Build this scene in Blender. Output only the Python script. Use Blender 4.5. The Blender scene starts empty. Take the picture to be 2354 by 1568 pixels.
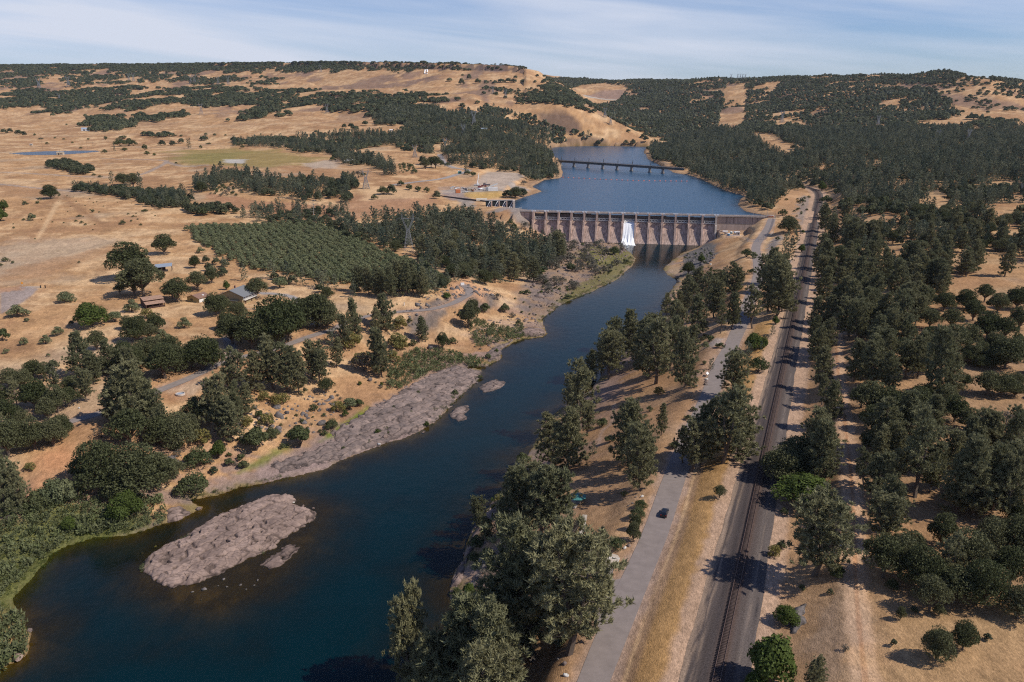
import bpy, math, random
import numpy as np
from math import radians as R
scene = bpy.context.scene
COL = scene.collection
# ------------------------------------------------------------------ camera, sky, sun, exposure
F = 1829.0; CX, CY = 1176.5, 784.0; YH = 240.0          # photo frame of 2353 x 1568 units
PITCH = math.atan((CY - YH) / F); SP, CP = math.sin(PITCH), math.cos(PITCH)
CAMZ = 142.0
cd = bpy.data.cameras.new("camera"); cam = bpy.data.objects.new("camera", cd); COL.objects.link(cam)
cam.location = (0, 0, CAMZ); cam.rotation_euler = (math.pi / 2 - PITCH, 0, 0)
cd.sensor_width = 36.0; cd.lens = 36.0 * F / 2353.0; cd.clip_start = 1.0; cd.clip_end = 60000.0
scene.camera = cam
SUN_EL = 47.0; SUN_AZ = 107.0                            # clockwise from +Y (the view direction)
world = bpy.data.worlds.new("World"); scene.world = world; world.use_nodes = True
wn = world.node_tree.nodes; wl = world.node_tree.links; wn.clear()
w_out = wn.new("ShaderNodeOutputWorld"); w_bg = wn.new("ShaderNodeBackground")
w_sky = wn.new("ShaderNodeTexSky"); w_sky.sky_type = 'NISHITA'; w_sky.sun_disc = False
w_sky.sun_elevation = R(SUN_EL); w_sky.sun_rotation = R(SUN_AZ); w_sky.altitude = 200
w_sky.air_density = 1.0; w_sky.dust_density = 0.3; w_sky.ozone_density = 1.5
w_tc = wn.new("ShaderNodeTexCoord")
w_map = wn.new("ShaderNodeMapping"); w_rot = wn.new("ShaderNodeMapping"); w_rot.inputs['Rotation'].default_value = (0, R(-5.5), 0)
w_map.inputs['Scale'].default_value = (1.5, 1.5, 17.0); w_map.inputs['Location'].default_value = (.35, 0, .2)
w_noise = wn.new("ShaderNodeTexNoise"); w_noise.inputs['Scale'].default_value = 1.25
w_noise.inputs['Detail'].default_value = 8; w_noise.inputs['Roughness'].default_value = 0.5
w_noise.inputs['Distortion'].default_value = 0.35
w_ramp = wn.new("ShaderNodeValToRGB")
w_ramp.color_ramp.elements[0].position = 0.33; w_ramp.color_ramp.elements[0].color = (0, 0, 0, 1)
w_ramp.color_ramp.elements[1].position = 0.66; w_ramp.color_ramp.elements[1].color = (1, 1, 1, 1)
w_mul = wn.new("ShaderNodeMath"); w_mul.operation = 'MULTIPLY_ADD'; w_mul.inputs[1].default_value = 0.85; w_mul.inputs[2].default_value = 0.08
w_mix = wn.new("ShaderNodeMixRGB"); w_mix.inputs['Color2'].default_value = (9.4, 10.0, 11.6, 1)
wl.new(w_tc.outputs['Generated'], w_rot.inputs['Vector']); wl.new(w_rot.outputs['Vector'], w_map.inputs['Vector']); wl.new(w_map.outputs['Vector'], w_noise.inputs['Vector'])
wl.new(w_noise.outputs['Fac'], w_ramp.inputs['Fac']); wl.new(w_ramp.outputs['Color'], w_mul.inputs[0])
w_sep = wn.new("ShaderNodeSeparateXYZ"); wl.new(w_tc.outputs['Generated'], w_sep.inputs[0]); w_fall = wn.new("ShaderNodeMapRange"); w_fall.inputs['From Min'].default_value = .10; w_fall.inputs['From Max'].default_value = .55; w_fall.inputs['To Min'].default_value = 1.0; w_fall.inputs['To Max'].default_value = .04
wl.new(w_sep.outputs['Z'], w_fall.inputs['Value']); w_mm = wn.new("ShaderNodeMath"); w_mm.operation = 'MULTIPLY'; wl.new(w_mul.outputs[0], w_mm.inputs[0]); wl.new(w_fall.outputs['Result'], w_mm.inputs[1])
wl.new(w_mm.outputs[0], w_mix.inputs['Fac']); w_tint = wn.new("ShaderNodeMixRGB"); w_tint.blend_type = 'MULTIPLY'; w_tint.inputs['Fac'].default_value = 1; w_tint.inputs['Color2'].default_value = (.82, 1.02, 1.48, 1); wl.new(w_sky.outputs['Color'], w_tint.inputs['Color1']); wl.new(w_tint.outputs['Color'], w_mix.inputs['Color1'])
wl.new(w_mix.outputs['Color'], w_bg.inputs['Color']); w_bg.inputs['Strength'].default_value = 0.08
wl.new(w_bg.outputs['Background'], w_out.inputs['Surface'])
sd = bpy.data.lights.new("sun", 'SUN'); sun = bpy.data.objects.new("sun", sd); COL.objects.link(sun)
sd.energy = 5.0; sd.angle = R(0.5); sd.color = (1.0, 0.93, 0.82)
sun.rotation_euler = (R(90 - SUN_EL), 0, R(180 - SUN_AZ))
scene.view_settings.view_transform = 'Standard'; scene.view_settings.look = 'None'
scene.view_settings.gamma = 1.0; scene.view_settings.use_curve_mapping = False
scene.view_settings.exposure = -0.12
scene.cycles.max_bounces = 6; scene.cycles.diffuse_bounces = 2; scene.cycles.glossy_bounces = 2
scene.cycles.transmission_bounces = 3; scene.cycles.transparent_max_bounces = 8; scene.cycles.volume_bounces = 0
scene.cycles.sample_clamp_indirect = 3.0; scene.cycles.sample_clamp_direct = 1.1
scene.cycles.use_denoising = False; scene.cycles.filter_width = 1.15
# ------------------------------------------------------------------ geometry of the view (photo point <-> place)
def proj(x, y, z):
    dz = z - CAMZ; zc = y * CP - dz * SP; zc = np.where(zc < 1.0, 1.0, zc)
    return CX + F * x / zc, CY - F * (y * SP + dz * CP) / zc, zc
def unz(px, py, z):                                     # the place of a photo point at height z
    u = (px - CX) / F; v = (py - CY) / F; dz = -SP - v * CP; t = (z - CAMZ) / dz
    return np.array((u * t, (CP - v * SP) * t, z))
def uny(px, py, y):                                     # ... at distance y
    u = (px - CX) / F; v = (py - CY) / F; t = y / (CP - v * SP)
    return np.array((u * t, y, CAMZ + (-SP - v * CP) * t))
ZO = {1: (0, 118.8, 3.), 2: (784.1, 118.8, 3.), 3: (1568.3, 118.8, 3.), 4: (0, 570.3, 3.), 5: (784.1, 570.3, 3.), 6: (1568.3, 570.3, 3.),
      7: (0, 1044.9, 3.), 8: (784.1, 1044.9, 3.), 9: (1568.3, 1044.9, 3.), 'P': (0, 0, 1.), 'C': (1009.9, 386.1, 11.322),
      'D': (1603.9, 487.1, 11.322), 'E': (1277.2, 1098.9, 6.599), 'F': (415.8, 623.7, 9.907), 'G': (285.1, 641.6, 12.383), 'H': (1574.2, 819.8, 18.854)}
def q(r, x, y):
    o = ZO[r]; return (o[0] + x / o[2], o[1] + y / o[2])
def Q(r, *pts): return [q(r, a, b) for a, b in pts]
# ------------------------------------------------------------------ numpy noise
def _hash(ix, iy, s):
    h = (ix.astype(np.int64) * 374761393 + iy.astype(np.int64) * 668265263 + s * 974711) & 0x7fffffff
    h = ((h ^ (h >> 13)) * 1274126177) & 0x7fffffff
    return ((h ^ (h >> 16)) & 0xffff) / 65535.0
def vnoise(x, y, s=0):
    ix = np.floor(x); iy = np.floor(y); fx = x - ix; fy = y - iy
    fx = fx * fx * fx * (fx * (fx * 6 - 15) + 10); fy = fy * fy * fy * (fy * (fy * 6 - 15) + 10)
    a = _hash(ix, iy, s); b = _hash(ix + 1, iy, s); c = _hash(ix, iy + 1, s); d = _hash(ix + 1, iy + 1, s)
    return (a + (b - a) * fx) + ((c + (d - c) * fx) - (a + (b - a) * fx)) * fy
def fbm(x, y, s=0, o=4):
    t = 0; a = .5
    for i in range(o):
        t = t + a * vnoise(x, y, s + i * 17); x = x * 2.03 + 3.1; y = y * 2.03 + 7.7; a *= .5
    return t / (1 - .5 ** o)                             # 0..1, mean .5
def sstep(a, b, x):
    t = np.clip((x - a) / (b - a), 0, 1); return t * t * (3 - 2 * t)
def sdist(X, Y, poly):                                  # signed distance to a polygon: positive outside
    poly = np.asarray(poly, float); out = np.full(X.shape, 1e18); ins = np.zeros(X.shape, bool)
    n = len(poly)
    for i in range(n):
        ax, ay = poly[i]; bx, by = poly[(i + 1) % n]
        ex, ey = bx - ax, by - ay; l2 = ex * ex + ey * ey + 1e-12
        t = np.clip(((X - ax) * ex + (Y - ay) * ey) / l2, 0, 1)
        d = (X - ax - t * ex) ** 2 + (Y - ay - t * ey) ** 2
        np.minimum(out, d, out=out)
        if ay != by:
            c = ((ay > Y) != (by > Y)) & (X < (bx - ax) * (Y - ay) / (by - ay) + ax); ins ^= c
    d = np.sqrt(out); return np.where(ins, -d, d)
def sdist_near(X, Y, poly, pad):                        # the same, evaluated only near the polygon
    poly = np.asarray(poly); lo = poly.min(0) - pad; hi = poly.max(0) + pad
    m = (X > lo[0]) & (X < hi[0]) & (Y > lo[1]) & (Y < hi[1]); out = np.full(X.shape, pad * 1.0 + 1)
    if m.any(): out[m] = np.minimum(sdist(X[m], Y[m], poly), pad + 1)
    return out
def inpoly(X, Y, poly):
    ins = np.zeros(X.shape, bool); n = len(poly)
    for i in range(n):
        ax, ay = poly[i]; bx, by = poly[(i + 1) % n]
        if ay != by: ins ^= ((ay > Y) != (by > Y)) & (X < (bx - ax) * (Y - ay) / (by - ay) + ax)
    return ins
# ------------------------------------------------------------------ meshes and materials
def mesh_np(name, V, Fc, mat=None, smooth=False):       # vertices (n,3), faces (m,k) of one size
    V = np.ascontiguousarray(V, np.float32); Fc = np.ascontiguousarray(Fc, np.int32); me = bpy.data.meshes.new(name)
    m, k = Fc.shape
    me.vertices.add(len(V)); me.vertices.foreach_set("co", V.ravel())
    me.loops.add(m * k); me.loops.foreach_set("vertex_index", Fc.ravel())
    me.polygons.add(m); me.polygons.foreach_set("loop_start", np.arange(0, m * k, k, dtype=np.int32))
    me.polygons.foreach_set("loop_total", np.full(m, k, np.int32))
    if smooth: me.polygons.foreach_set("use_smooth", np.ones(m, bool))
    me.update(calc_edges=True)
    if mat: me.materials.append(mat)
    return me
def soup(name, T, mat=None): return mesh_np(name, T.reshape(-1, 3), np.arange(len(T) * 3).reshape(-1, 3), mat)
def pt_attr(me, name, a, kind='FLOAT'):
    at = me.attributes.new(name, kind, 'POINT')
    at.data.foreach_set('value' if kind == 'FLOAT' else 'color', np.ascontiguousarray(a, np.float32).ravel())
def link(name, me, parent=None, loc=(0, 0, 0), rz=0.0):
    o = bpy.data.objects.new(name, me); COL.objects.link(o); o.location = loc
    if rz: o.rotation_euler = (0, 0, rz)
    if parent: o.parent = parent
    return o
def tag(o, label=None, cat=None, group=None, kind=None):
    if label: o['label'] = label
    if cat: o['category'] = cat
    if group: o['group'] = group
    if kind: o['kind'] = kind
    return o
def thing(name, label, cat, loc=(0, 0, 0), rz=0.0, group=None):
    return tag(link(name, None, None, tuple(float(v) for v in loc), rz), label, cat, group)
class MB:                                               # collects shapes into one mesh
    def __init__(s): s.v = []; s.f = []
    def add(s, vs, fs):
        b = len(s.v); s.v += [tuple(map(float, p)) for p in vs]; s.f += [tuple(b + i for i in f) for f in fs]; return s
    def box(s, c, d, rz=0.0, top=None):                 # centre, size; top = scale of the upper face
        cx, cy, cz = c; x, y, z = d[0] / 2, d[1] / 2, d[2] / 2; t = top or (1, 1); cr, sr = math.cos(rz), math.sin(rz); vs = []
        for sz, tx, ty in ((-1, 1, 1), (1, t[0], t[1])):
            for sx, sy in ((-1, -1), (1, -1), (1, 1), (-1, 1)):
                a, b = sx * x * tx, sy * y * ty; vs.append((cx + a * cr - b * sr, cy + a * sr + b * cr, cz + sz * z))
        return s.add(vs, [(3, 2, 1, 0), (4, 5, 6, 7), (0, 1, 5, 4), (1, 2, 6, 5), (2, 3, 7, 6), (3, 0, 4, 7)])
    def prism(s, prof, a0, a1, ax='x'):                 # a profile swept along an axis: x -> (y,z), y -> (x,z), z -> (x,y)
        n = len(prof); mk = {'x': lambda a, p: (a, p[0], p[1]), 'y': lambda a, p: (p[0], a, p[1]), 'z': lambda a, p: (p[0], p[1], a)}[ax]
        vs = [mk(a0, p) for p in prof] + [mk(a1, p) for p in prof]
        return s.add(vs, [tuple(range(n))[::-1], tuple(range(n, 2 * n))] + [(i, (i + 1) % n, n + (i + 1) % n, n + i) for i in range(n)])
    def bar(s, p, r, w, n=4, w2=None):                  # a bar from p to r
        p = np.array(p, float); r = np.array(r, float); d = r - p; L = np.linalg.norm(d); d = d / max(L, 1e-9)
        a = np.cross(d, (0, 0, 1)) if abs(d[2]) < .95 else np.cross(d, (1, 0, 0)); a /= np.linalg.norm(a); b = np.cross(d, a); w2 = w if w2 is None else w2
        vs = []
        for e, ww in ((p, w), (r, w2)):
            for i in range(n):
                t = 2 * math.pi * (i + .5) / n; vs.append(e + (a * math.cos(t) + b * math.sin(t)) * ww * (.7071 if n == 4 else .5))
        return s.add(vs, [tuple(range(n)), tuple(range(2 * n - 1, n - 1, -1))] + [(i, n + i, n + (i + 1) % n, (i + 1) % n) for i in range(n)])
    def quad(s, a, b, c, d): return s.add([a, b, c, d], [(0, 1, 2, 3)])
    def mesh(s, name, mat, smooth=False):
        me = bpy.data.meshes.new(name); me.from_pydata(s.v, [], s.f); me.update()
        if mat: me.materials.append(mat)
        if smooth: me.polygons.foreach_set("use_smooth", [True] * len(me.polygons))
        return me
    def build(s, name, mat, parent=None, smooth=False): return link(name, s.mesh(name, mat, smooth), parent)
_m = {}
def M(name, col, rough=.8, noise=None, metal=0.0, bump=0.0, streak=None, spec=.3):
    """a plain surface with a little procedural mottling; noise = (scale, amount), streak = (scale xyz, amount)"""
    if name in _m: return _m[name]
    m = bpy.data.materials.new(name); m.use_nodes = True; n = m.node_tree.nodes; l = m.node_tree.links
    b = n['Principled BSDF']; b.inputs['Roughness'].default_value = rough; b.inputs['Metallic'].default_value = metal
    b.inputs['Specular IOR Level'].default_value = spec
    b.inputs['Base Color'].default_value = (*col, 1); last = None
    tc = n.new("ShaderNodeTexCoord"); noise = noise or (1.5, .25)
    for k, (sc, am) in enumerate([noise] + ([streak] if streak else [])):
        t = n.new("ShaderNodeTexNoise"); t.inputs['Detail'].default_value = 6; t.inputs['Roughness'].default_value = .65
        if isinstance(sc, tuple):
            mp = n.new("ShaderNodeMapping"); mp.inputs['Scale'].default_value = sc; l.new(tc.outputs['Object'], mp.inputs['Vector']); l.new(mp.outputs['Vector'], t.inputs['Vector']); t.inputs['Scale'].default_value = 1
        else: l.new(tc.outputs['Object'], t.inputs['Vector']); t.inputs['Scale'].default_value = sc
        mr = n.new("ShaderNodeMapRange"); mr.inputs['From Min'].default_value = .3; mr.inputs['From Max'].default_value = .7
        mr.inputs['To Min'].default_value = 1 - am; mr.inputs['To Max'].default_value = 1 + am; l.new(t.outputs['Fac'], mr.inputs['Value'])
        if last is None: last = mr.outputs['Result']
        else:
            mm = n.new("ShaderNodeMath"); mm.operation = 'MULTIPLY'; l.new(last, mm.inputs[0]); l.new(mr.outputs['Result'], mm.inputs[1]); last = mm.outputs[0]
        if bump and k == 0:
            bp = n.new("ShaderNodeBump"); bp.inputs['Strength'].default_value = bump; bp.inputs['Distance'].default_value = .3
            l.new(t.outputs['Fac'], bp.inputs['Height']); l.new(bp.outputs['Normal'], b.inputs['Normal'])
    vm = n.new("ShaderNodeVectorMath"); vm.operation = 'SCALE'; vm.inputs[0].default_value = col; l.new(last, vm.inputs['Scale']); l.new(vm.outputs['Vector'], b.inputs['Base Color'])
    _m[name] = m; return m
# ================================================================== THE LIE OF THE LAND
RES = 27.0                                               # level of the reservoir; the river below the dam is at 0
def W2(pts, z): return np.array([unz(a, b, z)[:2] for a, b in pts])
river_left = Q(7, (-5200, 7600), (-2600, 2900), (-700, 1900), (-300, 1650), (0, 1490), (90, 1430), (180, 1380), (212, 1225), (100, 1075), (70, 1000), (150, 915), (235, 830), (300, 765), (345, 690), (470, 625), (640, 570),
    (850, 560), (1000, 525), (1095, 485), (1150, 470), (1240, 450), (1330, 400), (1405, 370), (1345, 345), (1312, 305), (1400, 295), (1500, 280), (1650, 225), (1800, 200), (1950, 165), (2100, 135), (2250, 97)) + \
    Q(5, (0, 1462), (190, 1390), (300, 1352), (430, 1310), (530, 1265), (640, 1200), (740, 1110), (790, 1040), (860, 985), (950, 900), (975, 850), (962, 832), (870, 830), (882, 815), (1000, 820), (1050, 790),
    (1105, 770), (1100, 700), (1170, 660), (1250, 628), (1390, 615), (1415, 590), (1380, 490), (1460, 430), (1480, 405), (1600, 350), (1730, 300), (1850, 240), (1900, 220), (1960, 160), (2010, 120), (2030, 70), (1990, 30)) + \
    Q(2, (1960, 1362), (1925, 1335), (1890, 1322), (1790, 1308), (1700, 1322), (1540, 1318), (1470, 1300), (1390, 1275), (1300, 1262))
river_right = [(1212, 536), (1232, 529), (1640, 536), (1652, 552)] + Q(3, (215, 1325), (170, 1345), (60, 1372), (0, 1386)) + \
    Q(5, (2235, 130), (2222, 148), (2250, 185), (2325, 215), (2290, 280), (2215, 400), (2205, 500), (2090, 620), (1950, 740), (1830, 860), (1720, 980), (1570, 1070), (1480, 1130), (1380, 1240), (1340, 1340), (1290, 1430)) + \
    Q(8, (1250, 30), (1180, 150), (1100, 260), (1030, 345), (990, 420), (900, 540), (862, 650), (845, 745), (790, 800), (760, 880), (745, 965), (745, 1010), (835, 1060), (825, 1120), (690, 1260), (610, 1420), (540, 1568), (430, 1900), (380, 2300), (150, 3300), (-300, 6500))
RIVER = W2(river_left + river_right, 0.0)
res_poly = Q(2, (1190, 1030), (1242, 1010), (1292, 994), (1385, 965), (1340, 944), (1312, 930), (1400, 884), (1512, 872), (1526, 850), (1495, 770), (1442, 705), (1442, 664), (1500, 655), (1730, 650), (1900, 652), (2110, 655),
    (2150, 648), (2165, 652), (2120, 668), (2092, 690), (2112, 740), (2200, 780), (2270, 820), (2290, 835), (2352, 845)) + Q(3, (40, 850), (130, 880), (200, 910), (300, 960), (400, 985), (440, 1000), (400, 1020), (385, 1060), (430, 1100), (480, 1112), (560, 1126), (600, 1142)) + [(1700, 500), (1400, 492), (1222, 484.5)] + Q(2, (1220, 1082), (1190, 1078))
RESERVOIR = W2(res_poly, RES)
POND = W2(Q(1, (60, 702), (150, 695), (300, 688), (480, 684), (660, 682), (690, 690), (560, 702), (420, 712), (180, 714)), 47.6)
C = []                                                   # heights known: (x, y, z)
def cz(*l):
    for px, py, z in l: C.append(unz(px, py, z))
def cy(*l):
    for px, py, y in l: C.append(uny(px, py, y))
for p in river_left[1::2] + river_right[0:2] + river_right[4::2]: C.append(unz(p[0], p[1], 0.1))
for p in res_poly[0:34:2]: C.append(unz(p[0], p[1], RES + .2))
ROAD = [(1300, 1760, 25.4), (1367, 1567, 25.5), (1415, 1440, 25.6), (1460, 1335, 25.6), (1510, 1215, 25.6), (1550, 1098, 25.6), (1590, 1000, 25.6), (1625, 923.6, 25.6), (1658, 837, 25.7), (1676.6, 803.6, 25.7), (1691.6, 770, 25.8), (1706.6, 737, 25.8), (1715, 710, 25.9), (1741.6, 637, 25.6), (1741, 600, 24.6), (1737, 575, 23.6), (1740, 560, 23.6), (1752, 543, 25.2), (1764, 526, 27.8), (1771, 510, 29.5), (1774, 503, 30)]
RAIL = [(1590, 1830, 29), (1646.4, 1566.5, 29), (1739.4, 1128.7, 29), (1790.4, 891, 29), (1841.8, 653.4, 29), (1867, 534, 29), (1876.5, 484, 29), (1881.3, 461.3, 29), (1882, 450, 29), (1878.4, 442.3, 29), (1871.5, 437, 29), (1860, 432.5, 29), (1850, 429.6, 29), (1832, 425.5, 29)]
LROAD = [(-120, 1040, 16), (0, 1010, 16.5), (80, 990, 17), (156.7, 970.3, 17), (230, 950.3, 17), (300, 925, 17), (363, 898.6, 17), (420, 876, 17), (466.7, 855.3, 17), (505, 836, 17), (560, 820, 17), (620, 806, 17), (670, 789, 17), (720, 771, 17), (767, 757, 17), (800, 740, 17),
         (840, 728, 17), (917, 717, 17), (984, 712, 17), (1037, 698.6, 16.5), (1067, 683.6, 16), (1079, 673.6, 16), (1073, 661, 16.5), (1063, 655, 16.5)]
LSPUR = [(505, 836, 17), (520, 827, 17.2), (530, 812, 17.8), (532, 795, 18.5), (520, 775, 19.3)]
DRIVE = [(595, 674, 21), (635, 676, 21), (668, 682, 20.6), (690, 697, 20), (705, 718, 19), (725, 745, 18)]
TRACK = [(1992, 1700, 33), (1988, 1567, 33), (1975, 1445, 33.3), (1966, 1328, 33.5), (1958, 1128, 34), (1945, 1000, 35), (1930, 890, 36), (1922, 805, 37), (1927, 745, 38)]
YROAD = [(905, 425, 38), (960, 418, 36.8), (1010, 412, 36), (1045, 403, 36), (1075, 392, 37), (1040, 385, 40), (1022, 375, 43), (1010, 356, 47)]
HROADS = [[(-40, 395, 41), (60, 397, 41.5), (180, 402, 41.5), (320, 404, 41)], [(310, 404, 40), (345, 392, 43.5), (380, 372, 48), (372, 366, 49), (300, 362, 50), (230, 360, 50)], [(380, 370, 48.5), (420, 380, 47), (480, 384, 46)], [(0, 422, 38), (100, 432, 36.5), (190, 440, 35)]]
FROAD = [(2098, 531, 43), (2150, 540, 43), (2220, 547, 43), (2290, 552, 43), (2360, 553, 43), (2460, 556, 43)]
def smooth_line(pts, step=4.0):                          # a curve through the points, in the world
    P = np.array([unz(*p) for p in pts]); d0 = P[0] - P[1]
    if P[0][1] < 140 and d0[1] < 0: P = np.vstack([P[0] + d0 * max(0.0, (P[0][1] - 27) / -d0[1]), P])
    P = np.vstack([2 * P[0] - P[1], P, 2 * P[-1] - P[-2]]); out = []
    for i in range(1, len(P) - 2):
        n = max(2, int(np.linalg.norm(P[i + 1] - P[i]) / step)); t = np.linspace(0, 1, n, endpoint=False)[:, None]
        a, b, c, d = P[i - 1:i + 3]
        out.append(.5 * (2 * b + (c - a) * t + (2 * a - 5 * b + 4 * c - d) * t ** 2 + (3 * b - a - 3 * c + d) * t ** 3))
    return np.vstack(out + [P[-2:-1]])
L_road, L_rail, L_lroad, L_spur, L_drive, L_track, L_yard, L_froad = [smooth_line(p) for p in (ROAD, RAIL, LROAD, LSPUR, DRIVE, TRACK, YROAD, FROAD)]
L_hill = [smooth_line(p, 12) for p in HROADS]
for l in (ROAD, LROAD, LSPUR, DRIVE, TRACK, YROAD, FROAD): cz(*l)
for i in range(0, len(L_rail), 9):                       # the flat bed on both sides of the track
    p = L_rail[i]; d = L_rail[min(i + 1, len(L_rail) - 1)] - L_rail[max(i - 1, 0)]; nx, ny = d[1], -d[0]; k = 8 / math.hypot(nx, ny)
    C.append(p); C.append((p[0] + nx * k, p[1] + ny * k, 29)); C.append((p[0] - nx * k, p[1] - ny * k, 28.8))
# left bank, fields, orchard
cz((555, 690, 21), (340, 690, 22), (375, 610, 24), (200, 550, 26), (50, 650, 23), (50, 850, 20), (300, 800, 19.5), (-200, 900, 19), (-300, 700, 23), (-200, 1100, 13), (100, 1100, 11), (133, 1162, 6.5), (250, 1010, 15), (60, 1230, 3.5), (-150, 1350, 5),
   (500, 960, 11), (600, 940, 8), (700, 880, 9), (850, 800, 9), (950, 760, 9), (480, 1050, 4.2), (650, 1020, 2.6), (800, 960, 2.6), (900, 905, 2.4), (300, 1130, 5), (1000, 790, 3), (1100, 720, 5), (1150, 640, 6), (1250, 600, 4), (1310, 565, 3.4), (1080, 625, 15), (1000, 600, 19), (1150, 575, 11),
   (600, 520, 24), (800, 600, 20), (950, 650, 17.5), (450, 550, 25), (700, 480, 28), (860, 500, 27), (960, 500, 26), (1060, 500, 24), (1130, 530, 18), (1195, 560, 8), (1170, 493, 28), (1140, 488, 27), (1100, 484, 26), (1205, 482.5, 30), (1190, 482, 29.6), (1215, 520, 12),
   (1050, 430, 33), (1150, 408, 33), (1000, 442, 33), (1190, 415, 31), (1120, 450, 31), (1050, 458, 30), (1000, 455, 30.5), (1175, 450, 28.5), (500, 480, 30), (300, 420, 36.5), (100, 470, 32), (0, 400, 40.5), (600, 425, 39), (560, 440, 35), (660, 430, 37), (540, 400, 45), (350, 415, 37.5),
   (700, 440, 35), (760, 450, 33), (900, 470, 31), (850, 430, 37.5), (930, 440, 35), (960, 395, 44), (920, 400, 42), (1000, 405, 36.5), (960, 430, 35.5), (550, 370, 48.5), (620, 355, 50), (700, 370, 48), (450, 350, 50), (200, 353, 48), (100, 352, 48), (0, 330, 53), (700, 345, 52), (780, 385, 45), (850, 330, 60), (950, 350, 55), (1060, 365, 50), (1150, 372, 44), (1200, 330, 62), (1215, 390, 33), (1250, 360, 35), (1130, 345, 58), (300, 330, 54), (500, 325, 56), (-400, 400, 40), (-400, 330, 53))
# right bank, between river, road and railway, and the wooded flat beyond
cz((1120, 1235, 7), (1140, 1180, 8), (1200, 1120, 9), (1250, 1150, 14), (1300, 1500, 19), (1215, 1410, 10), (1110, 1470, 6), (1060, 1600, 6), (1150, 1750, 14), (1400, 905, 9), (1380, 960, 9), (1450, 820, 9), (1350, 1010, 11), (1430, 1000, 18), (1500, 950, 21), (1550, 750, 16), (1500, 800, 11), (1600, 650, 12), (1650, 622, 19), (1590, 600, 5),
   (1640, 585, 8), (1690, 590, 20), (1700, 570, 19), (1678, 539, 15.5), (1655, 541, 14.8), (1700, 530, 17), (1712, 545, 18.5), (1755, 505, 27), (1738, 520, 19), (1400, 1250, 24), (1330, 1290, 22), (1380, 1500, 25.4), (1290, 1340, 19), (1520, 1350, 26.2), (1560, 1350, 27.2), (1610, 1200, 27.2), (1655, 1050, 27.4), (1700, 900, 27.4), (1735, 800, 27.6), (1770, 690, 28),
   (1540, 1480, 27), (1500, 1567, 26.8), (1790, 560, 29.5), (1805, 520, 30.5), (1830, 490, 31), (1815, 460, 31.5), (1790, 450, 32), (1740, 440, 31), (1700, 455, 28.5),
   (1840, 1300, 31.5), (1850, 1450, 31), (1880, 1150, 32.5), (1900, 1000, 34), (1900, 850, 34.5), (1908, 700, 36), (1915, 600, 38), (1925, 520, 42), (1935, 470, 45), (1950, 430, 46), (2100, 1300, 34.5), (2300, 1500, 34), (2150, 1500, 34), (2500, 1300, 35), (2600, 900, 39), (2300, 1200, 36), (2100, 1050, 36), (2300, 900, 39), (2050, 850, 39), (2200, 700, 41), (2100, 570, 42.5), (2300, 580, 43), (2000, 500, 45), (2300, 470, 46), (2150, 460, 46), (2600, 500, 46), (2200, 400, 54), (2000, 400, 50), (1900, 390, 46), (1820, 400, 42), (1750, 400, 38), (1650, 385, 31), (1600, 395, 28), (1750, 345, 56), (1650, 345, 44), (1560, 355, 33), (2300, 350, 66), (1950, 345, 62), (2150, 340, 66), (2650, 350, 66))
# the hills
cy((0, 300, 2300), (0, 262, 3000), (0, 232, 3500), (0, 202, 4000), (0, 177, 4500), (0, 154, 5000), (250, 300, 2200), (250, 258, 2900), (250, 226, 3400), (250, 196, 4000), (250, 172, 4500), (250, 152, 5000), (500, 300, 2100), (500, 272, 2500), (500, 236, 3100), (500, 196, 3800), (500, 167, 4400), (500, 150, 4800),
   (700, 312, 1900), (700, 282, 2200), (700, 242, 2800), (700, 203, 3400), (700, 176, 3900), (700, 163, 4300), (700, 149, 4500), (850, 312, 1900), (850, 272, 2300), (850, 222, 2900), (850, 192, 3300), (850, 169, 3700), (850, 164, 4000), (850, 147, 4080), (1000, 300, 1950), (1000, 252, 2400), (1000, 212, 2900), (1000, 183, 3300), (1000, 166, 3600), (1000, 149, 3680),
   (1150, 290, 2000), (1150, 242, 2500), (1150, 202, 3000), (1150, 169, 3450), (1150, 154, 3520), (1200, 202, 2950), (1200, 167, 3400), (1196, 157, 3480), (1260, 189, 3200), (1310, 218, 2950), (1370, 249, 2700), (1430, 287, 2480), (1490, 317, 2330), (1250, 300, 2150), (1350, 310, 2200), (1420, 325, 2220), (1300, 262, 2450), (1280, 225, 2800),
   (1285, 194, 4800), (1400, 193, 4700), (1500, 191, 4500), (1650, 188, 4300), (1800, 183, 4100), (2000, 178, 3700), (2150, 171, 3300), (2250, 167, 3000), (1390, 232, 4000), (1390, 205, 4400), (1460, 262, 3500), (1550, 322, 2500), (1550, 262, 3300), (1600, 312, 2400), (1700, 292, 2500), (1700, 252, 3000), (1700, 212, 3700), (1850, 302, 2200), (1850, 262, 2700), (1850, 222, 3300), (2000, 302, 2000), (2000, 262, 2500), (2000, 222, 3000), (2000, 197, 3400), (2150, 302, 1950), (2150, 267, 2300), (2150, 222, 2650), (2150, 192, 3000),
   (2300, 302, 1900), (2300, 262, 2200), (2300, 217, 2550), (2270, 180, 2850), (2353, 240, 2450), (2310, 192, 2900), (2353, 217, 2750), (2420, 250, 2700), (2500, 280, 2600), (2700, 300, 2500), (2340, 193, 8000), (2600, 193, 8000), (2400, 230, 4500), (2700, 240, 4500), (2353, 225, 3600))
def cu(px, y, z): C.append(((px - CX) / 1909.0 * y, y, z))
for px in (3300, 3700): [cu(px, y_, z_) for y_, z_ in ((60, 34), (200, 35), (500, 39), (900, 45), (1500, 56), (2000, 70), (2800, 120), (4000, 160))]
for px in (-1300, -900): [cu(px, y_, z_) for y_, z_ in ((250, 14), (400, 21), (700, 26), (1200, 40), (2300, 75), (3000, 108), (3500, 155), (4000, 220), (4500, 285), (5000, 355))]
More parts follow.
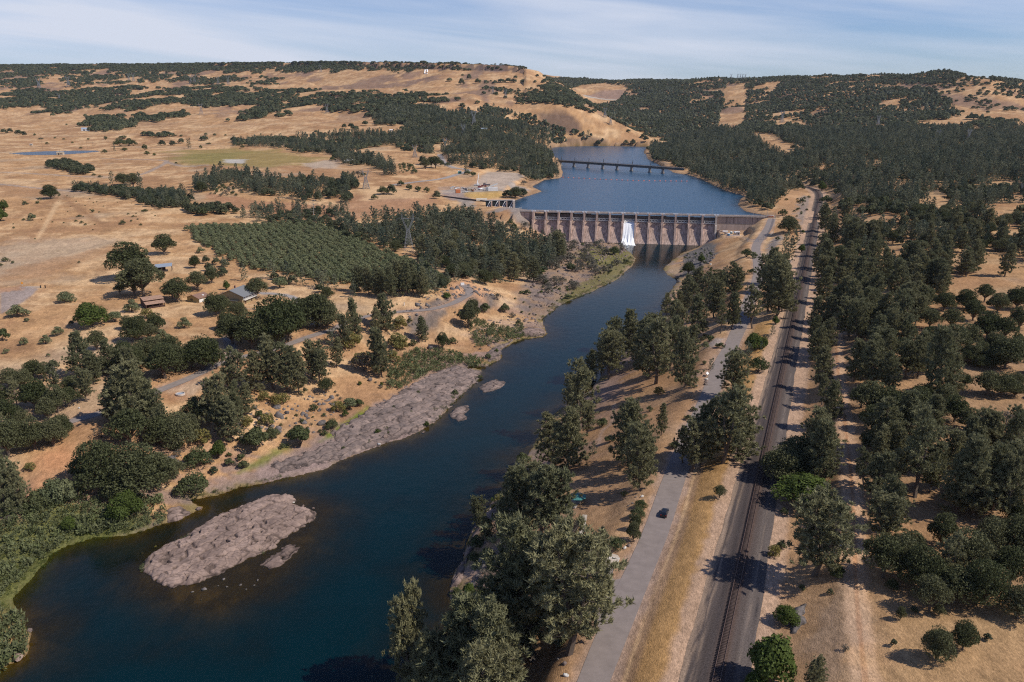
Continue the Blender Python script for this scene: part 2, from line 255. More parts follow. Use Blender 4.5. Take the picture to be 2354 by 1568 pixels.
for px, y, z in ((-500, 2300, 75), (-500, 3000, 108), (-500, 3500, 155), (-500, 4000, 220), (-500, 4500, 285), (-500, 5000, 355), (1300, 3500, 170), (1340, 3100, 120), (1400, 2900, 75), (1450, 2700, 55), (1480, 2600, 45), (1250, 3600, 260), (1280, 4100, 200)): cu(px, y, z)
for px in (-500, -100, 300, 700, 1000, 1200): cu(px, 6000, 345); cu(px, 9000, 330); cu(px, 14000, 300)
for px in (1300, 1500, 1700, 1900, 2100): cu(px, 6500, 235); cu(px, 9500, 225); cu(px, 14000, 220)
for px in (2300, 2600, 2900): cu(px, 14000, 330); cu(px, 10000, 345)
for px, z in ((-600, 16), (0, 3), (400, -2), (900, -2), (1250, 12), (1600, 26), (2000, 33), (2600, 34), (3000, 34)): cu(px, 30, z); cu(px, 60, z); cu(px, 110, z)
C = np.array([tuple(map(float, c)) for c in C])
def uw(x, y): return x / y, np.log(y)
cu_, cw_ = uw(C[:, 0], C[:, 1])
_k = lambda du, dw: np.sqrt(du * du + dw * dw + 0.0004)
A = _k(cu_[:, None] - cu_[None], cw_[:, None] - cw_[None]); n = len(C)
A -= np.eye(n) * 0.004
S = np.zeros((n + 3, n + 3)); S[:n, :n] = A; S[:n, n] = S[n, :n] = 1; S[:n, n + 1] = S[n + 1, :n] = cu_; S[:n, n + 2] = S[n + 2, :n] = cw_
wts = np.linalg.solve(S, np.concatenate([C[:, 2], np.zeros(3)]))
NU, NV = 1180, 900
UM = 1.26
UA = np.linspace(-UM, UM, NU); YA = np.exp(np.linspace(math.log(24.0), math.log(14000.0), NV)); LA = np.log(YA)
ug = np.linspace(-UM, UM, 360); wg = np.linspace(LA[0], LA[-1], 320)
UG, WG = np.meshgrid(ug, wg); base = np.zeros(UG.shape)
for i in range(n): base += wts[i] * _k(UG - cu_[i], WG - cw_[i])
base += wts[n] + wts[n + 1] * UG + wts[n + 2] * WG
def bil(g, fu, fv):
    nv, nu = g.shape; fu = np.clip(fu, 0, nu - 1.001); fv = np.clip(fv, 0, nv - 1.001); iu = fu.astype(int); iv = fv.astype(int); a = fu - iu; b = fv - iv
    return (g[iv, iu] * (1 - a) + g[iv, iu + 1] * a) * (1 - b) + (g[iv + 1, iu] * (1 - a) + g[iv + 1, iu + 1] * a) * b
UU, YY = np.meshgrid(UA, YA); XX = UU * YY
Z = bil(base, (UU + UM) / (2 * UM) * 359, (np.log(YY) - LA[0]) / (LA[-1] - LA[0]) * 319)
far = sstep(1500, 2600, YY)
hill = sstep(60, 130, Z) * far
rg = 1 - np.abs(2 * fbm(XX / 420, YY / 420, 5, 4) - 1) * 1.6
Z += (fbm(XX / 38, YY / 38, 3, 4) - .5) * 1.5 * sstep(0, 12, Z) * (1 - far * .3) + (fbm(XX / 9, YY / 9, 4, 3) - .5) * .7 * (1 - sstep(700, 1200, YY))
Z += hill * ((rg - .55) * 26 + (fbm(XX / 130, YY / 130, 8, 4) - .5) * 16)
# the table mountain: a level lava cap ending in a low cliff
PXU = CX + 1909.0 * UU; yr = np.interp(PXU, [-700, 0, 250, 500, 700, 850, 1000, 1150, 1205], [5050, 5000, 4950, 4800, 4450, 4080, 3680, 3520, 3470]) + (fbm(XX / 160, 0 * XX, 77, 3) - .5) * 90; pr_ = np.interp(PXU, [-700, 0, 300, 500, 700, 850, 1000, 1150, 1205], [152, 152, 150, 148, 146, 145, 146.5, 151, 156])
zr = CAMZ + (YH - pr_) * yr / 1990.0 + (fbm(XX / 60, YY / 60, 78, 3) - .5) * 5; cap = (PXU < 1206); ch = np.interp(PXU, [0, 700, 900, 1206], [8, 12, 24, 26])
Z = np.where(cap & (YY >= yr), zr - (YY - yr) * .012, np.where(cap & (YY > yr - 900) & (YY < yr), np.minimum(Z, zr - ch * sstep(0, 24, yr - YY) - np.maximum(yr - YY - 30, 0) * .16), Z)); CLIFF = cap & (YY > yr - 34) & (YY < yr + 8)
# level roads: the ground follows the centre line inside the road's width
def nearest(line, X, Y, pad):
    lo = line[:, :2].min(0) - pad; hi = line[:, :2].max(0) + pad; m = (X > lo[0]) & (X < hi[0]) & (Y > lo[1]) & (Y < hi[1])
    d = np.full(X.shape, 1e9); z = np.zeros(X.shape); x, y = X[m], Y[m]; bd = np.full(x.shape, 1e18); bz = np.zeros(x.shape); sg = np.zeros(x.shape)
    for i in range(len(line) - 1):
        a, b = line[i], line[i + 1]; e = b[:2] - a[:2]; t = np.clip(((x - a[0]) * e[0] + (y - a[1]) * e[1]) / (e @ e + 1e-9), 0, 1)
        dx, dy = x - a[0] - t * e[0], y - a[1] - t * e[1]; dd = dx * dx + dy * dy; k = dd < bd; bd[k] = dd[k]; bz[k] = (a[2] + t * (b[2] - a[2]))[k]; sg[k] = np.sign(e[0] * dy - e[1] * dx)[k]
    d[m] = np.sqrt(bd); z[m] = bz; s = np.zeros(X.shape); s[m] = sg; return d, z, s
DROAD = {}
near_m = YY < 2300
for nm, ln, w, soft in (('lroad', L_lroad, 3.4, 5), ('spur', L_spur, 3, 4), ('drive', L_drive, 2.6, 4), ('track', L_track, 2.0, 4), ('yard', L_yard, 5.5, 8), ('froad', L_froad, 6, 6), ('road', L_road, 5.5, 12), ('rail', L_rail, 8.6, 14)):
    d, zz, sg = nearest(ln, XX, YY, 40); t = 1 - sstep(w, w + soft, d); Z = Z * (1 - t) + zz * t; DROAD[nm] = (d, sg)
# flat places
PADS = {}
for nm, poly, z, soft in (('gravel', Q('C', (0, 690), (0, 490), (760, 470), (940, 380), (1040, 250), (1200, 130), (1400, 110), (2000, 130), (2240, 210), (2040, 310), (1780, 420), (1700, 560), (1500, 640), (900, 680), (300, 690)), 33.0, 8),
                          ('bench', Q('D', (470, 490), (700, 640), (1130, 700), (1370, 715), (1260, 560), (1180, 470), (560, 470)), 15.5, 3),
                          ('parking', Q('E', (380, 1800), (600, 1330), (640, 1180), (980, 1200), (900, 1420), (1060, 1500), (900, 2000), (600, 2700)), 25.6, 3),
                          ('homes', Q('F', (150, 720), (650, 800), (1400, 900), (1750, 760), (1700, 500), (900, 380), (200, 500)), 21.0, 8),
                          ('barnyard', Q('G', (250, 560), (450, 870), (1120, 860), (1000, 520), (700, 430)), 22.0, 6),
                          ('meadow', Q(1, (1180, 690), (1500, 672), (1900, 690), (2280, 740), (1900, 800), (1500, 790), (1250, 750)), 49.0, 30)):
    w = W2(poly, z); s = sdist_near(XX, YY, w, 40); t = 1 - sstep(0, soft, s); Z = Z * (1 - t) + z * t; PADS[nm] = (w, s)
# the line of the dam
da = unz(1227.6, 484.8, 30.0); db = unz(1645.5, 495.0, 30.0); dx_ = (db - da)[:2]; dam_len = float(np.hypot(*dx_)); dx_ /= dam_len; dn_ = np.array((dx_[1], -dx_[0]))
ddx = (XX - da[0]) * dx_[0] + (YY - da[1]) * dx_[1]; ddn = (XX - da[0]) * dn_[0] + (YY - da[1]) * dn_[1]
# water bodies carve their beds
s_res = sdist_near(XX, YY, RESERVOIR, 60); s_riv = sdist_near(XX, YY, RIVER, 60); s_pond = sdist_near(XX, YY, POND, 60)
jit = (fbm(XX / 6, YY / 6, 21, 3) - .5) * 2.2 * sstep(-4, 0.5, -np.abs(s_riv) + 0.5)
k = (s_res > 0) & (s_res < 60) & (Z < RES + 6) & ~((ddn > -2) & (ddn < 130) & (ddx > -14) & (ddx < dam_len + 70)); Z = np.where(k, np.maximum(Z, RES + .25 + .16 * np.minimum(s_res, 14)), Z)
Z = np.where(s_res <= 0, RES - np.minimum(.3 - s_res * .22, 6), Z)
k = (s_pond > 0) & (s_pond < 40); Z = np.where(k, np.maximum(Z * (1 - (1 - sstep(0, 40, s_pond))) + 47.9 * (1 - sstep(0, 40, s_pond)), 47.75), Z); Z = np.where(s_pond <= 0, 47.6 - np.minimum(.3 - s_pond * .1, 2), Z)
sj = s_riv + jit
zland = np.maximum(Z, .12 + .10 * np.clip(sj, 0, 6))
bedn = fbm(XX / 14, YY / 14, 31, 4)
isl = W2(Q(7, (960, 795), (1130, 635), (1420, 470), (1740, 330), (2030, 290), (2250, 380), (2175, 460), (2070, 640), (1930, 790), (1700, 960), (1500, 1050), (1200, 980), (1000, 900)), 0)
s_isl = sdist_near(XX, YY, isl, 60)
bed = -np.minimum(.08 + np.minimum(np.clip(-sj, 0, 99), np.where(s_riv < 0, np.clip(s_isl, 0, 99) + .8, 99)) * (.05 + .26 * bedn), 6.0)
Z = np.where(sj > 0, np.where(s_riv < 60, zland, Z), bed)
# hidden ground beneath the dam, from the headwater to the tailwater
Z = np.where((ddx > -3) & (ddx < dam_len + 1) & (ddn > -3.5) & (ddn < 20), np.minimum(Z, -2.0), Z)
Z = np.where((ddx >= dam_len + 1) & (ddx < dam_len + 62) & (ddn > -3) & (ddn < 4), np.minimum(Z, 15.0), Z)
def ground(x, y):                                       # height of the ground anywhere
    x = np.asarray(x, float); y = np.asarray(y, float)
    return bil(Z, (x / np.maximum(y, 1) + UM) / (2 * UM) * (NU - 1), (np.log(np.maximum(y, 25)) - LA[0]) / (LA[-1] - LA[0]) * (NV - 1))
def hit(px, py, y0=60.0):                               # where the line of sight through a photo point meets the ground
    ys = np.exp(np.linspace(math.log(y0), math.log(13000), 2600)); u = (px - CX) / F; v = (py - CY) / F; t = ys / (CP - v * SP)
    zr = CAMZ + (-SP - v * CP) * t; g = ground(u * t, ys); k = np.argmax(zr <= np.maximum(g, -0.02))
    if not (zr <= np.maximum(g, -0.02)).any(): return None
    a, b = max(k - 1, 0), k; da_, db_ = zr[a] - g[a], zr[b] - g[b]; w = 0 if a == b else da_ / (da_ - db_ + 1e-9); y = ys[a] + (ys[b] - ys[a]) * np.clip(w, 0, 1)
    x = u * y / (CP - v * SP); return np.array((x, y, float(ground(x, y))))
# ================================================================== GROUND, WATER, ROADS
def grid_faces(mask=None):
    i = np.arange(NV * NU).reshape(NV, NU); Fq = np.stack([i[:-1, :-1], i[:-1, 1:], i[1:, 1:], i[1:, :-1]], -1)
    if mask is not None: Fq = Fq[mask]
    return Fq.reshape(-1, 4)
STRAW = np.array((.455, .29, .15)); PALE = np.array((.60, .435, .255)); TAN = np.array((.345, .21, .115)); BROWN = np.array((.27, .165, .09))
def mixc(c, k, col): return c + (np.asarray(col) - c) * k[..., None]
big = fbm(XX / 170, YY / 170, 41, 5); mid = fbm(XX / 33, YY / 33, 43, 5); fine = fbm(XX / 5.5, YY / 5.5, 47, 4); lines = fbm(XX / 60 + YY / 300, YY / 9, 49, 4)
c = np.broadcast_to(STRAW, XX.shape + (3,)).copy()
c = mixc(c, sstep(.44, .66, mid * .6 + lines * .4) * .95, PALE); c = mixc(c, sstep(.5, .68, 1 - big * .5 - mid * .5) * .85, TAN)
c = mixc(c, sstep(.5, .68, fine) * .5, TAN * .8); c = mixc(c, sstep(.6, .75, fbm(XX / 70, YY / 70, 52, 4)) * .55 * (1 - far), (.36, .29, .21))
# hills: browner, with dark rocky gullies
rocky = hill * sstep(.50, .62, fbm(XX / 90, YY / 240, 55, 5)) * sstep(.48, .60, 1 - rg * .6)
c = mixc(c, hill * .22, (.43, .28, .16)); c = mixc(c, rocky * .75, (.20, .14, .115))
cliff = far * sstep(.62, .75, np.abs(np.gradient(Z, axis=0)) / np.maximum(np.gradient(YY, axis=0), 1)) ; c = mixc(c, np.maximum(cliff, CLIFF * 1.0) * .85, (.11, .08, .072))
U_ = CX + 1909.0 * UU                                   # bearing, in photo units
# right side: browner ground on the near bank and in the wood
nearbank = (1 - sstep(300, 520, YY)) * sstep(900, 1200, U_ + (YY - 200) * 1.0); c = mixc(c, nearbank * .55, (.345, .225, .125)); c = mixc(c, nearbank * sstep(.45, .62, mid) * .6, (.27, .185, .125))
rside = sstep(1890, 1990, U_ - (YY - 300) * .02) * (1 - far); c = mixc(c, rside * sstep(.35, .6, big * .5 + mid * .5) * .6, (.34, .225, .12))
def zone(pts, z, soft, col, amt=1.0, rough=1.0, nz=None, y=None):
    global c
    w = W2(pts, z) if y is None else np.array([uny(a, b, yy)[:2] for (a, b), yy in zip(pts, y)])
    s = sdist_near(XX, YY, w, soft * 3); k = 1 - sstep(-soft, soft, s + (fbm(XX / (soft * 2.2), YY / (soft * 2.2), 61, 4) - .5) * soft * 3 * rough)
    if nz is not None: k = k * sstep(nz[1], nz[2], fbm(XX / nz[0], YY / nz[0], 67, 4))
    c = mixc(c, k * amt, col)
GREEN = (.115, .135, .035); ROCK = (.27, .205, .185); DIRT = (.36, .20, .105); GREY = (.25, .22, .20)
# river's edge: bare stone, then a green fringe
near_r = (s_riv > -8) & (s_riv < 60)
edge = np.where(near_r, 1 - sstep(0.5, 5.5, np.abs(s_riv - 1.5) + (mid - .5) * 6), 0); c = mixc(c, edge * .75, (.17, .16, .07))
bank = np.where(near_r & (YY > 200), (1 - sstep(10, 48, s_riv)) * sstep(.42, .6, fbm(XX / 16, YY / 7, 71, 5)), 0); c = mixc(c, bank * .75, ROCK)
under = np.where((s_riv < 0) | (s_res < 0), 1.0, 0.0); c = mixc(c, under, (.11, .08, .03)); c = mixc(c, under * sstep(.48, .6, bedn), (.20, .14, .075))
redge = np.where((s_res > -3) & (s_res < 22), 1 - sstep(3, 16, np.abs(s_res) + (mid - .5) * 10), 0); c = mixc(c, redge * .8, (.30, .21, .135))
# rocky flats below the dam and along the left bank
zone(Q(5, (1200, 340), (1330, 180), (1330, 60), (1500, -60), (1700, -130), (1930, -110), (2010, 60), (1960, 170), (1730, 300), (1480, 400), (1300, 470), (1200, 420)), 2.5, 6, (.265, .195, .14), .9)
zone(Q(5, (1200, 340), (1330, 180), (1330, 60), (1500, -60), (1700, -130), (1930, -110), (2010, 60), (1960, 170), (1730, 300), (1480, 400), (1300, 470), (1200, 420)), 2.5, 6, (.19, .155, .14), .85, nz=(9, .48, .58))
zone(Q(5, (1480, 380), (1720, 290), (1930, 180), (2010, 70), (1960, 0), (1880, 60), (1760, 170), (1600, 270)), 1.5, 4, (.15, .155, .055), .75, 1.3)
zone(Q(2, (1620, 1420), (1730, 1330), (1900, 1340), (1990, 1400), (1900, 1440), (1760, 1480)), 2, 5, (.16, .165, .05), .8, 1.6)
zone(Q(3, (0, 1390), (170, 1350), (240, 1390), (220, 1470), (120, 1568), (0, 1568)), 2, 3, (.13, .125, .12), .95)
zone(Q(5, (430, 560), (700, 440), (900, 340), (1080, 330), (1040, 390), (830, 450), (600, 560), (470, 610)), 9, 3, (.13, .115, .11), .9, 1.2)
zone(Q(5, (0, 1250), (200, 1130), (450, 980), (800, 800), (960, 840), (930, 930), (740, 1110), (530, 1270), (250, 1370), (0, 1450), (-400, 1568), (-500, 1540)), 1.5, 4, ROCK, .9, 1.2)
zone(Q(7, (1700, 130), (1900, 20), (2352, -160), (2352, 60), (2100, 130), (1800, 195)), 1.6, 3, ROCK, .8, 1.2)
zone(Q(5, (-150, 1320), (30, 1190), (180, 1100), (190, 1130), (60, 1220), (-80, 1300)), 2.6, 2, (.15, .21, .03), .95, .8)
zone(Q(7, (1640, 110), (1800, 60), (2000, -40), (1990, -80), (1830, 0), (1700, 60)), 2.6, 2, (.15, .18, .04), .8, .8)
zone(Q(5, (560, 850), (740, 760), (700, 690), (560, 640), (450, 720)), 6, 5, (.25, .18, .15), .6, 1.5)
zone(Q(7, (0, 600), (400, 430), (900, 420), (1150, 470), (850, 560), (470, 620), (250, 830), (60, 1000), (0, 1500), (-300, 1500)), 0.8, 5, (.13, .15, .05), .95)
zone(Q(7, (0, 460), (240, 400), (350, 350), (200, 330), (60, 400), (0, 420)), 3, 4, (.16, .12, .10), .8)
# dirt tracks, bare earth, pads
zone(Q(7, (300, 330), (520, 90), (470, 70), (170, 290), (-50, 420)), 6, 5, (.45, .23, .12), .55)
zone(Q(4, (0, 290), (120, 265), (265, 275), (200, 340), (0, 450)), 23, 1.2, (.30, .25, .23), .95, .3); zone(Q(4, (0, 275), (130, 265), (150, 290), (0, 310)), 23, 2, (.42, .26, .16), .9)
zone(Q(4, (0, 540), (190, 350), (310, 265), (325, 275), (210, 360), (20, 560)), 23, 2, TAN, .8)
zone(Q(4, (1090, 1010), (1500, 860), (1490, 890), (1330, 1000), (1240, 1040)), 16.5, 3, (.44, .33, .23), .9); zone(Q(4, (1120, 1015), (1230, 980), (1300, 1020), (1180, 1050)), 16.5, 2, DIRT, .7)
zone(Q(5, (840, 190), (1000, 250), (1000, 330), (880, 345), (790, 390), (740, 330), (800, 250)), 15, 4, (.47, .29, .17), .85)
zone(Q(1, (0, 1325), (200, 1310), (880, 1290), (850, 1340), (300, 1480), (0, 1530)), 25, 12, (.40, .33, .25), .6, 1.4); zone(Q(1, (30, 1500), (820, 1330), (860, 1350), (300, 1540), (0, 1568)), 25, 5, TAN, .6)
zone(Q(1, (430, 1010), (470, 1020), (760, 1190), (700, 1190), (450, 1060)), 30, 5, TAN * .85, .9); zone(Q(1, (400, 1050), (430, 1060), (270, 1290), (235, 1300)), 27, 2, PALE, .8, .3)
zone(Q(1, (0, 1170), (400, 1020), (420, 1040), (0, 1200)), 29, 4, TAN, .7); zone(Q(1, (0, 900), (300, 930), (300, 960), (0, 930)), 33, 6, PALE, .7); zone(Q(1, (0, 935), (340, 960), (300, 1010), (0, 1010)), 32, 9, TAN, .7)
zone(Q(1, (1180, 690), (1500, 672), (1900, 690), (2280, 740), (1900, 800), (1300, 770)), 49, 25, (.27, .22, .085), .85, 1.2); zone(Q(1, (1200, 710), (1700, 690), (1680, 740), (1350, 770)), 49, 20, (.21, .20, .07), .6, 1.2)
zone(Q(1, (1550, 745), (1700, 745), (1680, 775), (1540, 770)), 48.6, 5, (.42, .40, .37), .9); zone(Q(1, (2100, 810), (2352, 770), (2352, 830), (2150, 830)), 40, 8, (.40, .33, .26), .9)
zone(Q(2, (-30, 640), (0, 770), (170, 830), (210, 900), (60, 930), (-30, 900)), 36, 10, (.40, .27, .16), .5)
zone(Q(1, (1400, 990), (1800, 1030), (2352, 1060), (2352, 1150), (1500, 1060)), 31, 8, (.36, .205, .12), .8); zone(Q(2, (0, 1010), (300, 1010), (640, 990), (660, 1040), (400, 1110), (0, 1130)), 30.5, 10, (.36, .215, .13), .75); zone(Q(2, (120, 960), (560, 965), (600, 1010), (160, 1025)), 32, 8, PALE, .7)
zone(Q('C', (0, 690), (0, 490), (760, 470), (940, 380), (1040, 250), (1200, 130), (1400, 110), (2000, 130), (2240, 210), (2040, 310), (1780, 420), (1700, 560), (1500, 640), (900, 680), (300, 690)), 33, 5, (.42, .345, .275), 1, .5, )
zone(Q('C', (0, 560), (0, 500), (700, 490), (900, 500), (1500, 560), (1680, 580), (1500, 630), (800, 670), (300, 650)), 33, 6, (.31, .275, .25), .8)
zone(Q('C', (0, 480), (0, 290), (260, 280), (700, 220), (1000, 130), (1040, 220), (900, 360), (700, 440)), 38, 5, (.40, .25, .14), .6, 1.4)
zone(Q('C', (1850, 400), (2350, 560), (2350, 600), (2050, 560), (1700, 480)), 30, 4, (.33, .29, .26), .9); zone(Q('C', (50, 690), (600, 690), (720, 760), (900, 870), (200, 790)), 31, 3, (.29, .235, .215), .9)
zone(Q('C', (720, 690), (1650, 660), (1640, 760), (1100, 810), (720, 780)), 30, 4, (.44, .31, .11), .8)
zone(Q('C', (430, 820), (900, 880), (900, 1060), (600, 1040)), 28, 4, (.31, .27, .24), .9)
zone(Q('C', (1260, 1330), (1700, 1170), (2140, 1070), (2354, 1230), (2354, 1412), (1900, 1412), (1800, 1250), (1500, 1340)), 22, 3, (.24, .21, .19), .9, 1.0)
zone(Q(3, (700, 960), (840, 930), (860, 1010), (880, 1050), (800, 1230), (720, 1100), (660, 1070)), 30, 5, (.40, .255, .145), .6); zone(Q(3, (830, 980), (900, 1010), (880, 1130), (830, 1220), (770, 1120)), 30, 4, (.24, .21, .19), .8, 1.3)
zone(Q(3, (590, 1310), (650, 1260), (700, 1290), (640, 1350), (560, 1420)), 27, 3, (.26, .23, .21), .9); zone(Q(3, (640, 1490), (760, 1440), (790, 1480), (700, 1500)), 26, 3, (.27, .24, .22), .8)
zone(Q(6, (120, 880), (230, 700), (300, 700), (210, 880), (130, 1060), (90, 1060)), 18.6, 2.5, (.36, .25, .17), .8); zone(Q(6, (140, 740), (200, 700), (280, 710), (270, 740), (200, 760)), 19, 1.2, (.36, .31, .28), .9)
zone(Q('H', (0, 1290), (400, 1290), (600, 1480), (500, 1568), (0, 1568)), 17.5, 2, (.33, .24, .19), .8)
zone(Q(8, (1640, 0), (1980, 60), (2050, 250), (1950, 560), (1780, 640), (1650, 560), (1560, 300)), 17, 5, (.40, .26, .145), .6, 1.4)
zone(Q(5, (1870, 1040), (1890, 1040), (1885, 1150), (1870, 1210), (1800, 1270), (1785, 1370), (1760, 1370), (1790, 1240), (1860, 1190)), 13, 1.2, (.42, .31, .235), .9, .5)
zone(Q(8, (1350, 1568), (1385, 1420), (1410, 1420), (1395, 1568)), 16.5, .8, (.38, .29, .23), .8, .5)
# strip beside the road, slope of dry grass, rail verges
dr, sg = DROAD['road']; k = (1 - sstep(3.4, 6.5, dr + (fine - .5) * 3)); c = mixc(c, k * .85, (.36, .27, .215))
k = (1 - sstep(5.8, 7.2, dr + (mid - .5) * 2.5)) * sstep(5.2, 6.0, dr) * (sg < 0) * (YY < 330); c = mixc(c, k * .9, PALE)
k = (1 - sstep(17, 24, dr)) * sstep(7, 9, dr) * (sg < 0) * (YY < 420); c = mixc(c, k * .7, (.44, .275, .105))
dl, sgl = DROAD['rail']; k = (1 - sstep(9.5, 11.5, dl + (fine - .5) * 2.5)); c = mixc(c, k * .95, (.43, .31, .22))
for nm, w, col in (('track', 2.8, (.53, .37, .24)), ('spur', 3, (.31, .25, .22)), ('lroad', 4.3, (.37, .255, .18)), ('yard', 5.5, (.37, .32, .28)), ('drive', 2.6, (.37, .32, .28))):
    k = 1 - sstep(w * .7, w * 1.3, DROAD[nm][0] + (fine - .5) * w); c = mixc(c, k * .9, col)
k = (1 - sstep(.25, .6, np.abs(DROAD['track'][0] - .1) + (fine - .5) * .5)) * (YY < 700); c = mixc(c, k * .8, (.42, .24, .13))
for ln in L_hill:
    d, _, _ = nearest(ln, XX, YY, 30); c = mixc(c, (1 - sstep(2.5, 6, d)) * .8, (.32, .27, .235))
zone([(1960, 1580), (1985, 1420), (1935, 1330), (1870, 1420), (1850, 1580)], 33, 3, (.25, .225, .20), .3, 1.6); zone([(2010, 1330), (2353, 1400), (2353, 1568), (2000, 1568)], 36.7, 6, (.40, .285, .15), .5, 1.5)
# far hillside: quarry scar, powerline clearing
zone(Q(2, (1590, 270), (1650, 235), (1800, 222), (1950, 230), (1965, 260), (1900, 330), (1750, 370), (1690, 330)), 0, 25, (.30, .21, .165), .95, .6, y=[4050, 4200, 4300, 4300, 4150, 3950, 3850, 3900])
zone(Q(2, (1640, 305), (1880, 290), (1900, 325), (1700, 345)), 0, 20, (.40, .36, .31), .9, .8, y=[3950, 4000, 3900, 3850])
ksat = np.clip((c[..., 0] - c[..., 2]) / np.maximum(c[..., 0], .01) / .55, 0, 1)[..., None]; c = c * (1 - ksat * (1 - np.array((.93, .85, .81))))
c = c * (1 + (fbm(XX / 2.3, YY / 2.3, 81, 3) - .5)[..., None] * .30)
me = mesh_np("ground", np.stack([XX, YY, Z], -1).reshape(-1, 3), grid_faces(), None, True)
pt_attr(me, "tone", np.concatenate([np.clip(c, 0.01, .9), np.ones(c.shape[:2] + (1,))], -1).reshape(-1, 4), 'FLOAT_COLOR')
gm = bpy.data.materials.new("dry_ground"); gm.use_nodes = True; gn = gm.node_tree.nodes; gl = gm.node_tree.links; gb = gn['Principled BSDF']
gb.inputs['Roughness'].default_value = .95; gb.inputs['Specular IOR Level'].default_value = .05
ga = gn.new("ShaderNodeAttribute"); ga.attribute_name = "tone"; gt = gn.new("ShaderNodeTexCoord"); last = None; hs = []
for sc, am, det in (((.9, .35, .9), .30, 6), ((3.4, 1.7, 3.4), .36, 4), ((.05, .022, .05), .20, 7)):
    mp = gn.new("ShaderNodeMapping"); mp.inputs['Scale'].default_value = sc; gl.new(gt.outputs['Object'], mp.inputs['Vector'])
    t = gn.new("ShaderNodeTexNoise"); t.inputs['Scale'].default_value = 1; t.inputs['Detail'].default_value = det; t.inputs['Roughness'].default_value = .7; gl.new(mp.outputs['Vector'], t.inputs['Vector'])
    mr = gn.new("ShaderNodeMapRange"); mr.inputs['From Min'].default_value = .3; mr.inputs['From Max'].default_value = .7; mr.inputs['To Min'].default_value = 1 - am; mr.inputs['To Max'].default_value = 1 + am; gl.new(t.outputs['Fac'], mr.inputs['Value']); hs.append(t)
    if last is None: last = mr.outputs['Result']
    else:
        mm = gn.new("ShaderNodeMath"); mm.operation = 'MULTIPLY'; gl.new(last, mm.inputs[0]); gl.new(mr.outputs['Result'], mm.inputs[1]); last = mm.outputs[0]
vm = gn.new("ShaderNodeVectorMath"); vm.operation = 'SCALE'; gl.new(ga.outputs['Color'], vm.inputs[0]); gl.new(last, vm.inputs['Scale']); gl.new(vm.outputs['Vector'], gb.inputs['Base Color'])
bp = gn.new("ShaderNodeBump"); bp.inputs['Strength'].default_value = .55; bp.inputs['Distance'].default_value = .35; gl.new(hs[1].outputs['Fac'], bp.inputs['Height']); gl.new(bp.outputs['Normal'], gb.inputs['Normal'])
me.materials.append(gm); tag(link("ground", me), kind="structure")
# ------------------------------------------------------------------ water
def water_mat(name, deep, shallow, kd, wave, strength, gloss=.85, rough=.07):
    m = bpy.data.materials.new(name); m.use_nodes = True; n = m.node_tree.nodes; l = m.node_tree.links; n.clear(); out = n.new("ShaderNodeOutputMaterial")
    at = n.new("ShaderNodeAttribute"); at.attribute_name = "depth"
    e = n.new("ShaderNodeMath"); e.operation = 'MULTIPLY'; e.inputs[1].default_value = -kd; l.new(at.outputs['Fac'], e.inputs[0])
    ex = n.new("ShaderNodeMath"); ex.operation = 'EXPONENT'; l.new(e.outputs[0], ex.inputs[0])
    df = n.new("ShaderNodeBsdfDiffuse"); df.inputs['Color'].default_value = (*deep, 1); tr = n.new("ShaderNodeBsdfTransparent"); tr.inputs['Color'].default_value = (*shallow, 1)
    m1 = n.new("ShaderNodeMixShader"); l.new(ex.outputs[0], m1.inputs[0]); l.new(df.outputs[0], m1.inputs[1]); l.new(tr.outputs[0], m1.inputs[2])
    gls = n.new("ShaderNodeBsdfGlossy"); gls.inputs['Roughness'].default_value = rough; fr = n.new("ShaderNodeFresnel"); fr.inputs['IOR'].default_value = 1.33
    tc = n.new("ShaderNodeTexCoord"); hh = None
    for sc, w in ((wave, 1.0), (wave * .22, 2.2)):
        mp = n.new("ShaderNodeMapping"); mp.inputs['Scale'].default_value = (sc, sc * .7, sc); l.new(tc.outputs['Object'], mp.inputs['Vector'])
        t = n.new("ShaderNodeTexNoise"); t.inputs['Scale'].default_value = 1; t.inputs['Detail'].default_value = 4; l.new(mp.outputs['Vector'], t.inputs['Vector'])
        mm = n.new("ShaderNodeMath"); mm.operation = 'MULTIPLY'; mm.inputs[1].default_value = w; l.new(t.outputs['Fac'], mm.inputs[0])
        if hh is None: hh = mm.outputs[0]
        else:
            ad = n.new("ShaderNodeMath"); l.new(hh, ad.inputs[0]); l.new(mm.outputs[0], ad.inputs[1]); hh = ad.outputs[0]
    bp = n.new("ShaderNodeBump"); bp.inputs['Strength'].default_value = strength; bp.inputs['Distance'].default_value = .25; l.new(hh, bp.inputs['Height'])
    l.new(bp.outputs['Normal'], gls.inputs['Normal']); l.new(bp.outputs['Normal'], fr.inputs['Normal'])
    m2 = n.new("ShaderNodeMixShader"); fs = n.new("ShaderNodeMath"); fs.operation = 'MULTIPLY'; fs.inputs[1].default_value = gloss; l.new(fr.outputs[0], fs.inputs[0]); l.new(fs.outputs[0], m2.inputs[0]); l.new(m1.outputs[0], m2.inputs[1]); l.new(gls.outputs[0], m2.inputs[2]); l.new(m2.outputs[0], out.inputs['Surface']); return m
WM = water_mat("river_water", (.0003, .0142, .0190), (.52, .50, .25), .38, 1.1, .18, .85, .10); WM2 = water_mat("reservoir_water", (.012, .066, .135), (.4, .45, .3), .8, .9, 1.0, .72, .2)
